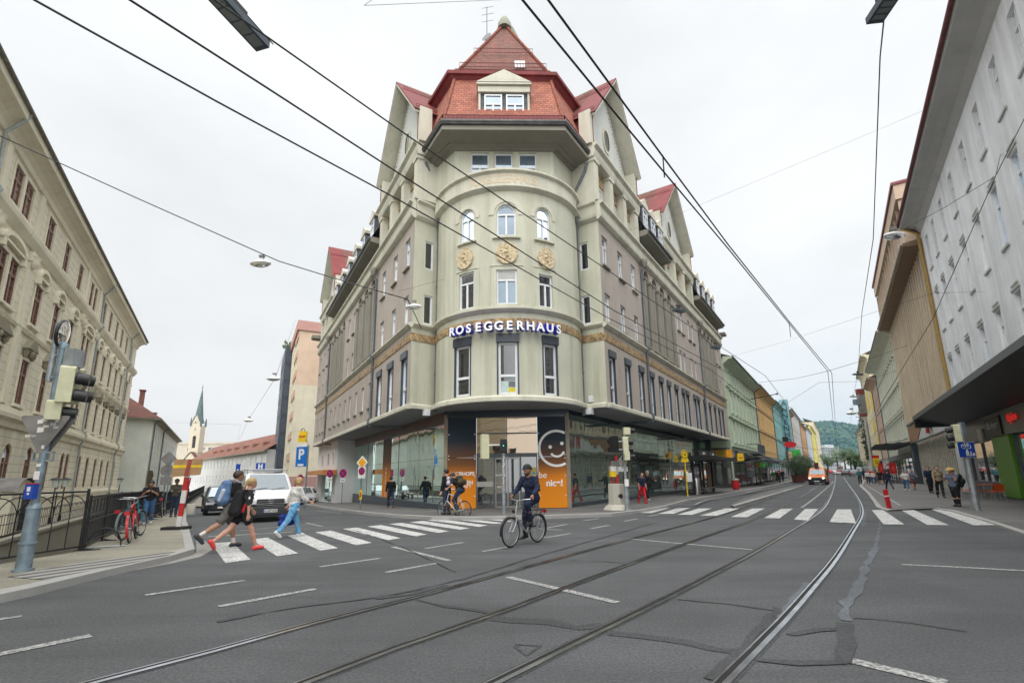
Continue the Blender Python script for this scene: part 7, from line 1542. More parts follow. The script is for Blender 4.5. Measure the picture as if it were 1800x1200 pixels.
for i, (px, w_, lab) in enumerate(((1549, .28, 'red advertising panel left of the white crossed board'), (1570, .4, 'red advertising panel right of the white crossed board'))):
    x, y, z = dep(px, 826, 60); t1 = thing('advert_panel', lab, 'advertising panel', (x, y, .05), 0, 'red advertising panels'); m_ = MB(); m_.box(F0, -w_, w_, -.08, .08, 1.2, 2.5); o = m_.build('panel', M_RED, t1); m_ = MB(); m_.box(F0, -w_*.5, w_*.4, .08, .085, 1.5, 2.1); m_.build('print', plain('poster_red', (.6, .08, .05), .5), o); m_ = MB(); m_.tube([(-w_*.6, 0, 0), (-w_*.6, 0, 1.25)], .04, 6); m_.tube([(w_*.6, 0, 0), (w_*.6, 0, 1.25)], .04, 6); m_.build('leg', M_IRON, t1)
x, y, z = dep(1558, 822, 62); t1 = thing('road_sign', 'white board with crossed bars between the red panels', 'road sign', (x, y, .05)); sub(t1, pole_mb(2.7, .04), 'post', M_GALV); o, f = plate(t1, 'rect', (0, -.06, 2.3), (.8, .95), 0, M_SWH); m_ = MB()
for s_ in (1, -1): m_.poly(f, [(-.3, s_*.38), (-.26, s_*.42), (.3, -s_*.1), (.25, -s_*.15)], 0, .005+.001*s_)
m_.build('cross', M_BLK, o)
M_ORC = plain('orange_plastic', (.62, .09, .012), .45, var=.06)
ch_ = thing('cafe_chair', 'x', 'chair', (0, 0, 0)); m_ = MB(); m_.box(F0, -.2, .2, -.2, .2, .44, .47); m_.build('seat', M_ORC, ch_); KID.setdefault(ch_.name, []).append(bpy.data.objects['seat']) if False else None
m_ = MB(); m_.add([(-.2, .19, .5), (.2, .19, .5), (.19, .27, .84), (-.19, .27, .84), (-.2, .21, .5), (.2, .21, .5), (.19, .29, .84), (-.19, .29, .84)], [(0, 1, 2, 3), (4, 5, 6, 7), (0, 1, 5, 4), (2, 3, 7, 6), (0, 3, 7, 4), (1, 2, 6, 5)]); m_.build('backrest', M_ORC, ch_)
for a, b in ((-1, -1), (1, -1), (-1, 1), (1, 1)): m_ = MB(); m_.tube([(a*.17, b*.17, .46), (a*.2, b*.23, 0)], .012, 5); m_.build('leg', M_STL, ch_)
m_ = MB(); m_.tube([(-.18, .18, .46), (-.18, .26, .8)], .012, 5); m_.tube([(.18, .18, .46), (.18, .26, .8)], .012, 5); m_.build('back_frame', M_STL, ch_)
tb_ = thing('cafe_table', 'x', 'table', (0, 0, 0)); m_ = MB(); m_.box(F0, -.4, .4, -.35, .35, .72, .75); m_.build('tabletop', M_ORC, tb_)
for a, b in ((-1, -1), (1, -1), (-1, 1), (1, 1)): m_ = MB(); m_.tube([(a*.3, b*.27, .72), (a*.38, b*.33, 0)], .014, 5); m_.build('leg', M_STL, tb_)
cl = [(1703, 876, 200, 'orange cafe chair nearest the walking pedestrians'), (1722, 876, 20, 'orange cafe chair left of the first orange table'), (1746, 878, 190, 'orange cafe chair right of the second orange table'), (1757, 880, 160, 'orange cafe chair next to the green panel')]
for i, (px, py, rz_, lab) in enumerate(cl):
    p = at(px, py, .05); o = ch_ if i == 0 else dup(ch_, p, R_(rz_)); o.location = p; o.rotation_euler = (0, 0, R_(rz_)); tag(o, lab, 'chair', 'orange cafe chairs')
for i, (px, py, lab) in enumerate(((1731, 874, 'orange cafe table in front of the dark shop window'), (1748, 875, 'orange cafe table closest to the green panel'))):
    p = at(px, py, .05); o = tb_ if i == 0 else dup(tb_, p, R_(33)); o.location = p; o.rotation_euler = (0, 0, R_(33)); tag(o, lab, 'table', 'orange cafe tables')
# ---- overhead lines and hanging lamps
M_WIRE = plain('wire_black', (.02, .02, .022), .5)
def wire(pts, r, label, grp='overhead wires', name='overhead_wire'):
    m_ = MB(); m_.tube(pts, r, 5, cap=False); return tag(m_.build(name, M_WIRE), label, 'wire', grp)
def tram_wire(pxs, label, z=5.6, tail=True, r=.011, shift=0):
    P = [atz(x, y, z) for x, y in pxs]; a, b = Vector(P[0]), Vector(P[1]); P = [tuple(a+(a-b).normalized()*6)]+P
    if tail: q = P[-1]; P += [(q[0]+DR[0]*t, q[1]+DR[1]*t, z+hz(q[0]+DR[0]*t, q[1]+DR[1]*t)) for t in (30, 80, 140, 220)]
    return wire(P, r, label)
tram_wire([(920, 2), (1100, 222), (1165, 300), (1280, 437), (1390, 572), (1455, 652)], 'tram wire crossing the sky left of its twin towards the right street'); tram_wire([(965, 2), (1165, 275), (1280, 430), (1385, 562), (1462, 655)], 'tram wire crossing the sky right of its twin towards the right street')
tram_wire([(228, 0), (470, 155), (700, 304), (1080, 546), (1300, 667)], 'middle of the three wires slanting over the corner house'); tram_wire([(60, 0), (380, 178), (700, 350.7), (1066, 557), (1250, 650)], 'lowest of the three wires slanting over the corner house'); tram_wire([(465, 62), (718.7, 240), (1080, 482.7), (1240, 592), (1345, 660)], 'upper of the three wires slanting over the corner house', 6.4)
for (x0, y0), (x1, y1), lb in (((1165, 273), (1168, 312), 'nearer'), ((1387, 566), (1390, 592), 'farther')): m_ = MB(); m_.tube([atz(x0, y0, 5.6), atz(x1, y1, 5.45)], .008, 4); tag(m_.build('wire_hanger', M_WIRE), lb+' small loop hanger joining the twin tram wires', 'wire hanger')
def span(a, b, sag, label, r=.009): return wire(catenary(a, b, sag), r, label)
pL = dep(-60, 212, 14); lamp1 = dep(490, 459, 16); lamp2 = dep(717, 526, 17); wallp = FL.pt(1.6, .05, 8.6)
wire([pL, dep(240, 348, 15), lamp1, dep(610, 496, 16.5), lamp2, (FLK_L.pt(.5, .05, 8.7))], .019, 'wire from the left edge to the corner house carrying two white lamps')
wire([dep(700, 512, 22.5), dep(950, 446, 21), dep(1160, 390, 30), dep(1800, 120, 22)], .006, 'thin pale wire crossing in front of the round bow')
wire([dep(1556, 12, 6), dep(1547, 100, 8), dep(1535, 420, 14), dep(1515, 550, 22), dep(1508, 657, 40), dep(1500, 695, 60), dep(1497, 725, 80), dep(1490, 770, 150)], .012, 'long wire down the right street that the far lamps hang from')
wire([dep(1830, 150, 12), dep(1750, 310, 14), dep(1640, 560, 17), dep(1560, 690, 30), dep(1515, 770, 70)], .012, 'thick black wire running down across the right house fronts')
wire([FRW.pt(-8.5, 0, 15.4), dep(1750, 310, 14), dep(1660, 365, 14.5), dep(1590, 402, 15)], .01, 'wire from the white house holding the big white lamp')
wire([FRW.pt(-2, 0, 11), dep(1640, 515, 17), dep(1380, 600, 40), dep(1265, 632, 42)], .006, 'thin wire from the white house across the right street')
wire([FRM.pt(53, 0, 13.9), dep(1400, 665, 62), dep(1455, 652, 50), dep(1545, 625, 55), dep(1640, 590, 45)], .02, 'wire spanning the street from the mint house roof'); wire([FRM.pt(76, 0, 12), dep(1440, 672, 80), dep(1520, 670, 70), FRW.pt(40, 0, 14)], .02, 'wire spanning the street in front of the turquoise hotel'); wire([FRM.pt(90, 0, 6.8), dep(1440, 790, 95), (50.6, 69.6, 6.9)], .03, 'dark wire from the dark mast across to the concrete mast', )
wire([(-1.2, 5.5, 8.7), dep(640, 10, 7), dep(880, 0, 9), dep(1000, -20, 11)], .004, 'thin wire near the top edge right of the dark lamp')
wire([dep(520, 560, 61), dep(484, 664, 30), dep(437, 737, 55), dep(421, 772, 75)], .012, 'wire carrying two small lamps down the side street'); wire([dep(300, 742, 90), dep(423, 746, 75), dep(418, 775, 80)], .012, 'short wire before the church roofs')
# clamp weights on the tram wire
def lamp_white(p, yaw, s, label):
    t2 = thing('street_lamp', label, 'street lamp', p, yaw, 'white street lamps hung on wires'); m_ = MB(); n = 12
    for i in range(1): m_.lathe((0, 0, 0), [(0, .13*s), (.1*s, .12*s), (.2*s, .06*s), (.215*s, 0)], 16)
    o = m_.build('hood', plain('white_lamp_hood', (.62, .63, .62), .45), t2); o.scale = (1.75, 1, 1); m_ = MB(); m_.lathe((0, 0, 0), [(.2*s, 0), (.17*s, -.06*s), (.08*s, -.1*s), (0, -.105*s)], 16); o = m_.build('lamp_shade', glass('milky_lamp_glass', (.55, .56, .52), .2, .2), t2); o.scale = (1.7, 1, 1); m_ = MB(); m_.tube([(.1*s, 0, .1*s), (.1*s, 0, .3*s), (-.1*s, 0, .32*s)], .02*s, 5); m_.box(F0, -.06*s, .12*s, -.04*s, .04*s, .24*s, .32*s); m_.build('clamp', M_BACK, t2); return t2
lamp_white(dep(458, 464, 16), R_(-12), 1.05, 'white lamp hanging over the side street left of the corner house'); lamp_white(dep(727, 540, 17), R_(-12), .85, 'white lamp hanging against the left flank of the corner house'); lamp_white(dep(1572, 415, 15), R_(10), 1.0, 'big white lamp hanging before the brown house on the right')
def lamp_led(p, d, up, L, label):
    t2 = thing('street_lamp', label, 'street lamp', p, math.atan2(d[1], d[0]), 'dark flat street lamps hung on wires'); m_ = MB(); m_.box(F0, -L/2, L/2, -.12, .12, -.05, .06); b = m_.build('housing', plain('dark_slate_lamp', (.055, .075, .095), .45), t2)
    m_ = MB()
    for k in range(4): a = -L/2+.06+k*(L-.12)/4; m_.box(F0, a+.015, a+(L-.12)/4-.015, -.085, .085, -.056, -.05)
    m_.build('led_panel', plain('led_cover', (.20, .22, .21), .25), t2); m_ = MB(); m_.tube([(-.05, 0, .06), (-.05, 0, .22)], .02, 6); m_.tube([(.08, 0, .06), (.08, 0, .2)], .015, 6); m_.box(F0, -.14, .14, -.03, .03, .18, .24); m_.build('clamp', M_BLK, t2)
pa, pb = Vector(dep(366, 6, 5.3)), Vector(dep(460, 55, 6.15)); lamp_led((pa+pb)/2, pb-pa, 0, (pb-pa).length, 'large dark flat lamp close overhead at the top left'); lamp_led(dep(1193, 546, 20), (.8, .6), 0, .6, 'small dark flat lamp in front of the right loggia columns'); lamp_led(dep(1258, 611, 24), (.8, .6), 0, .55, 'small dark flat lamp near the far end of the corner house'); lamp_led(dep(1556, 8, 6.0), (.12, 1), 0, .55, 'dark flat lamp cut by the top right edge'); lamp_led(dep(1508, 658, 40), (.9, .2), 0, .9, 'dark square lamp on the long wire, nearest of the far lamps'); lamp_led(dep(1500, 697, 60), (.9, .2), 0, .9, 'dark small lamp on the long wire, second of the far lamps')
wire([(-5.6, 4.6, 8.6), (pa+pb)/2+Vector((0, 0, .22)), dep(465, 62, 6.2), dep(480, 78, 6.6)], .01, 'short wire the large dark lamp is clamped to')
for i, (px, py, Y, s) in enumerate(((1497, 726, 80, 2.6), (481, 666, 30, 1.2), (437, 739, 55, 1.5))): lamp_white(dep(px, py, Y), 0, s, ['white lamp far down the right street before the hill', 'small white lamp beside the dark tower block', 'small white lamp above the convent roof'][i])
x, y, z = dep(1318, 702, 62); t1 = thing('tram_wire_bracket', 'dark bracket arm reaching from the mint house over the street', 'bracket', (x, y, z)); m_ = MB(); m_.tube([(0, 0, 0), tuple(Vector(dep(1366, 692, 57))-Vector((x, y, z)))], .05, 5); m_.build('arm', M_IRON, t1); m_ = MB(); m_.lathe(Vector(dep(1366, 692, 57))-Vector((x, y, z)), [(.1, -.1), (.12, .1)], 6); m_.build('insulator', M_BLK, t1)
# ================================================================ people (one continuous skinned surface each, clothes as children)
def field(caps, h, k=.028, pad=.06, offs=0., clips=(), wr=0.):
    A = np.array([c[0] for c in caps], float); B = np.array([c[1] for c in caps], float); ra = np.array([c[2] for c in caps])+offs; rb = np.array([c[3] for c in caps])+offs
    lo = np.minimum(A-ra[:, None], B-rb[:, None]); hi = np.maximum(A+ra[:, None], B+rb[:, None]); rm = np.maximum(ra, rb)
    lo = np.minimum(A, B)-rm[:, None]-pad; hi = np.maximum(A, B)+rm[:, None]+pad
    L = lo.min(0); H = hi.max(0); n = np.ceil((H-L)/h).astype(int)+1
    D = np.full(n, 9., np.float32); ax = [L[i]+h*np.arange(n[i]) for i in range(3)]
    for c in range(len(caps)):
        i0 = np.maximum(0, np.floor((lo[c]-L)/h).astype(int)); i1 = np.minimum(n, np.ceil((hi[c]-L)/h).astype(int)+1)
        X, Y, Z = np.meshgrid(ax[0][i0[0]:i1[0]], ax[1][i0[1]:i1[1]], ax[2][i0[2]:i1[2]], indexing='ij')
        d = B[c]-A[c]; dd = max(1e-9, d@d); px, py, pz = X-A[c][0], Y-A[c][1], Z-A[c][2]
        t = np.clip((px*d[0]+py*d[1]+pz*d[2])/dd, 0, 1)
        q = np.sqrt((px-t*d[0])**2+(py-t*d[1])**2+(pz-t*d[2])**2)-(ra[c]+(rb[c]-ra[c])*t)
        s = D[i0[0]:i1[0], i0[1]:i1[1], i0[2]:i1[2]]
        hh_ = np.clip(.5+.5*(s-q)/k, 0, 1); s[...] = s*(1-hh_)+q*hh_-k*hh_*(1-hh_)
    X, Y, Z = np.meshgrid(*ax, indexing='ij')
    if wr: D += wr*np.sin(46*Z+9*np.sin(14*X+3)+7*np.sin(11*Y))*np.sin(17*X+13*Y+5*Z)
    for p, nn in clips: D = np.maximum(D, (X-p[0])*nn[0]+(Y-p[1])*nn[1]+(Z-p[2])*nn[2])
    return D, L
def snet(D, L, h):
    "surface nets: one smooth closed surface round the inside of the field"
    s = D < 0; n = D.shape
    acc = np.zeros((n[0]-1, n[1]-1, n[2]-1, 3), np.float32); cnt = np.zeros((n[0]-1, n[1]-1, n[2]-1), np.float32)
    I = np.stack(np.meshgrid(*[np.arange(m-1) for m in n], indexing='ij'), -1)
    cor = lambda a, b, c: (slice(a, n[0]-1+a), slice(b, n[1]-1+b), slice(c, n[2]-1+c))
    for ax_ in range(3):
        o = [i for i in range(3) if i != ax_]
        for a in (0, 1):
            for b in (0, 1):
                c0 = [0, 0, 0]; c0[o[0]] = a; c0[o[1]] = b; c1 = list(c0); c1[ax_] = 1
                d0, d1 = D[cor(*c0)], D[cor(*c1)]; m = (d0 < 0) != (d1 < 0)
                t = np.where(m, d0/np.where(m, d0-d1, 1), 0)
                for j in range(3): acc[..., j] += np.where(m, c0[j]+(t if j == ax_ else 0), 0)
                cnt += m
    act = cnt > 0; idx = np.full(cnt.shape, -1, np.int64); idx[act] = np.arange(act.sum())
    V = (acc[act]/cnt[act][:, None]+I[act])*h+L
    Fs = []
    for ax_ in range(3):
        o = [(ax_+1) % 3, (ax_+2) % 3]
        sl0 = [slice(1, m-1) for m in n]; sl0[ax_] = slice(0, n[ax_]-1); sl1 = list(sl0); sl1[ax_] = slice(1, n[ax_])
        a, b = s[tuple(sl0)], s[tuple(sl1)]; m = a != b; P = np.argwhere(m)
        if not len(P): continue
        fl = a[m]; base = P.copy()
        for j in o: base[:, j] += 1
        q = []
        for u, v in ((0, 0), (1, 0), (1, 1), (0, 1)):
            w_ = base.copy(); w_[:, o[0]] -= u; w_[:, o[1]] -= v; q.append(idx[w_[:, 0], w_[:, 1], w_[:, 2]])
        q = np.stack(q, 1); q[~fl] = q[~fl][:, ::-1]; Fs.append(q)
    return V, np.concatenate(Fs)
def skin(par, name, caps, mat, h, extra=None, **k):
    parts = [(caps, h, k)]+([(e, eh, dict(k=.006, pad=.02)) for e, eh in extra] if extra else [])
    Vs, Fs, b = [], [], 0
    for c, hh_, kk in parts:
        V, F = snet(*field(c, hh_, **kk), hh_); Vs.append(V); Fs.append(F+b); b += len(V)
    V = np.concatenate(Vs); F = np.concatenate(Fs); me = bpy.data.meshes.new(name); me.from_pydata(V.tolist(), [], F.tolist()); me.materials.append(mat)
    me.polygons.foreach_set('use_smooth', [True]*len(me.polygons)); me.update(); return link(name, me, par)
def cloth(name, c, var=.18): return plain('cloth_'+name, c, .85, 0, var, 7, bump=.25, spec=.2)
def skinm(name, c): return plain('skin_'+name, c, .55, 0, .08, 9)
SKN = skinm('light', (.50, .27, .19)); SKT = skinm('tan', (.36, .19, .12)); SKP = skinm('pale', (.56, .34, .26))
HB = plain('hair_brown', (.045, .026, .015), .6, var=.3, ns=40); HBL = plain('hair_blonde', (.36, .24, .10), .6, var=.35, ns=40); HDK = plain('hair_black', (.012, .010, .009), .5, var=.3, ns=40); HGR = plain('hair_grey', (.42, .38, .32), .6, var=.25, ns=40); HRD = plain('hair_red_blonde', (.34, .16, .06), .6, var=.3, ns=40)
V3 = lambda *a: np.array(a, float)
def rotx(v, a): c, s = math.cos(a), math.sin(a); return V3(v[0], v[1]*c-v[2]*s, v[1]*s+v[2]*c)
def joints(hgt, legs, arms, lean=4, turn=0, head=0):
    k = hgt/1.75; J = {}; zp = 0
    def leg(sd, a, kn, fp):
        hip = V3(sd*.092*k, 0, 0); a = R_(a); b = a-R_(kn); kne = hip+V3(sd*.0, math.sin(a), -math.cos(a))*.44*k; an = kne+V3(-sd*.008, math.sin(b), -math.cos(b))*.42*k
        f = R_(fp); toe = an+V3(sd*.03, math.cos(f)*.17, math.sin(f)*.17-.055*math.cos(f))*k; heel = an+V3(0, -.045*math.cos(f)-.045*math.sin(-f)*-1, -.05)*k
        heel = an+rotx(V3(0, -.05, -.055), f)*k; toe = an+rotx(V3(sd*.02, .155, -.06), f)*k
        return hip, kne, an, toe, heel
    for s_, nm_ in ((-1, 'L'), (1, 'R')): J['hip'+nm_], J['kne'+nm_], J['ank'+nm_], J['toe'+nm_], J['hee'+nm_] = leg(s_, *legs[nm_])
    low = min(min(J['toe'+n][2], J['hee'+n][2]) for n in 'LR')-.032*k
    for q in list(J): J[q] = J[q]-V3(0, 0, low)
    pel = V3(0, 0, -low); le = R_(-lean); up = lambda d, y=0., x=0.: pel+rotx(V3(x, y, d), le)*k
    J.update(pel=pel+V3(0, 0, .02), wai=up(.17), che=up(.34), neb=up(.53), nek=up(.57, .01)); hp = le+R_(-head)
    J['hed'] = J['nek']+rotx(V3(0, .035, .115), hp)*k; J['hup'] = hp
    for s_, nm_ in ((-1, 'L'), (1, 'R')):
        sh = up(.49, .0, s_*.175); a, el, ab = arms[nm_][:3]; tw = arms[nm_][3] if len(arms[nm_]) > 3 else 0
        d = V3(s_*math.sin(R_(ab)), math.sin(R_(a))*math.cos(R_(ab)), -math.cos(R_(a))*math.cos(R_(ab))); e = sh+d*.29*k; a2 = R_(a+el)
        d2 = V3(s_*math.sin(R_(ab*.5+tw)), math.sin(a2)*math.cos(R_(tw)), -math.cos(a2)*math.cos(R_(tw))); d2 /= np.linalg.norm(d2); J['sho'+nm_] = sh; J['elb'+nm_] = e; J['wri'+nm_] = e+d2*.25*k; J['hdir'+nm_] = d2
    J['k'] = k; return J
def ik(a, c, l1, l2, bend):
    d = c-a; L = min(np.linalg.norm(d), (l1+l2)*.999); u = d/np.linalg.norm(d); x = (l1*l1-l2*l2+L*L)/(2*L); h_ = math.sqrt(max(0, l1*l1-x*x)); b = bend-u*(bend@u); b /= np.linalg.norm(b); return a+u*x+b*h_
def hand_caps(J, nm_, curl=.45):
    k = J['k']; w = J['wri'+nm_]; d = J['hdir'+nm_]; s_ = -1 if nm_ == 'L' else 1
    side = np.cross(d, V3(s_*1., 0, .15)); side /= np.linalg.norm(side); pn = np.cross(side, d)*(-s_); pn /= np.linalg.norm(pn)
    ca = [(w-d*.01, w+d*.03*k, .026*k, .026*k)]
    for i in range(4):
        o = (i-1.5)*.0195*k; b = w+d*.085*k+side*o; ca.append((w+d*.02*k+side*o*.7, b, .0145*k, .0125*k)); ln = (.036, .042, .039, .03)[i]*k
        d2 = d*math.cos(curl*.7)+pn*math.sin(curl*.7); d3 = d*math.cos(curl*1.9)+pn*math.sin(curl*1.9); m1 = b+d2*ln; ca += [(b, m1, .0095*k, .0088*k), (m1, m1+d3*ln*.85, .0088*k, .0075*k)]
    t0 = w+d*.025*k+side*.025*k*-1; t1 = t0-side*.03*k+d*.03*k+pn*.012*k; ca += [(t0, t1, .013*k, .011*k), (t1, t1+d*.028*k+pn*.006*k-side*.006*k, .0105*k, .0085*k)]
    return ca
def person(label, pos, face, J, skin_, hair, top, legs, shoes, sleeve=.75, leglen=1.9, hs=.018, hairstyle='short', fat=1., group=None, hem=.02, extra_top=(), skirt=None, hat=None, glasses=False, beard=False, socks=None, curl=.45):
    k = J['k']; rz = math.atan2(-face[0], face[1]); t_ = thing('person', label, 'person', pos, rz, group); f = fat
    lx = V3(1, 0, 0)
    torso = [(J['pel']-lx*.065*k, J['pel']+lx*.065*k, .105*k*f, .105*k*f), (J['wai']-lx*.05*k, J['wai']+lx*.05*k, .095*k*f, .095*k*f), (J['che']-lx*.075*k, J['che']+lx*.075*k, .108*k*f, .108*k*f), (J['pel'], J['che'], .1*k*f, .11*k*f), (J['shoL']*.8+J['neb']*.2-V3(0, 0, .03)*k, J['shoR']*.8+J['neb']*.2-V3(0, 0, .03)*k, .066*k, .066*k), (J['neb']-V3(0, 0, .05), J['nek'], .06*k, .052*k)]
    armu = {n: [(J['sho'+n], J['elb'+n], .055*k*f, .042*k*f)] for n in 'LR'}; arml = {n: [(J['elb'+n], J['wri'+n], .042*k*f, .027*k)] for n in 'LR'}
    thi = {n: [(J['hip'+n], J['kne'+n], .092*k*f, .06*k*f)] for n in 'LR'}; shi = {n: [(J['kne'+n], J['kne'+n]*.65+J['ank'+n]*.35, .058*k*f, .06*k*f), (J['kne'+n]*.65+J['ank'+n]*.35, J['ank'+n], .058*k*f, .036*k)] for n in 'LR'}
    foot = {n: [(J['hee'+n], J['toe'+n], .034*k, .028*k), (J['ank'+n], J['toe'+n]*.5+J['ank'+n]*.5, .038*k, .03*k)] for n in 'LR'}
    hu = J['hup']; hd = lambda x, y, z: J['hed']+rotx(V3(x, y, z), hu)*k
    head_ = [(hd(0, -.02, .025), hd(0, .012, .03), .092*k, .088*k), (hd(0, .03, -.03), hd(0, .045, -.075), .066*k, .045*k), (J['nek']-V3(0, 0, .06), hd(0, -.02, -.04), .052*k, .056*k), (hd(0, .09, .01), hd(0, .112, -.022), .012*k, .017*k), (hd(0, .088, -.06), hd(0, .09, -.062), .022*k, .022*k), (hd(-.03, .085, .03), hd(.03, .085, .03), .016*k, .016*k)]
    for s_ in (-1, 1): head_.append((hd(s_*.083, -.005, .012), hd(s_*.086, -.012, -.022), .016*k, .012*k))
    body = torso+head_
    for n in 'LR': body += armu[n]+arml[n]+thi[n]+shi[n]+foot[n]
    skin(t_, 'body', body, skin_, hs, extra=[(hand_caps(J, n, curl), max(.0055, hs*.33)) for n in 'LR'])
    up = J['neb']-J['pel']; up /= np.linalg.norm(up)
    tc = list(torso[:5])+list(extra_top)
    for n in 'LR':
        if sleeve <= 1: tc.append((J['sho'+n], J['sho'+n]+(J['elb'+n]-J['sho'+n])*sleeve, .058*k*f, .052*k*f))
        else: tc += armu[n]+[(J['elb'+n], J['elb'+n]+(J['wri'+n]-J['elb'+n])*(sleeve-1), .042*k*f, .034*k)]
    if hem > .03: tc += [(J['pel']-V3(0, 0, hem)-lx*.05*k, J['pel']-V3(0, 0, hem)+lx*.05*k, .105*k*f, .105*k*f)]
    skin(t_, 'top', tc, top, hs, offs=.016*k, clips=[(J['pel']-up*(hem+.03)*k, -up), (J['nek']-up*.03, up)], wr=.011)
    lc = list(torso[:2])
    for n in 'LR':
        if leglen <= 1: lc.append((J['hip'+n], J['hip'+n]+(J['kne'+n]-J['hip'+n])*leglen, .094*k*f, .082*k*f))
        else: lc += thi[n]+[(J['kne'+n], J['kne'+n]+(J['ank'+n]-J['kne'+n])*(leglen-1), .06*k*f, .05*k)]
    if skirt: lc += [(J['pel']-lx*.05, J['pel']*1-V3(0, 0, skirt)-lx*.07, .1*k*f, .1*k*f), (J['pel']+lx*.05, J['pel']*1-V3(0, 0, skirt)+lx*.07, .1*k*f, .1*k*f)]
    skin(t_, 'skirt' if skirt else 'trousers', lc, legs, hs, offs=.012*k, clips=[(J['wai']-up*.06, up)]+([(J['pel']-V3(0, 0, skirt), V3(0, 0, -1))] if skirt else []), wr=.01)
    for n in 'LR': skin(t_, 'shoe', [(J['hee'+n], J['toe'+n], .036*k, .033*k), (J['hee'+n]*.55+J['ank'+n]*.45, J['toe'+n]*.6+J['ank'+n]*.4, .04*k, .032*k)], shoes, min(hs, .014), offs=.006, k=.02)
    if socks:
        for n in 'LR': skin(t_, 'sock', [(J['ank'+n], J['ank'+n]*.72+J['kne'+n]*.28, .04*k, .044*k)], socks, min(hs, .014), offs=.003)
    hc = [(hd(0, -.03, .035), hd(0, .0, .045), .1*k, .096*k)]; cl_ = [(hd(0, .05, .055), rotx(V3(0, .75, -.66), hu)), (hd(0, 0, -.07), rotx(V3(0, .1, -1), hu))]
    if hairstyle == 'pony': hc += [(hd(0, -.11, .04), hd(0, -.15, -.09), .035*k, .03*k), (hd(0, -.15, -.09), hd(0, -.12, -.2), .03*k, .018*k)]; cl_ = cl_[:1]
    if hairstyle == 'bob': hc += [(hd(-.05, -.04, -.03), hd(.05, -.04, -.03), .07*k, .07*k)]
    if hairstyle == 'long': hc += [(hd(0, -.07, -.03), hd(0, -.08, -.2), .075*k, .06*k)]; cl_ = cl_[:1]
    if hairstyle == 'bun': hc += [(hd(0, -.12, .06), hd(0, -.125, .065), .04*k, .04*k)]
    skin(t_, 'hair', hc, hair, min(hs, .014), offs=.004, clips=cl_, wr=.003)
    if beard: skin(t_, 'beard', [(hd(-.045, .05, -.05), hd(.045, .05, -.05), .04*k, .04*k), (hd(0, .07, -.075), hd(0, .075, -.08), .04*k, .036*k)], HDK, min(hs, .012), clips=[(hd(0, .05, -.045), rotx(V3(0, .3, 1), hu))])
    e_ = MB()
    for s_ in (-1, 1): e_.lathe(hd(s_*.032, .088, .012), [(0, -.009), (.011, 0), (0, .009)], 8)
    e_.build('eyes', HDK, t_)
    if glasses:
        g = MB()
        for s_ in (-1, 1): g.torus(hd(s_*.034, .103, .012), rotx(V3(0, 1, 0), hu), .024, .004, 14, 4); g.tube([hd(s_*.058, .1, .014), hd(s_*.088, .0, .016)], .003, 4)
        g.build('glasses', M_BLK, t_)
    if hat == 'cap': skin(t_, 'cap', [(hd(0, -.025, .055), hd(0, .01, .06), .1*k, .096*k), (hd(-.04, .09, .055), hd(-.05, .14, .045), .014, .01), (hd(.04, .09, .055), hd(.05, .14, .045), .014, .01), (hd(-.05, .13, .048), hd(.05, .13, .048), .011, .011)], cloth('grey_cap', (.035, .035, .04)), .011, clips=[(hd(0, 0, .03), rotx(V3(0, .1, -1), hu))])
    if hat == 'visor': g = MB(); g.lathe(hd(0, 0, .06), [(.16, 0), (.11, .015), (.105, .05), (.0, .1)], 16, 0, True, rotx(V3(0, .15, 1), hu)); g.build('hat', cloth('straw_hat', (.5, .34, .12)), t_)
    return t_
def pack(label, pos, face, caps, mats, trim=None, name='backpack'):
    rz = math.atan2(-face[0], face[1]); t_ = thing(name, label, 'bag', pos, rz); skin(t_, 'bag', caps, mats[0], .014, k=.05, wr=.004)
    if trim:
        for nm_, cs, m in trim: skin(t_, nm_, cs, m, .012, k=.015)
    return t_
WALK = dict(L=(30, 6, 8), R=(-24, 22, -32)); WALK2 = dict(L=(-24, 26, -34), R=(28, 5, 8)); STAND = dict(L=(2, 2, 0), R=(-2, 2, 0)); SOFT = dict(L=(14, 6, 3), R=(-14, 14, -18)); SOFT2 = dict(L=(-14, 14, -18), R=(14, 6, 3))
ARM = dict(L=(-16, 14, 9), R=(18, 16, 9)); HANG = dict(L=(2, 10, 10), R=(2, 10, 10))
BLKC = cloth('black', (.018, .018, .02)); NAVY = cloth('navy', (.018, .024, .05)); WHT = cloth('white', (.62, .60, .57)); JEAN = cloth('jeans_blue', (.06, .14, .28)); LJEAN = cloth('light_jeans', (.13, .33, .55)); GRY = cloth('grey', (.13, .12, .115)); REDC = cloth('red', (.50, .02, .025)); BEI = cloth('beige', (.27, .215, .14)); DENIM = cloth('dark_jeans', (.03, .045, .08)); SLATE = cloth('slate_blue', (.12, .14, .20)); OLV = cloth('olive_grey', (.07, .07, .055)); BRN = cloth('plum', (.10, .05, .06)); TEAL = cloth('teal', (.05, .14, .17)); SHW = plain('white_shoe', (.6, .6, .58), .6); SHB = plain('black_shoe', (.02, .02, .022), .6); SHR = plain('coral_shoe', (.72, .06, .06), .6)
CW = (.64, .77)
def gp(px, py, up=0.): p = at(px, py, up); return p
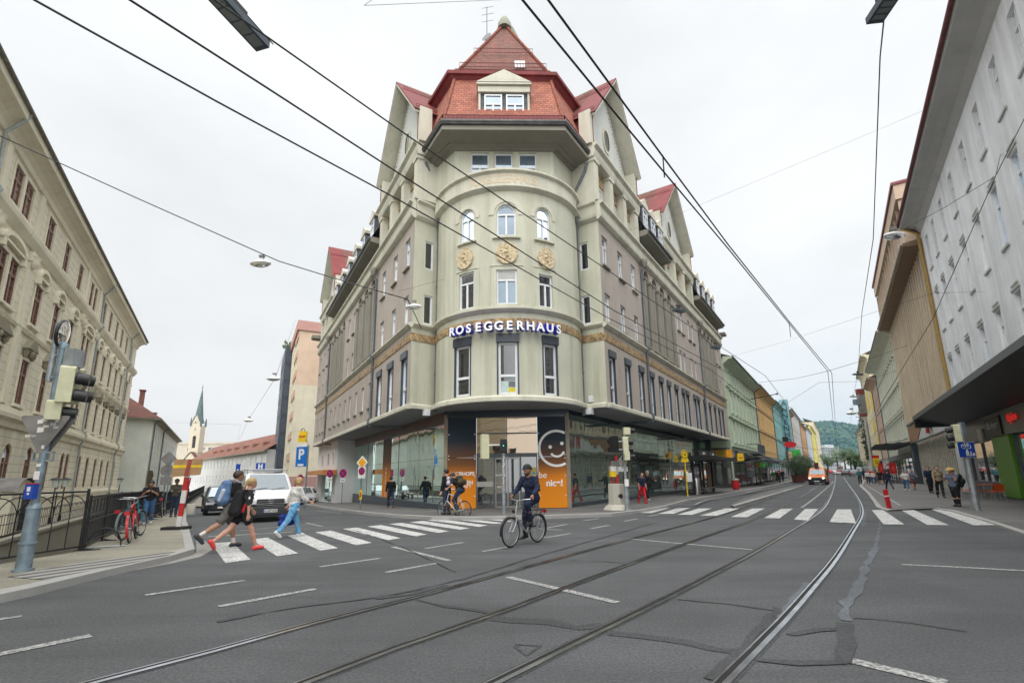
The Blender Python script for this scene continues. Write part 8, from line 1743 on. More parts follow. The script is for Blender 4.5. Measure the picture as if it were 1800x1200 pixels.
# crossing pair and the woman in white
p = gp(396, 963); J = joints(1.86, dict(L=(17, 8, 2), R=(-30, 30, -46)), dict(L=(-14, 20, 8), R=(6, 30, 8)), 8)
person('man in black t-shirt and grey shorts with a blue backpack crossing the road', p, CW, J, SKT, HB, BLKC, cloth('grey_shorts', (.12, .11, .105)), plain('navy_shoe', (.03, .035, .05), .6), sleeve=.62, leglen=.82, hs=.013, glasses=True, socks=WHT)
k = J['k']; c_ = J['che']; bk = [(c_+V3(s*.06, -.17, .17), c_+V3(s*.08, -.22, -.2), .1, .13) for s in (-1, 1)]+[(c_+V3(0, -.25, .05), c_+V3(0, -.3, -.17), .1, .11)]
pack('bulging blue and pale grey backpack on the man in grey shorts', p, CW, bk, [cloth('blue_bag', (.10, .17, .30))], [('strap', [(c_+V3(s*.12, -.06, .28), c_+V3(s*.13, .1, .2), .022, .022) for s in (-1, 1)]+[(c_+V3(s*.13, .1, .2), c_+V3(s*.13, .09, -.05), .02, .018) for s in (-1, 1)]+[(c_+V3(s*.13, .09, -.05), c_+V3(s*.15, -.1, -.2), .018, .015) for s in (-1, 1)], cloth('grey_strap', (.3, .35, .42))), ('pale_panel', [(c_+V3(.13, -.27, .02), c_+V3(.11, -.33, -.2), .05, .05), (c_+V3(-.13, -.27, .02), c_+V3(-.11, -.33, -.2), .05, .05)], cloth('pale_panel', (.42, .45, .52)))])
p = gp(422, 968); J = joints(1.7, dict(L=(-33, 20, -54), R=(23, 4, 6)), dict(L=(18, 20, 9), R=(-10, 10, 10)), 7)
t = NT('cloth_patterned_black'); v = t.n('ShaderNodeTexVoronoi'); v.inputs['Scale'].default_value = 10; t.l(t.mapping((1, 1, .7)), v.inputs['Vector']); t.col(t.ramp(v.outputs['Distance'], [(.26, (.62, .62, .6)), (.3, (.015, .015, .017))])).set(Roughness=.85)
person('blonde ponytailed woman in black patterned top and shorts with coral shoes crossing', p, CW, J, SKN, HBL, t.m, BLKC, SHR, sleeve=.95, leglen=.55, hs=.013, hairstyle='pony', hem=.05)
c_ = J['che']; pack('black backpack hanging low on the blonde ponytailed woman', p, CW, [(c_+V3(s*.06, -.17, .1), c_+V3(s*.08, -.24, -.3), .08, .12) for s in (-1, 1)], [BLKC], [('red_pouch', [(c_+V3(.14, -.12, -.3), c_+V3(.15, -.08, -.16), .035, .03)], REDC), ('strap', [(c_+V3(s*.12, -.1, .18), c_+V3(s*.13, .08, .12), .02, .02) for s in (-1, 1)], BLKC)])
p = gp(513, 944); J = joints(1.68, dict(L=(18, 3, 4), R=(-26, 14, -44)), dict(L=(-16, 10, 14), R=(24, 34, 8)), 5)
person('short haired blonde woman in white blouse and blue jeans crossing the road', p, CW, J, SKN, HBL, WHT, LJEAN, SHW, sleeve=1.5, leglen=1.95, hs=.014, hairstyle='bob', fat=1.12, hem=.14, glasses=True)
w_ = J['wriL']; q = w_+V3(0, 0, -.08); pack('dark blue shopping bag swinging from the hand of the woman in white', p, CW, [(q+V3(0, -.12, -.22), q+V3(0, .12, -.22), .09, .09), (q+V3(0, -.14, -.38), q+V3(0, .14, -.36), .1, .1)], [cloth('royal_blue', (.02, .035, .20))], [('strap', [(q+V3(0, -.1, -.14), q+V3(0, -.02, .04), .012, .012), (q+V3(0, .1, -.14), q+V3(0, .02, .04), .012, .012)], BLKC)], 'shopping_bag')
# left pavement
TOW = (.50, -.866)
p = gp(258, 921, .12); J = joints(1.6, SOFT2, dict(L=(28, 92, 14, -38), R=(28, 92, 14, -38)), 3, head=28)
person('woman in black t-shirt and blue jeans looking at her phone on the canal pavement', p, TOW, J, SKT, HDK, BLKC, JEAN, SHW, sleeve=.85, hs=.018, fat=1.12, hairstyle='bun'); c_ = J['wriL']*.5+J['wriR']*.5+V3(0, .05, .06); t_ = thing('mobile_phone', 'phone held up by the woman in black t-shirt', 'phone', p, math.atan2(-TOW[0], TOW[1])); m_ = MB(); m_.box(Fr(c_[:2], (1, 0), (0, -1), c_[2]), -.035, .035, -.005, .005, -.06, .07); m_.build('case', M_BLK, t_); m_ = MB(); m_.box(Fr(c_[:2], (1, 0), (0, -1), c_[2]), -.03, .03, .005, .007, -.05, .06); m_.build('screen', M_SWH, t_)
p = gp(304, 908, .12); J = joints(1.74, STAND, dict(L=(20, 70, 10, -20), R=(20, 75, 10, -20)), 2, head=16); person('man in dark grey jumper and jeans standing by the railing on the canal pavement', p, TOW, J, SKT, HDK, OLV, DENIM, SHB, sleeve=1.8, hs=.02, hat='cap')
p = gp(322, 893, .12); J = joints(1.7, SOFT, HANG, 2); person('dark clothed person behind the man in grey jumper near the railing', p, TOW, J, SKT, HDK, BLKC, DENIM, SHB, sleeve=1.8, hs=.024)
# before the glass
p = gp(686, 892, .12); J = joints(1.72, SOFT, dict(L=(-10, 10, 16), R=(12, 10, 16)), 2); person('person in loose black coat walking away beside the orange printed panel', p, (-.45, .9), J, SKN, HB, BLKC, DENIM, plain('brown_shoe', (.15, .06, .03), .6), sleeve=1.85, hs=.018, hem=.3, fat=1.1)
p = gp(785, 904, .12); J = joints(1.8, STAND, HANG, 2); person('person in black and white jacket walking past the left orange panel', p, (-.8, .5), J, SKN, HDK, BLKC, DENIM, SHB, sleeve=1.85, hs=.018, hem=.08); c_ = J['che']; pack('pale grey backpack on the person in the black and white jacket', p, (-.8, .5), [(c_+V3(-.08, -.15, .1), c_+V3(.08, -.15, .1), .08, .08), (c_+V3(-.09, -.17, -.08), c_+V3(.09, -.17, -.08), .1, .1)], [cloth('pale_lilac', (.5, .48, .55))], [('strap', [(c_+V3(s*.12, -.06, .2), c_+V3(s*.12, .09, .1), .02, .02) for s in (-1, 1)], BLKC)])
p = gp(1130, 884, .12); J = joints(1.58, SOFT, HANG, 2); person('woman in dark top and wide red trousers on the corner pavement', p, (.3, -.95), J, SKN, HB, NAVY, REDC, REDC, sleeve=.8, hs=.018, fat=1.15, hairstyle='bob')
p = gp(1140, 879, .12); J = joints(1.68, SOFT2, dict(L=(30, 60, 12), R=(4, 12, 12)), 2); person('white haired person in long black coat beside the red trousers', p, (.25, -.97), J, SKP, HGR, BLKC, BLKC, SHW, sleeve=1.8, hs=.018, hem=.34, fat=1.05)
# right pavement
p = gp(1684, 890, .05); J = joints(1.68, dict(L=(4, 4, 0), R=(-4, 2, 0)), dict(L=(34, 118, 6, -10), R=(40, 78, 10, -30)), 2, head=6); LFT = (-.95, -.3)
person('woman with red blonde hair and straw hat waiting at the right crossing', p, LFT, J, SKN, HRD, SLATE, BLKC, SHB, sleeve=.7, hs=.015, fat=1.25, hairstyle='bob', hat='visor', hem=.06)
m_ = None; c_ = J['che']; pack('bulky black backpack of the woman waiting at the right crossing', p, LFT, [(c_+V3(-.1, -.26, .06), c_+V3(.1, -.26, .06), .12, .12), (c_+V3(-.12, -.3, -.14), c_+V3(.12, -.3, -.14), .16, .16), (c_+V3(-.1, -.27, -.3), c_+V3(.1, -.27, -.3), .12, .12)], [cloth('black_bag', (.02, .022, .022))], [('strap', [(c_+V3(s*.13, -.1, .18), c_+V3(s*.14, .1, .12), .02, .02) for s in (-1, 1)], BLKC)])
skin(bpy.data.objects[[o.name for o in bpy.data.objects if o.get('label', '').startswith('woman with red blonde')][0]], 'shirt_tails', [(J['pel']+V3(-.06, -.02, .08), J['pel']+V3(-.07, -.03, -.2), .12, .13), (J['pel']+V3(.06, -.02, .08), J['pel']+V3(.07, -.03, -.2), .12, .13)], BRN, .016, clips=[(J['pel']-V3(0, 0, .22), V3(0, 0, -1))], wr=.008)
TO2 = (-.5, -.87)
def stroll(px, py, hgt, label, face, pose, arms, sk, hair, top, legs, shoes, grp='people walking on the right pavement', up=.05, **k): J = joints(hgt, pose, arms, 3); p = gp(px, py, up); person(label, p, face, J, sk, hair, top, legs, shoes, group=grp, **k); return p, J
p, J = stroll(1655, 874, 1.82, 'man in beige shirt and black trousers walking toward the right crossing', TO2, SOFT, ARM, SKN, HDK, BEI, BLKC, SHB, sleeve=1.3, hs=.018); c_ = J['che']; pack('black backpack with straps over the beige shirt', p, TO2, [(c_+V3(-.09, -.18, .1), c_+V3(.09, -.18, .1), .09, .09), (c_+V3(-.1, -.2, -.12), c_+V3(.1, -.2, -.12), .11, .11)], [BLKC], [('strap', [(c_+V3(s*.12, -.06, .22), c_+V3(s*.12, .1, .14), .022, .022) for s in (-1, 1)]+[(c_+V3(s*.12, .1, .14), c_+V3(s*.13, .07, -.15), .02, .02) for s in (-1, 1)], BLKC)])
stroll(1638, 866.5, 1.86, 'man in navy jacket with folded arms walking along the slatted front', TO2, SOFT2, dict(L=(24, 80, 12, -30), R=(14, 40, 10)), SKN, HDK, NAVY, BLKC, SHB, sleeve=1.85, hs=.02, hem=.1)
stroll(1595, 861.5, 1.62, 'woman in white t-shirt with shoulder straps and loose blue jeans', TO2, SOFT, HANG, SKN, HB, WHT, JEAN, SHW, sleeve=.8, hs=.022, fat=1.15, hairstyle='long'); stroll(1608, 860.5, 1.66, 'woman in slate striped top and dark skirt beside the loose blue jeans', TO2, SOFT2, dict(L=(20, 70, 10), R=(2, 10, 10)), SKN, HB, SLATE, BRN, SHB, sleeve=.9, hs=.022, fat=1.15, hairstyle='bun', skirt=.42)
stroll(1564, 859.5, 1.74, 'man in dark blue jacket seen from behind walking off on the right', (.3, .95), WALK, ARM, SKN, HDK, NAVY, DENIM, SHB, sleeve=1.85, hs=.022, hem=.1); stroll(1549, 852, 1.7, 'woman in black dress walking off past the red panels', (.4, .9), SOFT, HANG, SKN, HB, BLKC, BLKC, SHB, sleeve=1.2, hs=.026, skirt=.4)
for px, py, hg, top, lg, lab, fc in ((1513, 850.5, 1.8, TEAL, BLKC, 'man in teal jacket over white shirt walking nearest the tram rails', TO2), (1527, 850, 1.6, WHT, BLKC, 'person in pale top between the teal jacket and the red top', TO2), (1531, 847.5, 1.72, REDC, DENIM, 'person in bright red top in the small crowd', TO2), (1536.5, 850, 1.5, WHT, JEAN, 'small person in white top and jeans in the small crowd', TO2), (1542, 849, 1.66, cloth('rust', (.3, .08, .03)), DENIM, 'person in rust coloured top at the edge of the small crowd', (.5, .87)), (1520, 843, 1.7, NAVY, BLKC, 'distant person in navy beyond the teal jacket', (.5, .87)), (1555, 846, 1.7, OLV, BLKC, 'person in olive jacket between the red panels', TO2)):
    stroll(px, py, hg, lab, fc, random.choice([SOFT, SOFT2]), HANG, random.choice([SKN, SKT]), random.choice([HB, HDK, HBL]), top, lg, SHB, sleeve=1.6, hs=.032)
for px, py, hg, top, lg, lab in ((1361, 847.5, 1.7, cloth('moss_green', (.07, .16, .06)), BEI, 'person in moss green top on the left row pavement'), (1366, 846, 1.6, BLKC, BLKC, 'person all in black between green and brown tops'), (1371, 848.5, 1.68, cloth('brown', (.09, .045, .035)), BLKC, 'person in brown jacket on the left row pavement'), (1377, 846, 1.74, BLKC, DENIM, 'person in black jacket and dark jeans nearest the dark mast')):
    stroll(px, py, hg, lab, random.choice([(-.55, -.83), (.55, .83)]), random.choice([SOFT, SOFT2]), HANG, SKN, random.choice([HB, HDK]), top, lg, SHB, grp='people walking on the left row pavement', up=.12, sleeve=1.7, hs=.032)
# ================================================================ bicycles
M_TYRE = plain('tyre', (.018, .018, .018), .85); M_RIM = plain('rim_alloy', (.40, .41, .42), .35, .8); M_SADL = plain('saddle_black', (.02, .02, .02), .6); M_CHR = plain('chrome', (.55, .55, .55), .2, .9)
def bike(label, pos, face, mat, rack=True, basket=False, guards=None, R=.345, group=None, steer=0., lean=0., sub_=0):
    rz = math.atan2(-face[0], face[1]); t_ = thing('bicycle', label, 'bicycle', pos, rz, group, ry=lean); RA, FA = V3(0, 0, R), V3(0, 1.08, R); BB = V3(0, .45, .28); ST = V3(0, .26, .86); HT, HB_ = V3(0, .84, .93), V3(0, .90, .66)
    for c in (RA, FA):
        m_ = MB(); m_.torus(c, (1, 0, 0), R-.02, .02, 36, 8); w_ = m_.build('wheel', M_TYRE, t_); m_ = MB(); m_.torus(c, (1, 0, 0), R-.045, .011, 36, 5); m_.tube([c+V3(-.045, 0, 0), c+V3(.045, 0, 0)], .022, 8); m_.build('rim', M_RIM, w_); m_ = MB()
        for i in range(24): a = 2*math.pi*i/24; b = a+(.5 if i % 2 else -.5); m_.tube([c+V3(.03*(1 if i % 4 < 2 else -1), .02*math.cos(b), .02*math.sin(b)), c+V3(0, (R-.05)*math.cos(a), (R-.05)*math.sin(a))], .0022, 3, cap=False)
        m_.build('spokes', M_RIM, w_)
    m_ = MB()
    for a, b, r in ((BB, ST, .017), (BB, HB_, .022), (ST+V3(0, .02, -.05), HT, .019), (HT, HB_, .021)): m_.tube([a, b], r, 8)
    for s_ in (-1, 1): m_.tube([BB+V3(s_*.03, 0, 0), RA+V3(s_*.06, 0, 0)], .011, 6); m_.tube([ST+V3(s_*.02, 0, -.08), RA+V3(s_*.06, 0, 0)], .009, 6)
    m_.build('frame', mat, t_); m_ = MB()
    for s_ in (-1, 1): m_.tube([HB_+V3(s_*.05, .01, -.02), HB_+V3(s_*.055, .06, -.16), FA+V3(s_*.055, 0, 0)], [.016, .014, .01], 6)
    m_.tube([HB_+V3(-.05, .01, -.02), HB_+V3(.05, .01, -.02)], .018, 6); m_.build('fork', mat, t_)
    m_ = MB(); m_.tube([HT, HT+V3(0, -.03, .12)], .015, 6); m_.tube([V3(-.3, .68, 1.08), V3(-.18, .78, 1.07), V3(0, .81, 1.04), V3(.18, .78, 1.07), V3(.3, .68, 1.08)], .012, 6); hb = m_.build('handlebar', M_CHR, t_); m_ = MB()
    for s_ in (-1, 1): m_.tube([(s_*.3, .68, 1.08), (s_*.34, .6, 1.09)], .017, 7)
    m_.build('grip', M_SADL, hb)
    m_ = MB(); m_.tube([ST, ST+V3(0, -.03, .14)], .013, 6); m_.build('seat_post', M_CHR, t_); q = ST+V3(0, -.03, .16); skin(t_, 'saddle', [(q+V3(-.05, -.1, 0), q+V3(.05, -.1, 0), .045, .045), (q+V3(0, -.1, 0), q+V3(0, .12, 0), .04, .022)], M_SADL, .012, clips=[(q, V3(0, 0, -1))])
    m_ = MB(); m_.lathe(BB+V3(.045, 0, 0), [(.085, 0), (.085, .006), (.02, .01)], 18, 0, True, (1, 0, 0)); m_.tube([BB+V3(.06, 0, 0), BB+V3(.07, .1, -.14)], .01, 5); m_.tube([BB+V3(-.06, 0, 0), BB+V3(-.07, -.1, .14)], .01, 5); m_.box(Fr((0, 0), (1, 0), (0, 1)), .07, .16, BB[1]+.05, BB[1]+.15, BB[2]-.16, BB[2]-.13); m_.box(Fr((0, 0), (1, 0), (0, 1)), -.16, -.07, BB[1]-.15, BB[1]-.05, BB[2]+.13, BB[2]+.16); m_.tube([BB+V3(.05, 0, .08), RA+V3(.05, 0, .035)], .005, 4); m_.tube([BB+V3(.05, 0, -.08), RA+V3(.05, 0, -.035)], .005, 4); m_.build('crank', M_BLK, t_)
    if rack:
        m_ = MB()
        for s_ in (-1, 1): m_.tube([(s_*.07, .16, .78), (s_*.07, -.28, .78), (s_*.06, -.02, .36)], .007, 5); m_.tube([(s_*.07, -.1, .78), (s_*.06, 0, .36)], .006, 5)
        for y in (-.28, -.15, 0, .12): m_.tube([(-.07, y, .78), (.07, y, .78)], .006, 4)
        m_.build('rack', M_BLK, t_); m_ = MB(); m_.box(Fr((0, 0), (1, 0), (0, 1)), -.05, .05, -.34, -.29, .7, .78); m_.build('rear_lamp', M_RED, t_)
    if guards is not None:
        for c, a0, a1 in ((RA, 20, 215), (FA, -10, 150)):
            m_ = MB(); n = 14; P = [c+V3(0, (R+.025)*math.cos(R_(a0+(a1-a0)*i/n)), (R+.025)*math.sin(R_(a0+(a1-a0)*i/n))) for i in range(n+1)]
            for i in range(n): m_.quad(P[i]-V3(.03, 0, 0), P[i]+V3(.03, 0, 0), P[i+1]+V3(.03, 0, 0), P[i+1]-V3(.03, 0, 0))
            m_.build('mudguard', guards, t_)
    if basket: m_ = MB(); m_.lathe((0, 1.02, .86), [(.13, 0), (.17, .2)], 12); m_.build('basket', M_BLK, t_)
    m_ = MB(); m_.lathe((0, .92, .8), [(.0, 0), (.035, .01), (.04, .06)], 8, 0, True, (0, 1, 0)); m_.build('front_lamp', M_BLK, t_)
    return t_
def rider(label, pos, face, hgt, lean, skm, hair, top, legs, shoes, sleeve, hs=.014, crank=40, reach=0, **kw):
    J = joints(hgt, STAND, HANG, lean); k = J['k']; seat = V3(0, .2, 1.1); mv = seat-J['pel']
    for q in list(J):
        if isinstance(J[q], np.ndarray) and not q.startswith('hdir'): J[q] = J[q]+mv
    a = R_(crank); BB = V3(0, .45, .28)
    for s_, n, ph in ((-1, 'L', 0), (1, 'R', math.pi)):
        ped = BB+V3(s_*.11, .165*math.cos(a+ph), .165*math.sin(a+ph)); J['ank'+n] = ped+V3(0, -.05, .1); J['toe'+n] = ped+V3(s_*.01, .09, .03); J['hee'+n] = ped+V3(0, -.1, .05); J['kne'+n] = ik(J['hip'+n], J['ank'+n], .44*k, .42*k, V3(s_*.18, 1, .15))
        J['ank'+n] = J['kne'+n]+(J['ank'+n]-J['kne'+n])/max(1e-6, np.linalg.norm(J['ank'+n]-J['kne'+n]))*min(.42*k, np.linalg.norm(J['ank'+n]-J['kne'+n]))
        hnd = V3(s_*.33, .63, 1.11); d = hnd-J['sho'+n]; J['wri'+n] = J['sho'+n]+d*(1-.07/np.linalg.norm(d)); J['elb'+n] = ik(J['sho'+n], J['wri'+n], .29*k, .25*k, V3(s_*.7, -.3, -1)); d2 = J['wri'+n]-J['elb'+n]; J['hdir'+n] = d2/np.linalg.norm(d2)
    return person(label, pos, face, J, skm, hair, top, legs, shoes, sleeve=sleeve, hs=hs, curl=1.15, **kw), J
a = at(898, 962); b = at(941, 953.5); dx, dy = a[0]-b[0], a[1]-b[1]; L = math.hypot(dx, dy); fc = (dx/L, dy/L)
bike('silver trekking bicycle ridden by the man in the dark cap', (a[0]-fc[0]*1.08, a[1]-fc[1]*1.08, 0), fc, plain('silver_frame', (.45, .46, .47), .3, .6), guards=M_BLK)
rider('bearded man in dark cap and navy clothes cycling toward the camera', (a[0]-fc[0]*1.08, a[1]-fc[1]*1.08, 0), fc, 1.8, 12, SKT, HDK, NAVY, NAVY, SHB, 1.85, .013, 75, hat='cap', beard=True, hem=.1, fat=1.08)
a = at(777, 909.5); b = at(816.5, 911); dx, dy = a[0]-b[0], a[1]-b[1]; L = math.hypot(dx, dy); fc = (dx/L, dy/L); p0 = (b[0], b[1], 0)
bike('white mountain bicycle ridden past the orange panel', p0, fc, plain('white_frame', (.6, .6, .6), .35), rack=False)
_, J = rider('man in dark t-shirt with rucksack cycling left past the orange panel', p0, fc, 1.8, 34, SKN, HB, BLKC, DENIM, plain('olive_shoe', (.2, .22, .15), .6), .7, .015, 200)
c_ = J['che']; upv = J['neb']-J['pel']; upv = upv/np.linalg.norm(upv); bkv = V3(0, -upv[2], upv[1]); pack('brown rucksack on the back of the man cycling left', p0, fc, [(c_+bkv*.2+upv*.1-V3(.08, 0, 0), c_+bkv*.2+upv*.1+V3(.08, 0, 0), .1, .1), (c_+bkv*.22-upv*.12-V3(.09, 0, 0), c_+bkv*.22-upv*.12+V3(.09, 0, 0), .13, .13)], [cloth('brown_bag', (.06, .05, .03))], [('strap', [(c_+upv*.2+V3(s*.13, 0, 0)+bkv*.1, c_+upv*.16+V3(s*.13, 0, 0)-bkv*.1, .02, .02) for s in (-1, 1)], BLKC)])
# parked bicycles
AW_ = (CD[0], CD[1]); g_ = 'bicycles leaning on the canal railing'
q = cab(1.0, -.75); bike('red bicycle with black saddle leaning on the railing nearest the mast', (*q, .12), AW_, plain('red_frame', (.45, .02, .02), .35), guards=plain('red_guard', (.5, .03, .03), .35), group=g_, lean=R_(-7)); q = cab(1.8, -.5); bike('teal bicycle leaning on the railing right behind the red one', (*q, .12), (AW_[0]+.25, AW_[1]), plain('teal_frame', (.02, .22, .30), .35), guards=plain('dull_guard', (.16, .18, .19), .4), group=g_, lean=R_(-5)); q = cab(10.5, -.6); bike('dark bicycle leaning on the railing behind the woman with the phone', (*q, .12), AW_, M_IRON, group=g_, lean=R_(-6)); q = cab(.1, .0)
t_ = thing('bicycle_rack', 'steel loop bicycle rack at the end of the close bar railing', 'bicycle rack', (*cab(.35, -.35), .12)); m_ = MB(); m_.tube([(.32*math.cos(math.pi*k/12)*CN[0], .32*math.cos(math.pi*k/12)*CN[1], .02+.42*math.sin(math.pi*k/12)) for k in range(13)], .015, 6); m_.build('hoop', M_IRON, t_); m_ = MB(); m_.tube([(-.4*CN[0], -.4*CN[1], .02), (.4*CN[0], .4*CN[1], .02)], .018, 6); m_.build('base_bar', M_GALV, t_)
# scooter
p = at(545, 885); t_ = thing('motor_scooter', 'dark green scooter parked at the kerb beyond the woman in white', 'scooter', p, R_(65)); M_SCG = plain('scooter_green', (.02, .035, .025), .35)
skin(t_, 'body', [((0, -.35, .55), (0, .1, .5), .16, .12), ((0, .1, .28), (0, .5, .26), .1, .1), ((0, .52, .3), (0, .62, .95), .1, .06), ((-.12, .55, .4), (.12, .55, .4), .06, .06), ((-.1, .6, .7), (.1, .6, .7), .06, .06)], M_SCG, .025, k=.06)
skin(t_, 'seat', [((0, -.45, .76), (0, .05, .74), .1, .09)], M_SADL, .025, clips=[((0, 0, .72), V3(0, 0, -1))])
for y in (-.42, .78): m_ = MB(); m_.torus((0, y, .24), (1, 0, 0), .18, .06, 20, 8); w_ = m_.build('wheel', M_TYRE, t_); MB().disc((0, y, .24), (1, 0, 0), .13, .06, 14).build('rim', M_RIM, w_)
m_ = MB(); m_.tube([(-.3, .5, 1.05), (0, .62, 1.02), (.3, .5, 1.05)], .018, 6); m_.build('handlebar', M_BLK, t_); m_ = MB(); m_.lathe((0, .66, .95), [(.09, 0), (.07, .06)], 12, 0, True, (0, 1, 0)); m_.build('headlight', M_SWH, t_)
for s_ in (-1, 1): m_ = MB(); m_.tube([(s_*.22, .55, 1.05), (s_*.3, .58, 1.25)], .01, 5); m_.disc((s_*.32, .57, 1.28), (0, 1, 0), .06, .02, 10); m_.build('mirror', M_CHR, t_)
# ================================================================ motor vehicles (front at y=0, facing -y)
M_CARGL = glass('car_glass', (.035, .045, .05), .14, .02, tint=(.85, .95, 1)); M_HEAD = plain('headlight_glass', (.55, .57, .58), .12); M_BUMP = plain('grey_bumper', (.035, .036, .04), .55); M_TAIL = plain('tail_light', (.42, .01, .015), .2)
def hull(prof, hw, z0=.3, belt=.95, tumble=.14, nose=.12):
    "body as one lofted skin: prof lists (y, top height)"
    mb = MB(); rings = []; Y0, Y1 = prof[0][0], prof[-1][0]
    for y, T in prof:
        e = min(1, (y-Y0)/.5, (Y1-y)/.4); w_ = hw-nose*(1-max(0, e))**2; rings.append([(w_*.93, z0), (w_, z0+.16), (w_, min(T-.06, belt)), (w_-tumble*max(0, (T-belt))/1.0, T-.07), (w_-tumble*max(0, (T-belt))-.09, T)]); 
    vs = []; n = 10
    for (y, T), r in zip(prof, rings): vs += [(-a, y, b) for a, b in r]+[(a, y, b) for a, b in r[::-1]]
    fs = [(n*i+j, n*i+n+j, n*i+n+(j+1) % n, n*i+(j+1) % n) for i in range(len(prof)-1) for j in range(n)]+[tuple(range(n-1, -1, -1)), tuple(range(n*(len(prof)-1), n*len(prof)))]
    mb.add(vs, fs, 0, False); return mb, rings
def wheels(t_, ys, hw, r=.32, w_=.2):
    for y in ys:
        for s_ in (-1, 1):
            m_ = MB(); m_.lathe((s_*(hw-.02), y, r), [(r*.6, -w_), (r*.95, -w_), (r, -w_*.75), (r, -.03), (r*.93, 0), (r*.62, 0)], 22, 0, True, (s_, 0, 0)); o = m_.build('wheel', M_TYRE, t_); m_ = MB(); m_.lathe((s_*(hw-.02), y, r), [(r*.64, -.02), (r*.5, -.05), (.05, -.01), (0, .0)], 14, 0, False, (s_, 0, 0)); m_.build('rim', M_RIM, o)
def quadwin(t_, pts, name, mat=None, par=None): m_ = MB(); m_.add(pts, [tuple(range(len(pts)))]); return m_.build(name, mat or M_CARGL, par or t_)
def van(label, cat, pos, rz, paint, L=4.9, detail=True, high=0.):
    t_ = thing('delivery_van', label, cat, pos, rz); hw = .95; prof = [(0, .86), (.06, .98), (.25, 1.06), (.85, 1.2), (1.0, 1.28), (1.72, 1.9), (2.0, 1.95+high), (L-.2, 1.95+high), (L, 1.85+high)]
    mb, rg = hull(prof, hw, .3, 1.1, .15, .1); mb.build('body', paint, t_)
    a = lambda y, T, ins: (hw-.15*max(0, T-1.1)-.09-ins)
    quadwin(t_, [(-.80, .93, 1.265), (.80, .93, 1.265), (.70, 1.67, 1.885), (-.70, 1.67, 1.885)], 'windscreen')
    for s_ in (-1, 1):
        x = lambda z: s_*(hw+.004-.15*max(0, z-1.1)); quadwin(t_, [(x(1.16), 1.05, 1.16), (x(1.16), 1.95, 1.16), (x(1.78)*1., 1.95, 1.78), (x(1.75), 1.72, 1.75)], 'side_window')
        quadwin(t_, [(x(1.16), 2.1, 1.16), (x(1.16), 3.3, 1.16), (x(1.76), 3.3, 1.76), (x(1.76), 2.1, 1.76)], 'side_window'); quadwin(t_, [(x(1.16), 3.45, 1.16), (x(1.16), 4.6, 1.16), (x(1.76), 4.6, 1.76), (x(1.76), 3.45, 1.76)], 'side_window')
        m_ = MB(); m_.box(Fr((0, 0), (1, 0), (0, -1)), s_*.98-.0, s_*1.2, -1.06, -.9, 1.15, 1.42); m_.build('mirror', M_BLK, t_)
        m_ = MB(); m_.add([(s_*.5, -.015, .74), (s_*.9, .06, .76), (s_*.92, .16, .93), (s_*.55, .03, .90), (s_*.5, .03, .74), (s_*.9, .12, .76), (s_*.92, .2, .93), (s_*.55, .1, .9)], [(0, 1, 2, 3), (0, 1, 5, 4), (3, 2, 6, 7), (0, 3, 7, 4)]); m_.build('headlight', M_HEAD, t_)
    m_ = MB(); f = Fr((0, 0), (1, 0), (0, -1)); m_.poly(f, [(-.9, .3), (.9, .3), (.93, .58), (-.93, .58)], -.12, .05); m_.poly(f, [(-.8, .22), (.8, .22), (.85, .3), (-.85, .3)], -.2, .0); m_.build('bumper', M_BUMP, t_)
    m_ = MB(); m_.poly(f, [(-.52, .74), (.52, .74), (.5, .9), (-.5, .9)], -.05, .018); m_.poly(f, [(-.72, .6), (.72, .6), (.66, .71), (-.66, .71)], -.05, .03); g = m_.build('grille', M_BLK, t_); m_ = MB()
    for z in (.73, .815, .66): m_.box(f, -.5, .5, .02, .04, z-.008, z+.008)
    m_.build('grille_bar', M_CHR, g)
    wheels(t_, (.95, L-1.0), hw)
    return t_, f
p = at(473, 917); t_, f = van('white delivery van with roof rack waiting behind the crossing', 'van', p, R_(33), plain('van_white', (.72, .72, .72), .28, var=.04))
e_ = MB(); e_.torus(f.pt(0, .045, .815), (0, 1, 0), .085, .009, 24, 5); P = lambda x, z: f.pt(x, .045, .815+z)
e_.tube([P(-.045, .065), P(-.012, .006), P(.0, .012), P(.012, .006), P(.045, .065)], .008, 4); e_.tube([P(-.07, .03), P(-.035, -.065), P(0, -.005), P(.035, -.065), P(.07, .03)], .008, 4); e_.build('emblem', M_CHR, t_)
m_ = MB(); m_.box(f, -.26, .26, .05, .065, .38, .5); pl2 = m_.build('number_plate', M_SWH, t_); text_mb('G·357WD', .105, f.pt(.02, .068, .40), (1, 0, 0), depth=.004, bold=.003).build('lettering', M_BLK, pl2); m_ = MB(); m_.box(f, -.26, -.215, .066, .068, .38, .5); m_.build('blue_band', M_BLUE, pl2)
m_ = MB(); m_.tube([(-.82, 1.9, 2.1), (.82, 1.9, 2.1)], .02, 5); m_.tube([(-.82, 3.2, 2.1), (.82, 3.2, 2.1)], .02, 5); m_.box(f, -.55, .55, -2.1, -1.85, 2.0, 2.08)
for s_ in (-1, 1):
    m_.tube([(s_*.8, 1.8, 2.1), (s_*.8, 4.4, 2.1)], .018, 5)
    for y in (1.9, 3.2): m_.tube([(s_*.78, y, 1.93), (s_*.8, y, 2.1)], .02, 5)
m_.build('roof_rack', M_RIM, t_); m_ = MB()
for s_ in (-1, 1):
    for k in range(2): m_.add([(s_*.62, .035, .98+.05*k-.1), (s_*.76, .1, .99+.05*k-.1), (s_*.76, .12, 1.015+.05*k-.1), (s_*.62, .05, 1.005+.05*k-.1)], [(0, 1, 2, 3)])
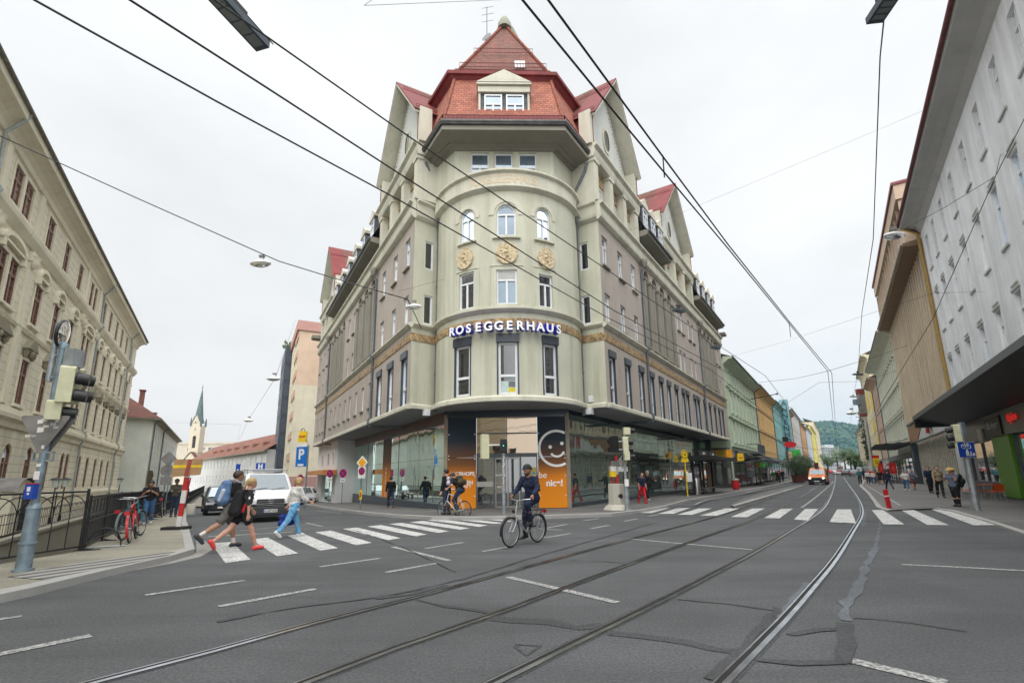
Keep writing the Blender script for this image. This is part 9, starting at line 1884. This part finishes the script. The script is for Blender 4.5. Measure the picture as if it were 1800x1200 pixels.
m_.build('warning_stripe', M_RED, t_); quadwin(t_, [(.12, 1.05, 1.36), (.62, 1.05, 1.36), (.56, 1.5, 1.72), (.2, 1.5, 1.72)], 'windscreen_reflection', plain('dark_seat', (.02, .02, .022), .3)) if False else None
m_ = MB(); m_.tube([(-.6, .9, 1.25), (-.05, 1.0, 1.33)], .01, 4); m_.tube([(.1, .9, 1.25), (.62, 1.0, 1.33)], .01, 4); m_.build('wiper', M_BLK, t_)
def car(label, pos, rz, paint, L=4.3, hgt=1.45, group=None, rear=False, cat='car'):
    t_ = thing('parked_car', label, cat, pos, rz, group); hw = .88; prof = [(0, .62), (.1, .74), (.9, .86), (1.15, .92), (1.75, hgt-.05), (2.1, hgt), (3.1, hgt-.02), (3.7, hgt-.3 if L > 4 else .95), (L-.1, .9), (L, .7)]
    mb, _ = hull(prof, hw, .22, .85, .28, .18); mb.build('body', paint, t_); x = lambda z: hw+.004-.28*max(0, z-.85)
    quadwin(t_, [(-.7, 1.12, .945), (.7, 1.12, .945), (.55, 1.7, hgt-.07), (-.55, 1.7, hgt-.07)], 'windscreen'); quadwin(t_, [(-.6, 3.16, hgt-.03), (.6, 3.16, hgt-.03), (.66, 3.66, hgt-.27), (-.66, 3.66, hgt-.27)], 'rear_window')
    for s_ in (-1, 1):
        quadwin(t_, [(s_*x(.92), 1.3, .92), (s_*x(.92), 3.3, .92), (s_*x(hgt-.12), 3.0, hgt-.12), (s_*x(hgt-.12), 1.85, hgt-.12)], 'side_window'); m_ = MB(); m_.box(F0, s_*.45 if s_ > 0 else -.82, .82 if s_ > 0 else -.45, -.12, .01, .56, .68); m_.build('headlight', M_HEAD, t_); m_ = MB(); m_.box(F0, s_*.5 if s_ > 0 else -.84, .84 if s_ > 0 else -.5, -L-.01, -L+.1, .62, .8); m_.build('tail_light', M_TAIL, t_); m_ = MB(); m_.box(F0, s_*.9 if s_ > 0 else -1.04, 1.04 if s_ > 0 else -.9, -1.5, -1.38, .92, 1.06); m_.build('mirror', M_BLK, t_)
    m_ = MB(); m_.box(F0, -.5, .5, -.1, .02, .32, .5); m_.build('grille', M_BLK, t_); m_ = MB(); m_.box(F0, -.26, .26, .02, .035, .36, .46); m_.build('number_plate', M_SWH, t_); wheels(t_, (.85, L-.85), hw, .31); return t_
p = at(391, 905); car('black estate car beside the white van in the side street', p, R_(34), plain('car_black', (.012, .013, .015), .15), 4.6, 1.5)
dgr = [('silver', (.42, .43, .45)), ('white', (.6, .6, .6)), ('brown_grey', (.09, .075, .065)), ('pale', (.5, .5, .48)), ('dark_blue', (.02, .03, .06))]
for i, (a_, b_, c, lab) in enumerate(((37, -5.0, 2, 'dark brown car parked farthest left on the side street'), (41, -7.4, 1, 'white car parked behind the dark brown one'), (30, -8.8, 0, 'silver car standing behind the black estate car'), (37, -10.2, 3, 'pale car in the queue behind the silver one'), (47, -4.4, 1, 'white car at the far end of the canal pavement'))):
    q = cab(a_, b_); car(lab, (*q, hz(*q)), R_(32), plain('car_'+dgr[c][0], dgr[c][1], .25), group='cars along the side street')
# orange municipal truck, ambulance, far cars
p = at(1437, 852); t_, f = van('orange municipal van driving toward us along the main street', 'van', p, R_(-36.6), plain('van_orange', (.66, .17, .025), .3, var=.04), 5.0, high=.1); m_ = MB(); m_.box(f, -.93, .93, -.3, .07, .28, .74); m_.build('dark_front', M_BLK, t_); m_ = MB(); m_.box(f, -.22, .22, -1.95, -1.75, 2.0, 2.7); m_.build('loader', plain('dark_red_loader', (.07, .015, .012), .5), t_); m_ = MB(); m_.box(f, -.26, .26, .07, .08, .4, .5); m_.build('number_plate', M_SWH, t_)
for s_ in (-1, 1): m_ = MB(); m_.disc((s_*.7, -.09, .83), (0, 1, 0), .1, .03, 14); m_.build('headlight', glow('lit_headlight', (1, .93, .8), 1.6), t_)
RZR = math.atan2(-DR[0], DR[1])
x, y = dep(1478, 833, 138)[:2]; t_, f = van('white ambulance with red stripes driving off in the distance', 'van', (x, y, hz(x, y)), RZR+math.pi, plain('van_white', (.72, .72, .72), .28), 5.4, high=.35); fr_ = Fr((0, 5.4), (-1, 0), (0, 1)); m_ = MB(); m_.box(fr_, -.9, .9, .0, .02, .85, 1.2, 0); m_.box(fr_, -.7, .7, .02, .03, 1.35, 2.1, 1); m_.box(fr_, -.9, .9, .0, .02, 2.2, 2.3, 0); m_.build('rear_door', [plain('ambulance_red', (.5, .03, .08), .4), M_CARGL], t_)
# the vans are built facing -y: turn this one so its rear faces us
t_.rotation_euler = (0, 0, RZR+math.pi)
for px, Y, c, lab in ((1463, 150, (.45, .02, .03), 'red car far off left of the white ambulance'), (1470, 145, (.6, .6, .6), 'white car far off between the red car and the ambulance'), (1486, 118, (.02, .02, .02), 'black car at the right kerb beside the ambulance'), (1501, 112, (.12, .13, .14), 'dark grey car parked at the right kerb ahead of the ambulance')):
    x, y = dep(px, 830, Y)[:2]; car(lab, (x, y, hz(x, y)), RZR+math.pi, plain('far_car_%02d' % (px % 100), c, .3), group='cars far down the main street')
# ================================================================ camera, sky, sun
cam = bpy.data.cameras.new('camera'); co = bpy.data.objects.new('camera', cam); COL.objects.link(co)
cam.sensor_width = 36; cam.sensor_fit = 'HORIZONTAL'; cam.lens = F_/1800*36; cam.shift_y = (YP_-600)/1800
cam.clip_end = 8000; cam.clip_start = .05
from mathutils import Matrix
co.matrix_world = Matrix.Translation((0, 0, H_)) @ Matrix.Rotation(R_(90)+PI_, 4, 'X') @ Matrix.Rotation(-RO_, 4, 'Z')
SC.camera = co
w = bpy.data.worlds.new('World'); SC.world = w; w.use_nodes = True; nt = w.node_tree; nt.nodes.clear()
out = nt.nodes.new('ShaderNodeOutputWorld'); bg = nt.nodes.new('ShaderNodeBackground')
sky = nt.nodes.new('ShaderNodeTexSky'); sky.sky_type = 'NISHITA'; sky.sun_disc = False
SUN_EL, SUN_AZ = R_(64), R_(196)      # azimuth clockwise from +Y
sky.sun_elevation = SUN_EL; sky.sun_rotation = SUN_AZ; sky.dust_density = 4; sky.air_density = 1.2
hs = nt.nodes.new('ShaderNodeHueSaturation'); hs.inputs['Saturation'].default_value = .12
nt.links.new(sky.outputs[0], hs.inputs['Color'])
# overcast: a closed cloud deck over the clear sky, brightest overhead and round the hidden sun, uneven in large soft banks
tc = nt.nodes.new('ShaderNodeTexCoord'); nz = nt.nodes.new('ShaderNodeTexNoise'); nz.inputs['Scale'].default_value = 1.5; nz.inputs['Detail'].default_value = 6; nz.inputs['Roughness'].default_value = .5
mp = nt.nodes.new('ShaderNodeMapping'); mp.inputs['Scale'].default_value = (1, 1, 2.2); nt.links.new(tc.outputs['Generated'], mp.inputs[0]); nt.links.new(mp.outputs[0], nz.inputs['Vector'])
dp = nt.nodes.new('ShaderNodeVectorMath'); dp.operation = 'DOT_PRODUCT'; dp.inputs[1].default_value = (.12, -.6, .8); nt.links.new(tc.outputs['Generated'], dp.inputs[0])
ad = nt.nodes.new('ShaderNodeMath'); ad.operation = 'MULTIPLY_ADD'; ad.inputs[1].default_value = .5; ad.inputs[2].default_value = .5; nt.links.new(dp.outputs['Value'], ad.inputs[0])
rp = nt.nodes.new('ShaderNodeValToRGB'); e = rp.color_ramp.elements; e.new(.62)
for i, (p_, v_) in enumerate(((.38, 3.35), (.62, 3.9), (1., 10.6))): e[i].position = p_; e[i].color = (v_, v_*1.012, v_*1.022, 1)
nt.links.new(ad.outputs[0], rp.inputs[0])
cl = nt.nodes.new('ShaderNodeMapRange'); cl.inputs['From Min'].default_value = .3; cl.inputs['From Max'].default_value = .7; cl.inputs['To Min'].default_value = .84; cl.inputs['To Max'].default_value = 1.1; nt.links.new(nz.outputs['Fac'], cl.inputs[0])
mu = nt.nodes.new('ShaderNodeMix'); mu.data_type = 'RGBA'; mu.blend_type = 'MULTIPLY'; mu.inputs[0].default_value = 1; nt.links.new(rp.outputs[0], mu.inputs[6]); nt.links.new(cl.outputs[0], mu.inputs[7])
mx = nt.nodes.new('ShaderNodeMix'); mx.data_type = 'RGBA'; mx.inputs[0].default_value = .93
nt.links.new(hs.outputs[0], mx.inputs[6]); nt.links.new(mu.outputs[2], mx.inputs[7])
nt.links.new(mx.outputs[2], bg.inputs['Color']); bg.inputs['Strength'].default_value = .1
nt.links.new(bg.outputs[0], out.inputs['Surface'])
sl = bpy.data.lights.new('sun', 'SUN'); sl.energy = .8; sl.angle = R_(70); sl.color = (1, .97, .93)
so = bpy.data.objects.new('sun', sl); COL.objects.link(so)
sd = Vector((math.sin(SUN_AZ)*math.cos(SUN_EL), math.cos(SUN_AZ)*math.cos(SUN_EL), math.sin(SUN_EL)))
so.rotation_euler = sd.to_track_quat('Z', 'Y').to_euler(); so.location = (0, -20, 60)
SC.view_settings.view_transform = 'Standard'; SC.view_settings.look = 'None'; SC.view_settings.exposure = 1.42; SC.view_settings.gamma = 1
SC.view_settings.use_curve_mapping = False
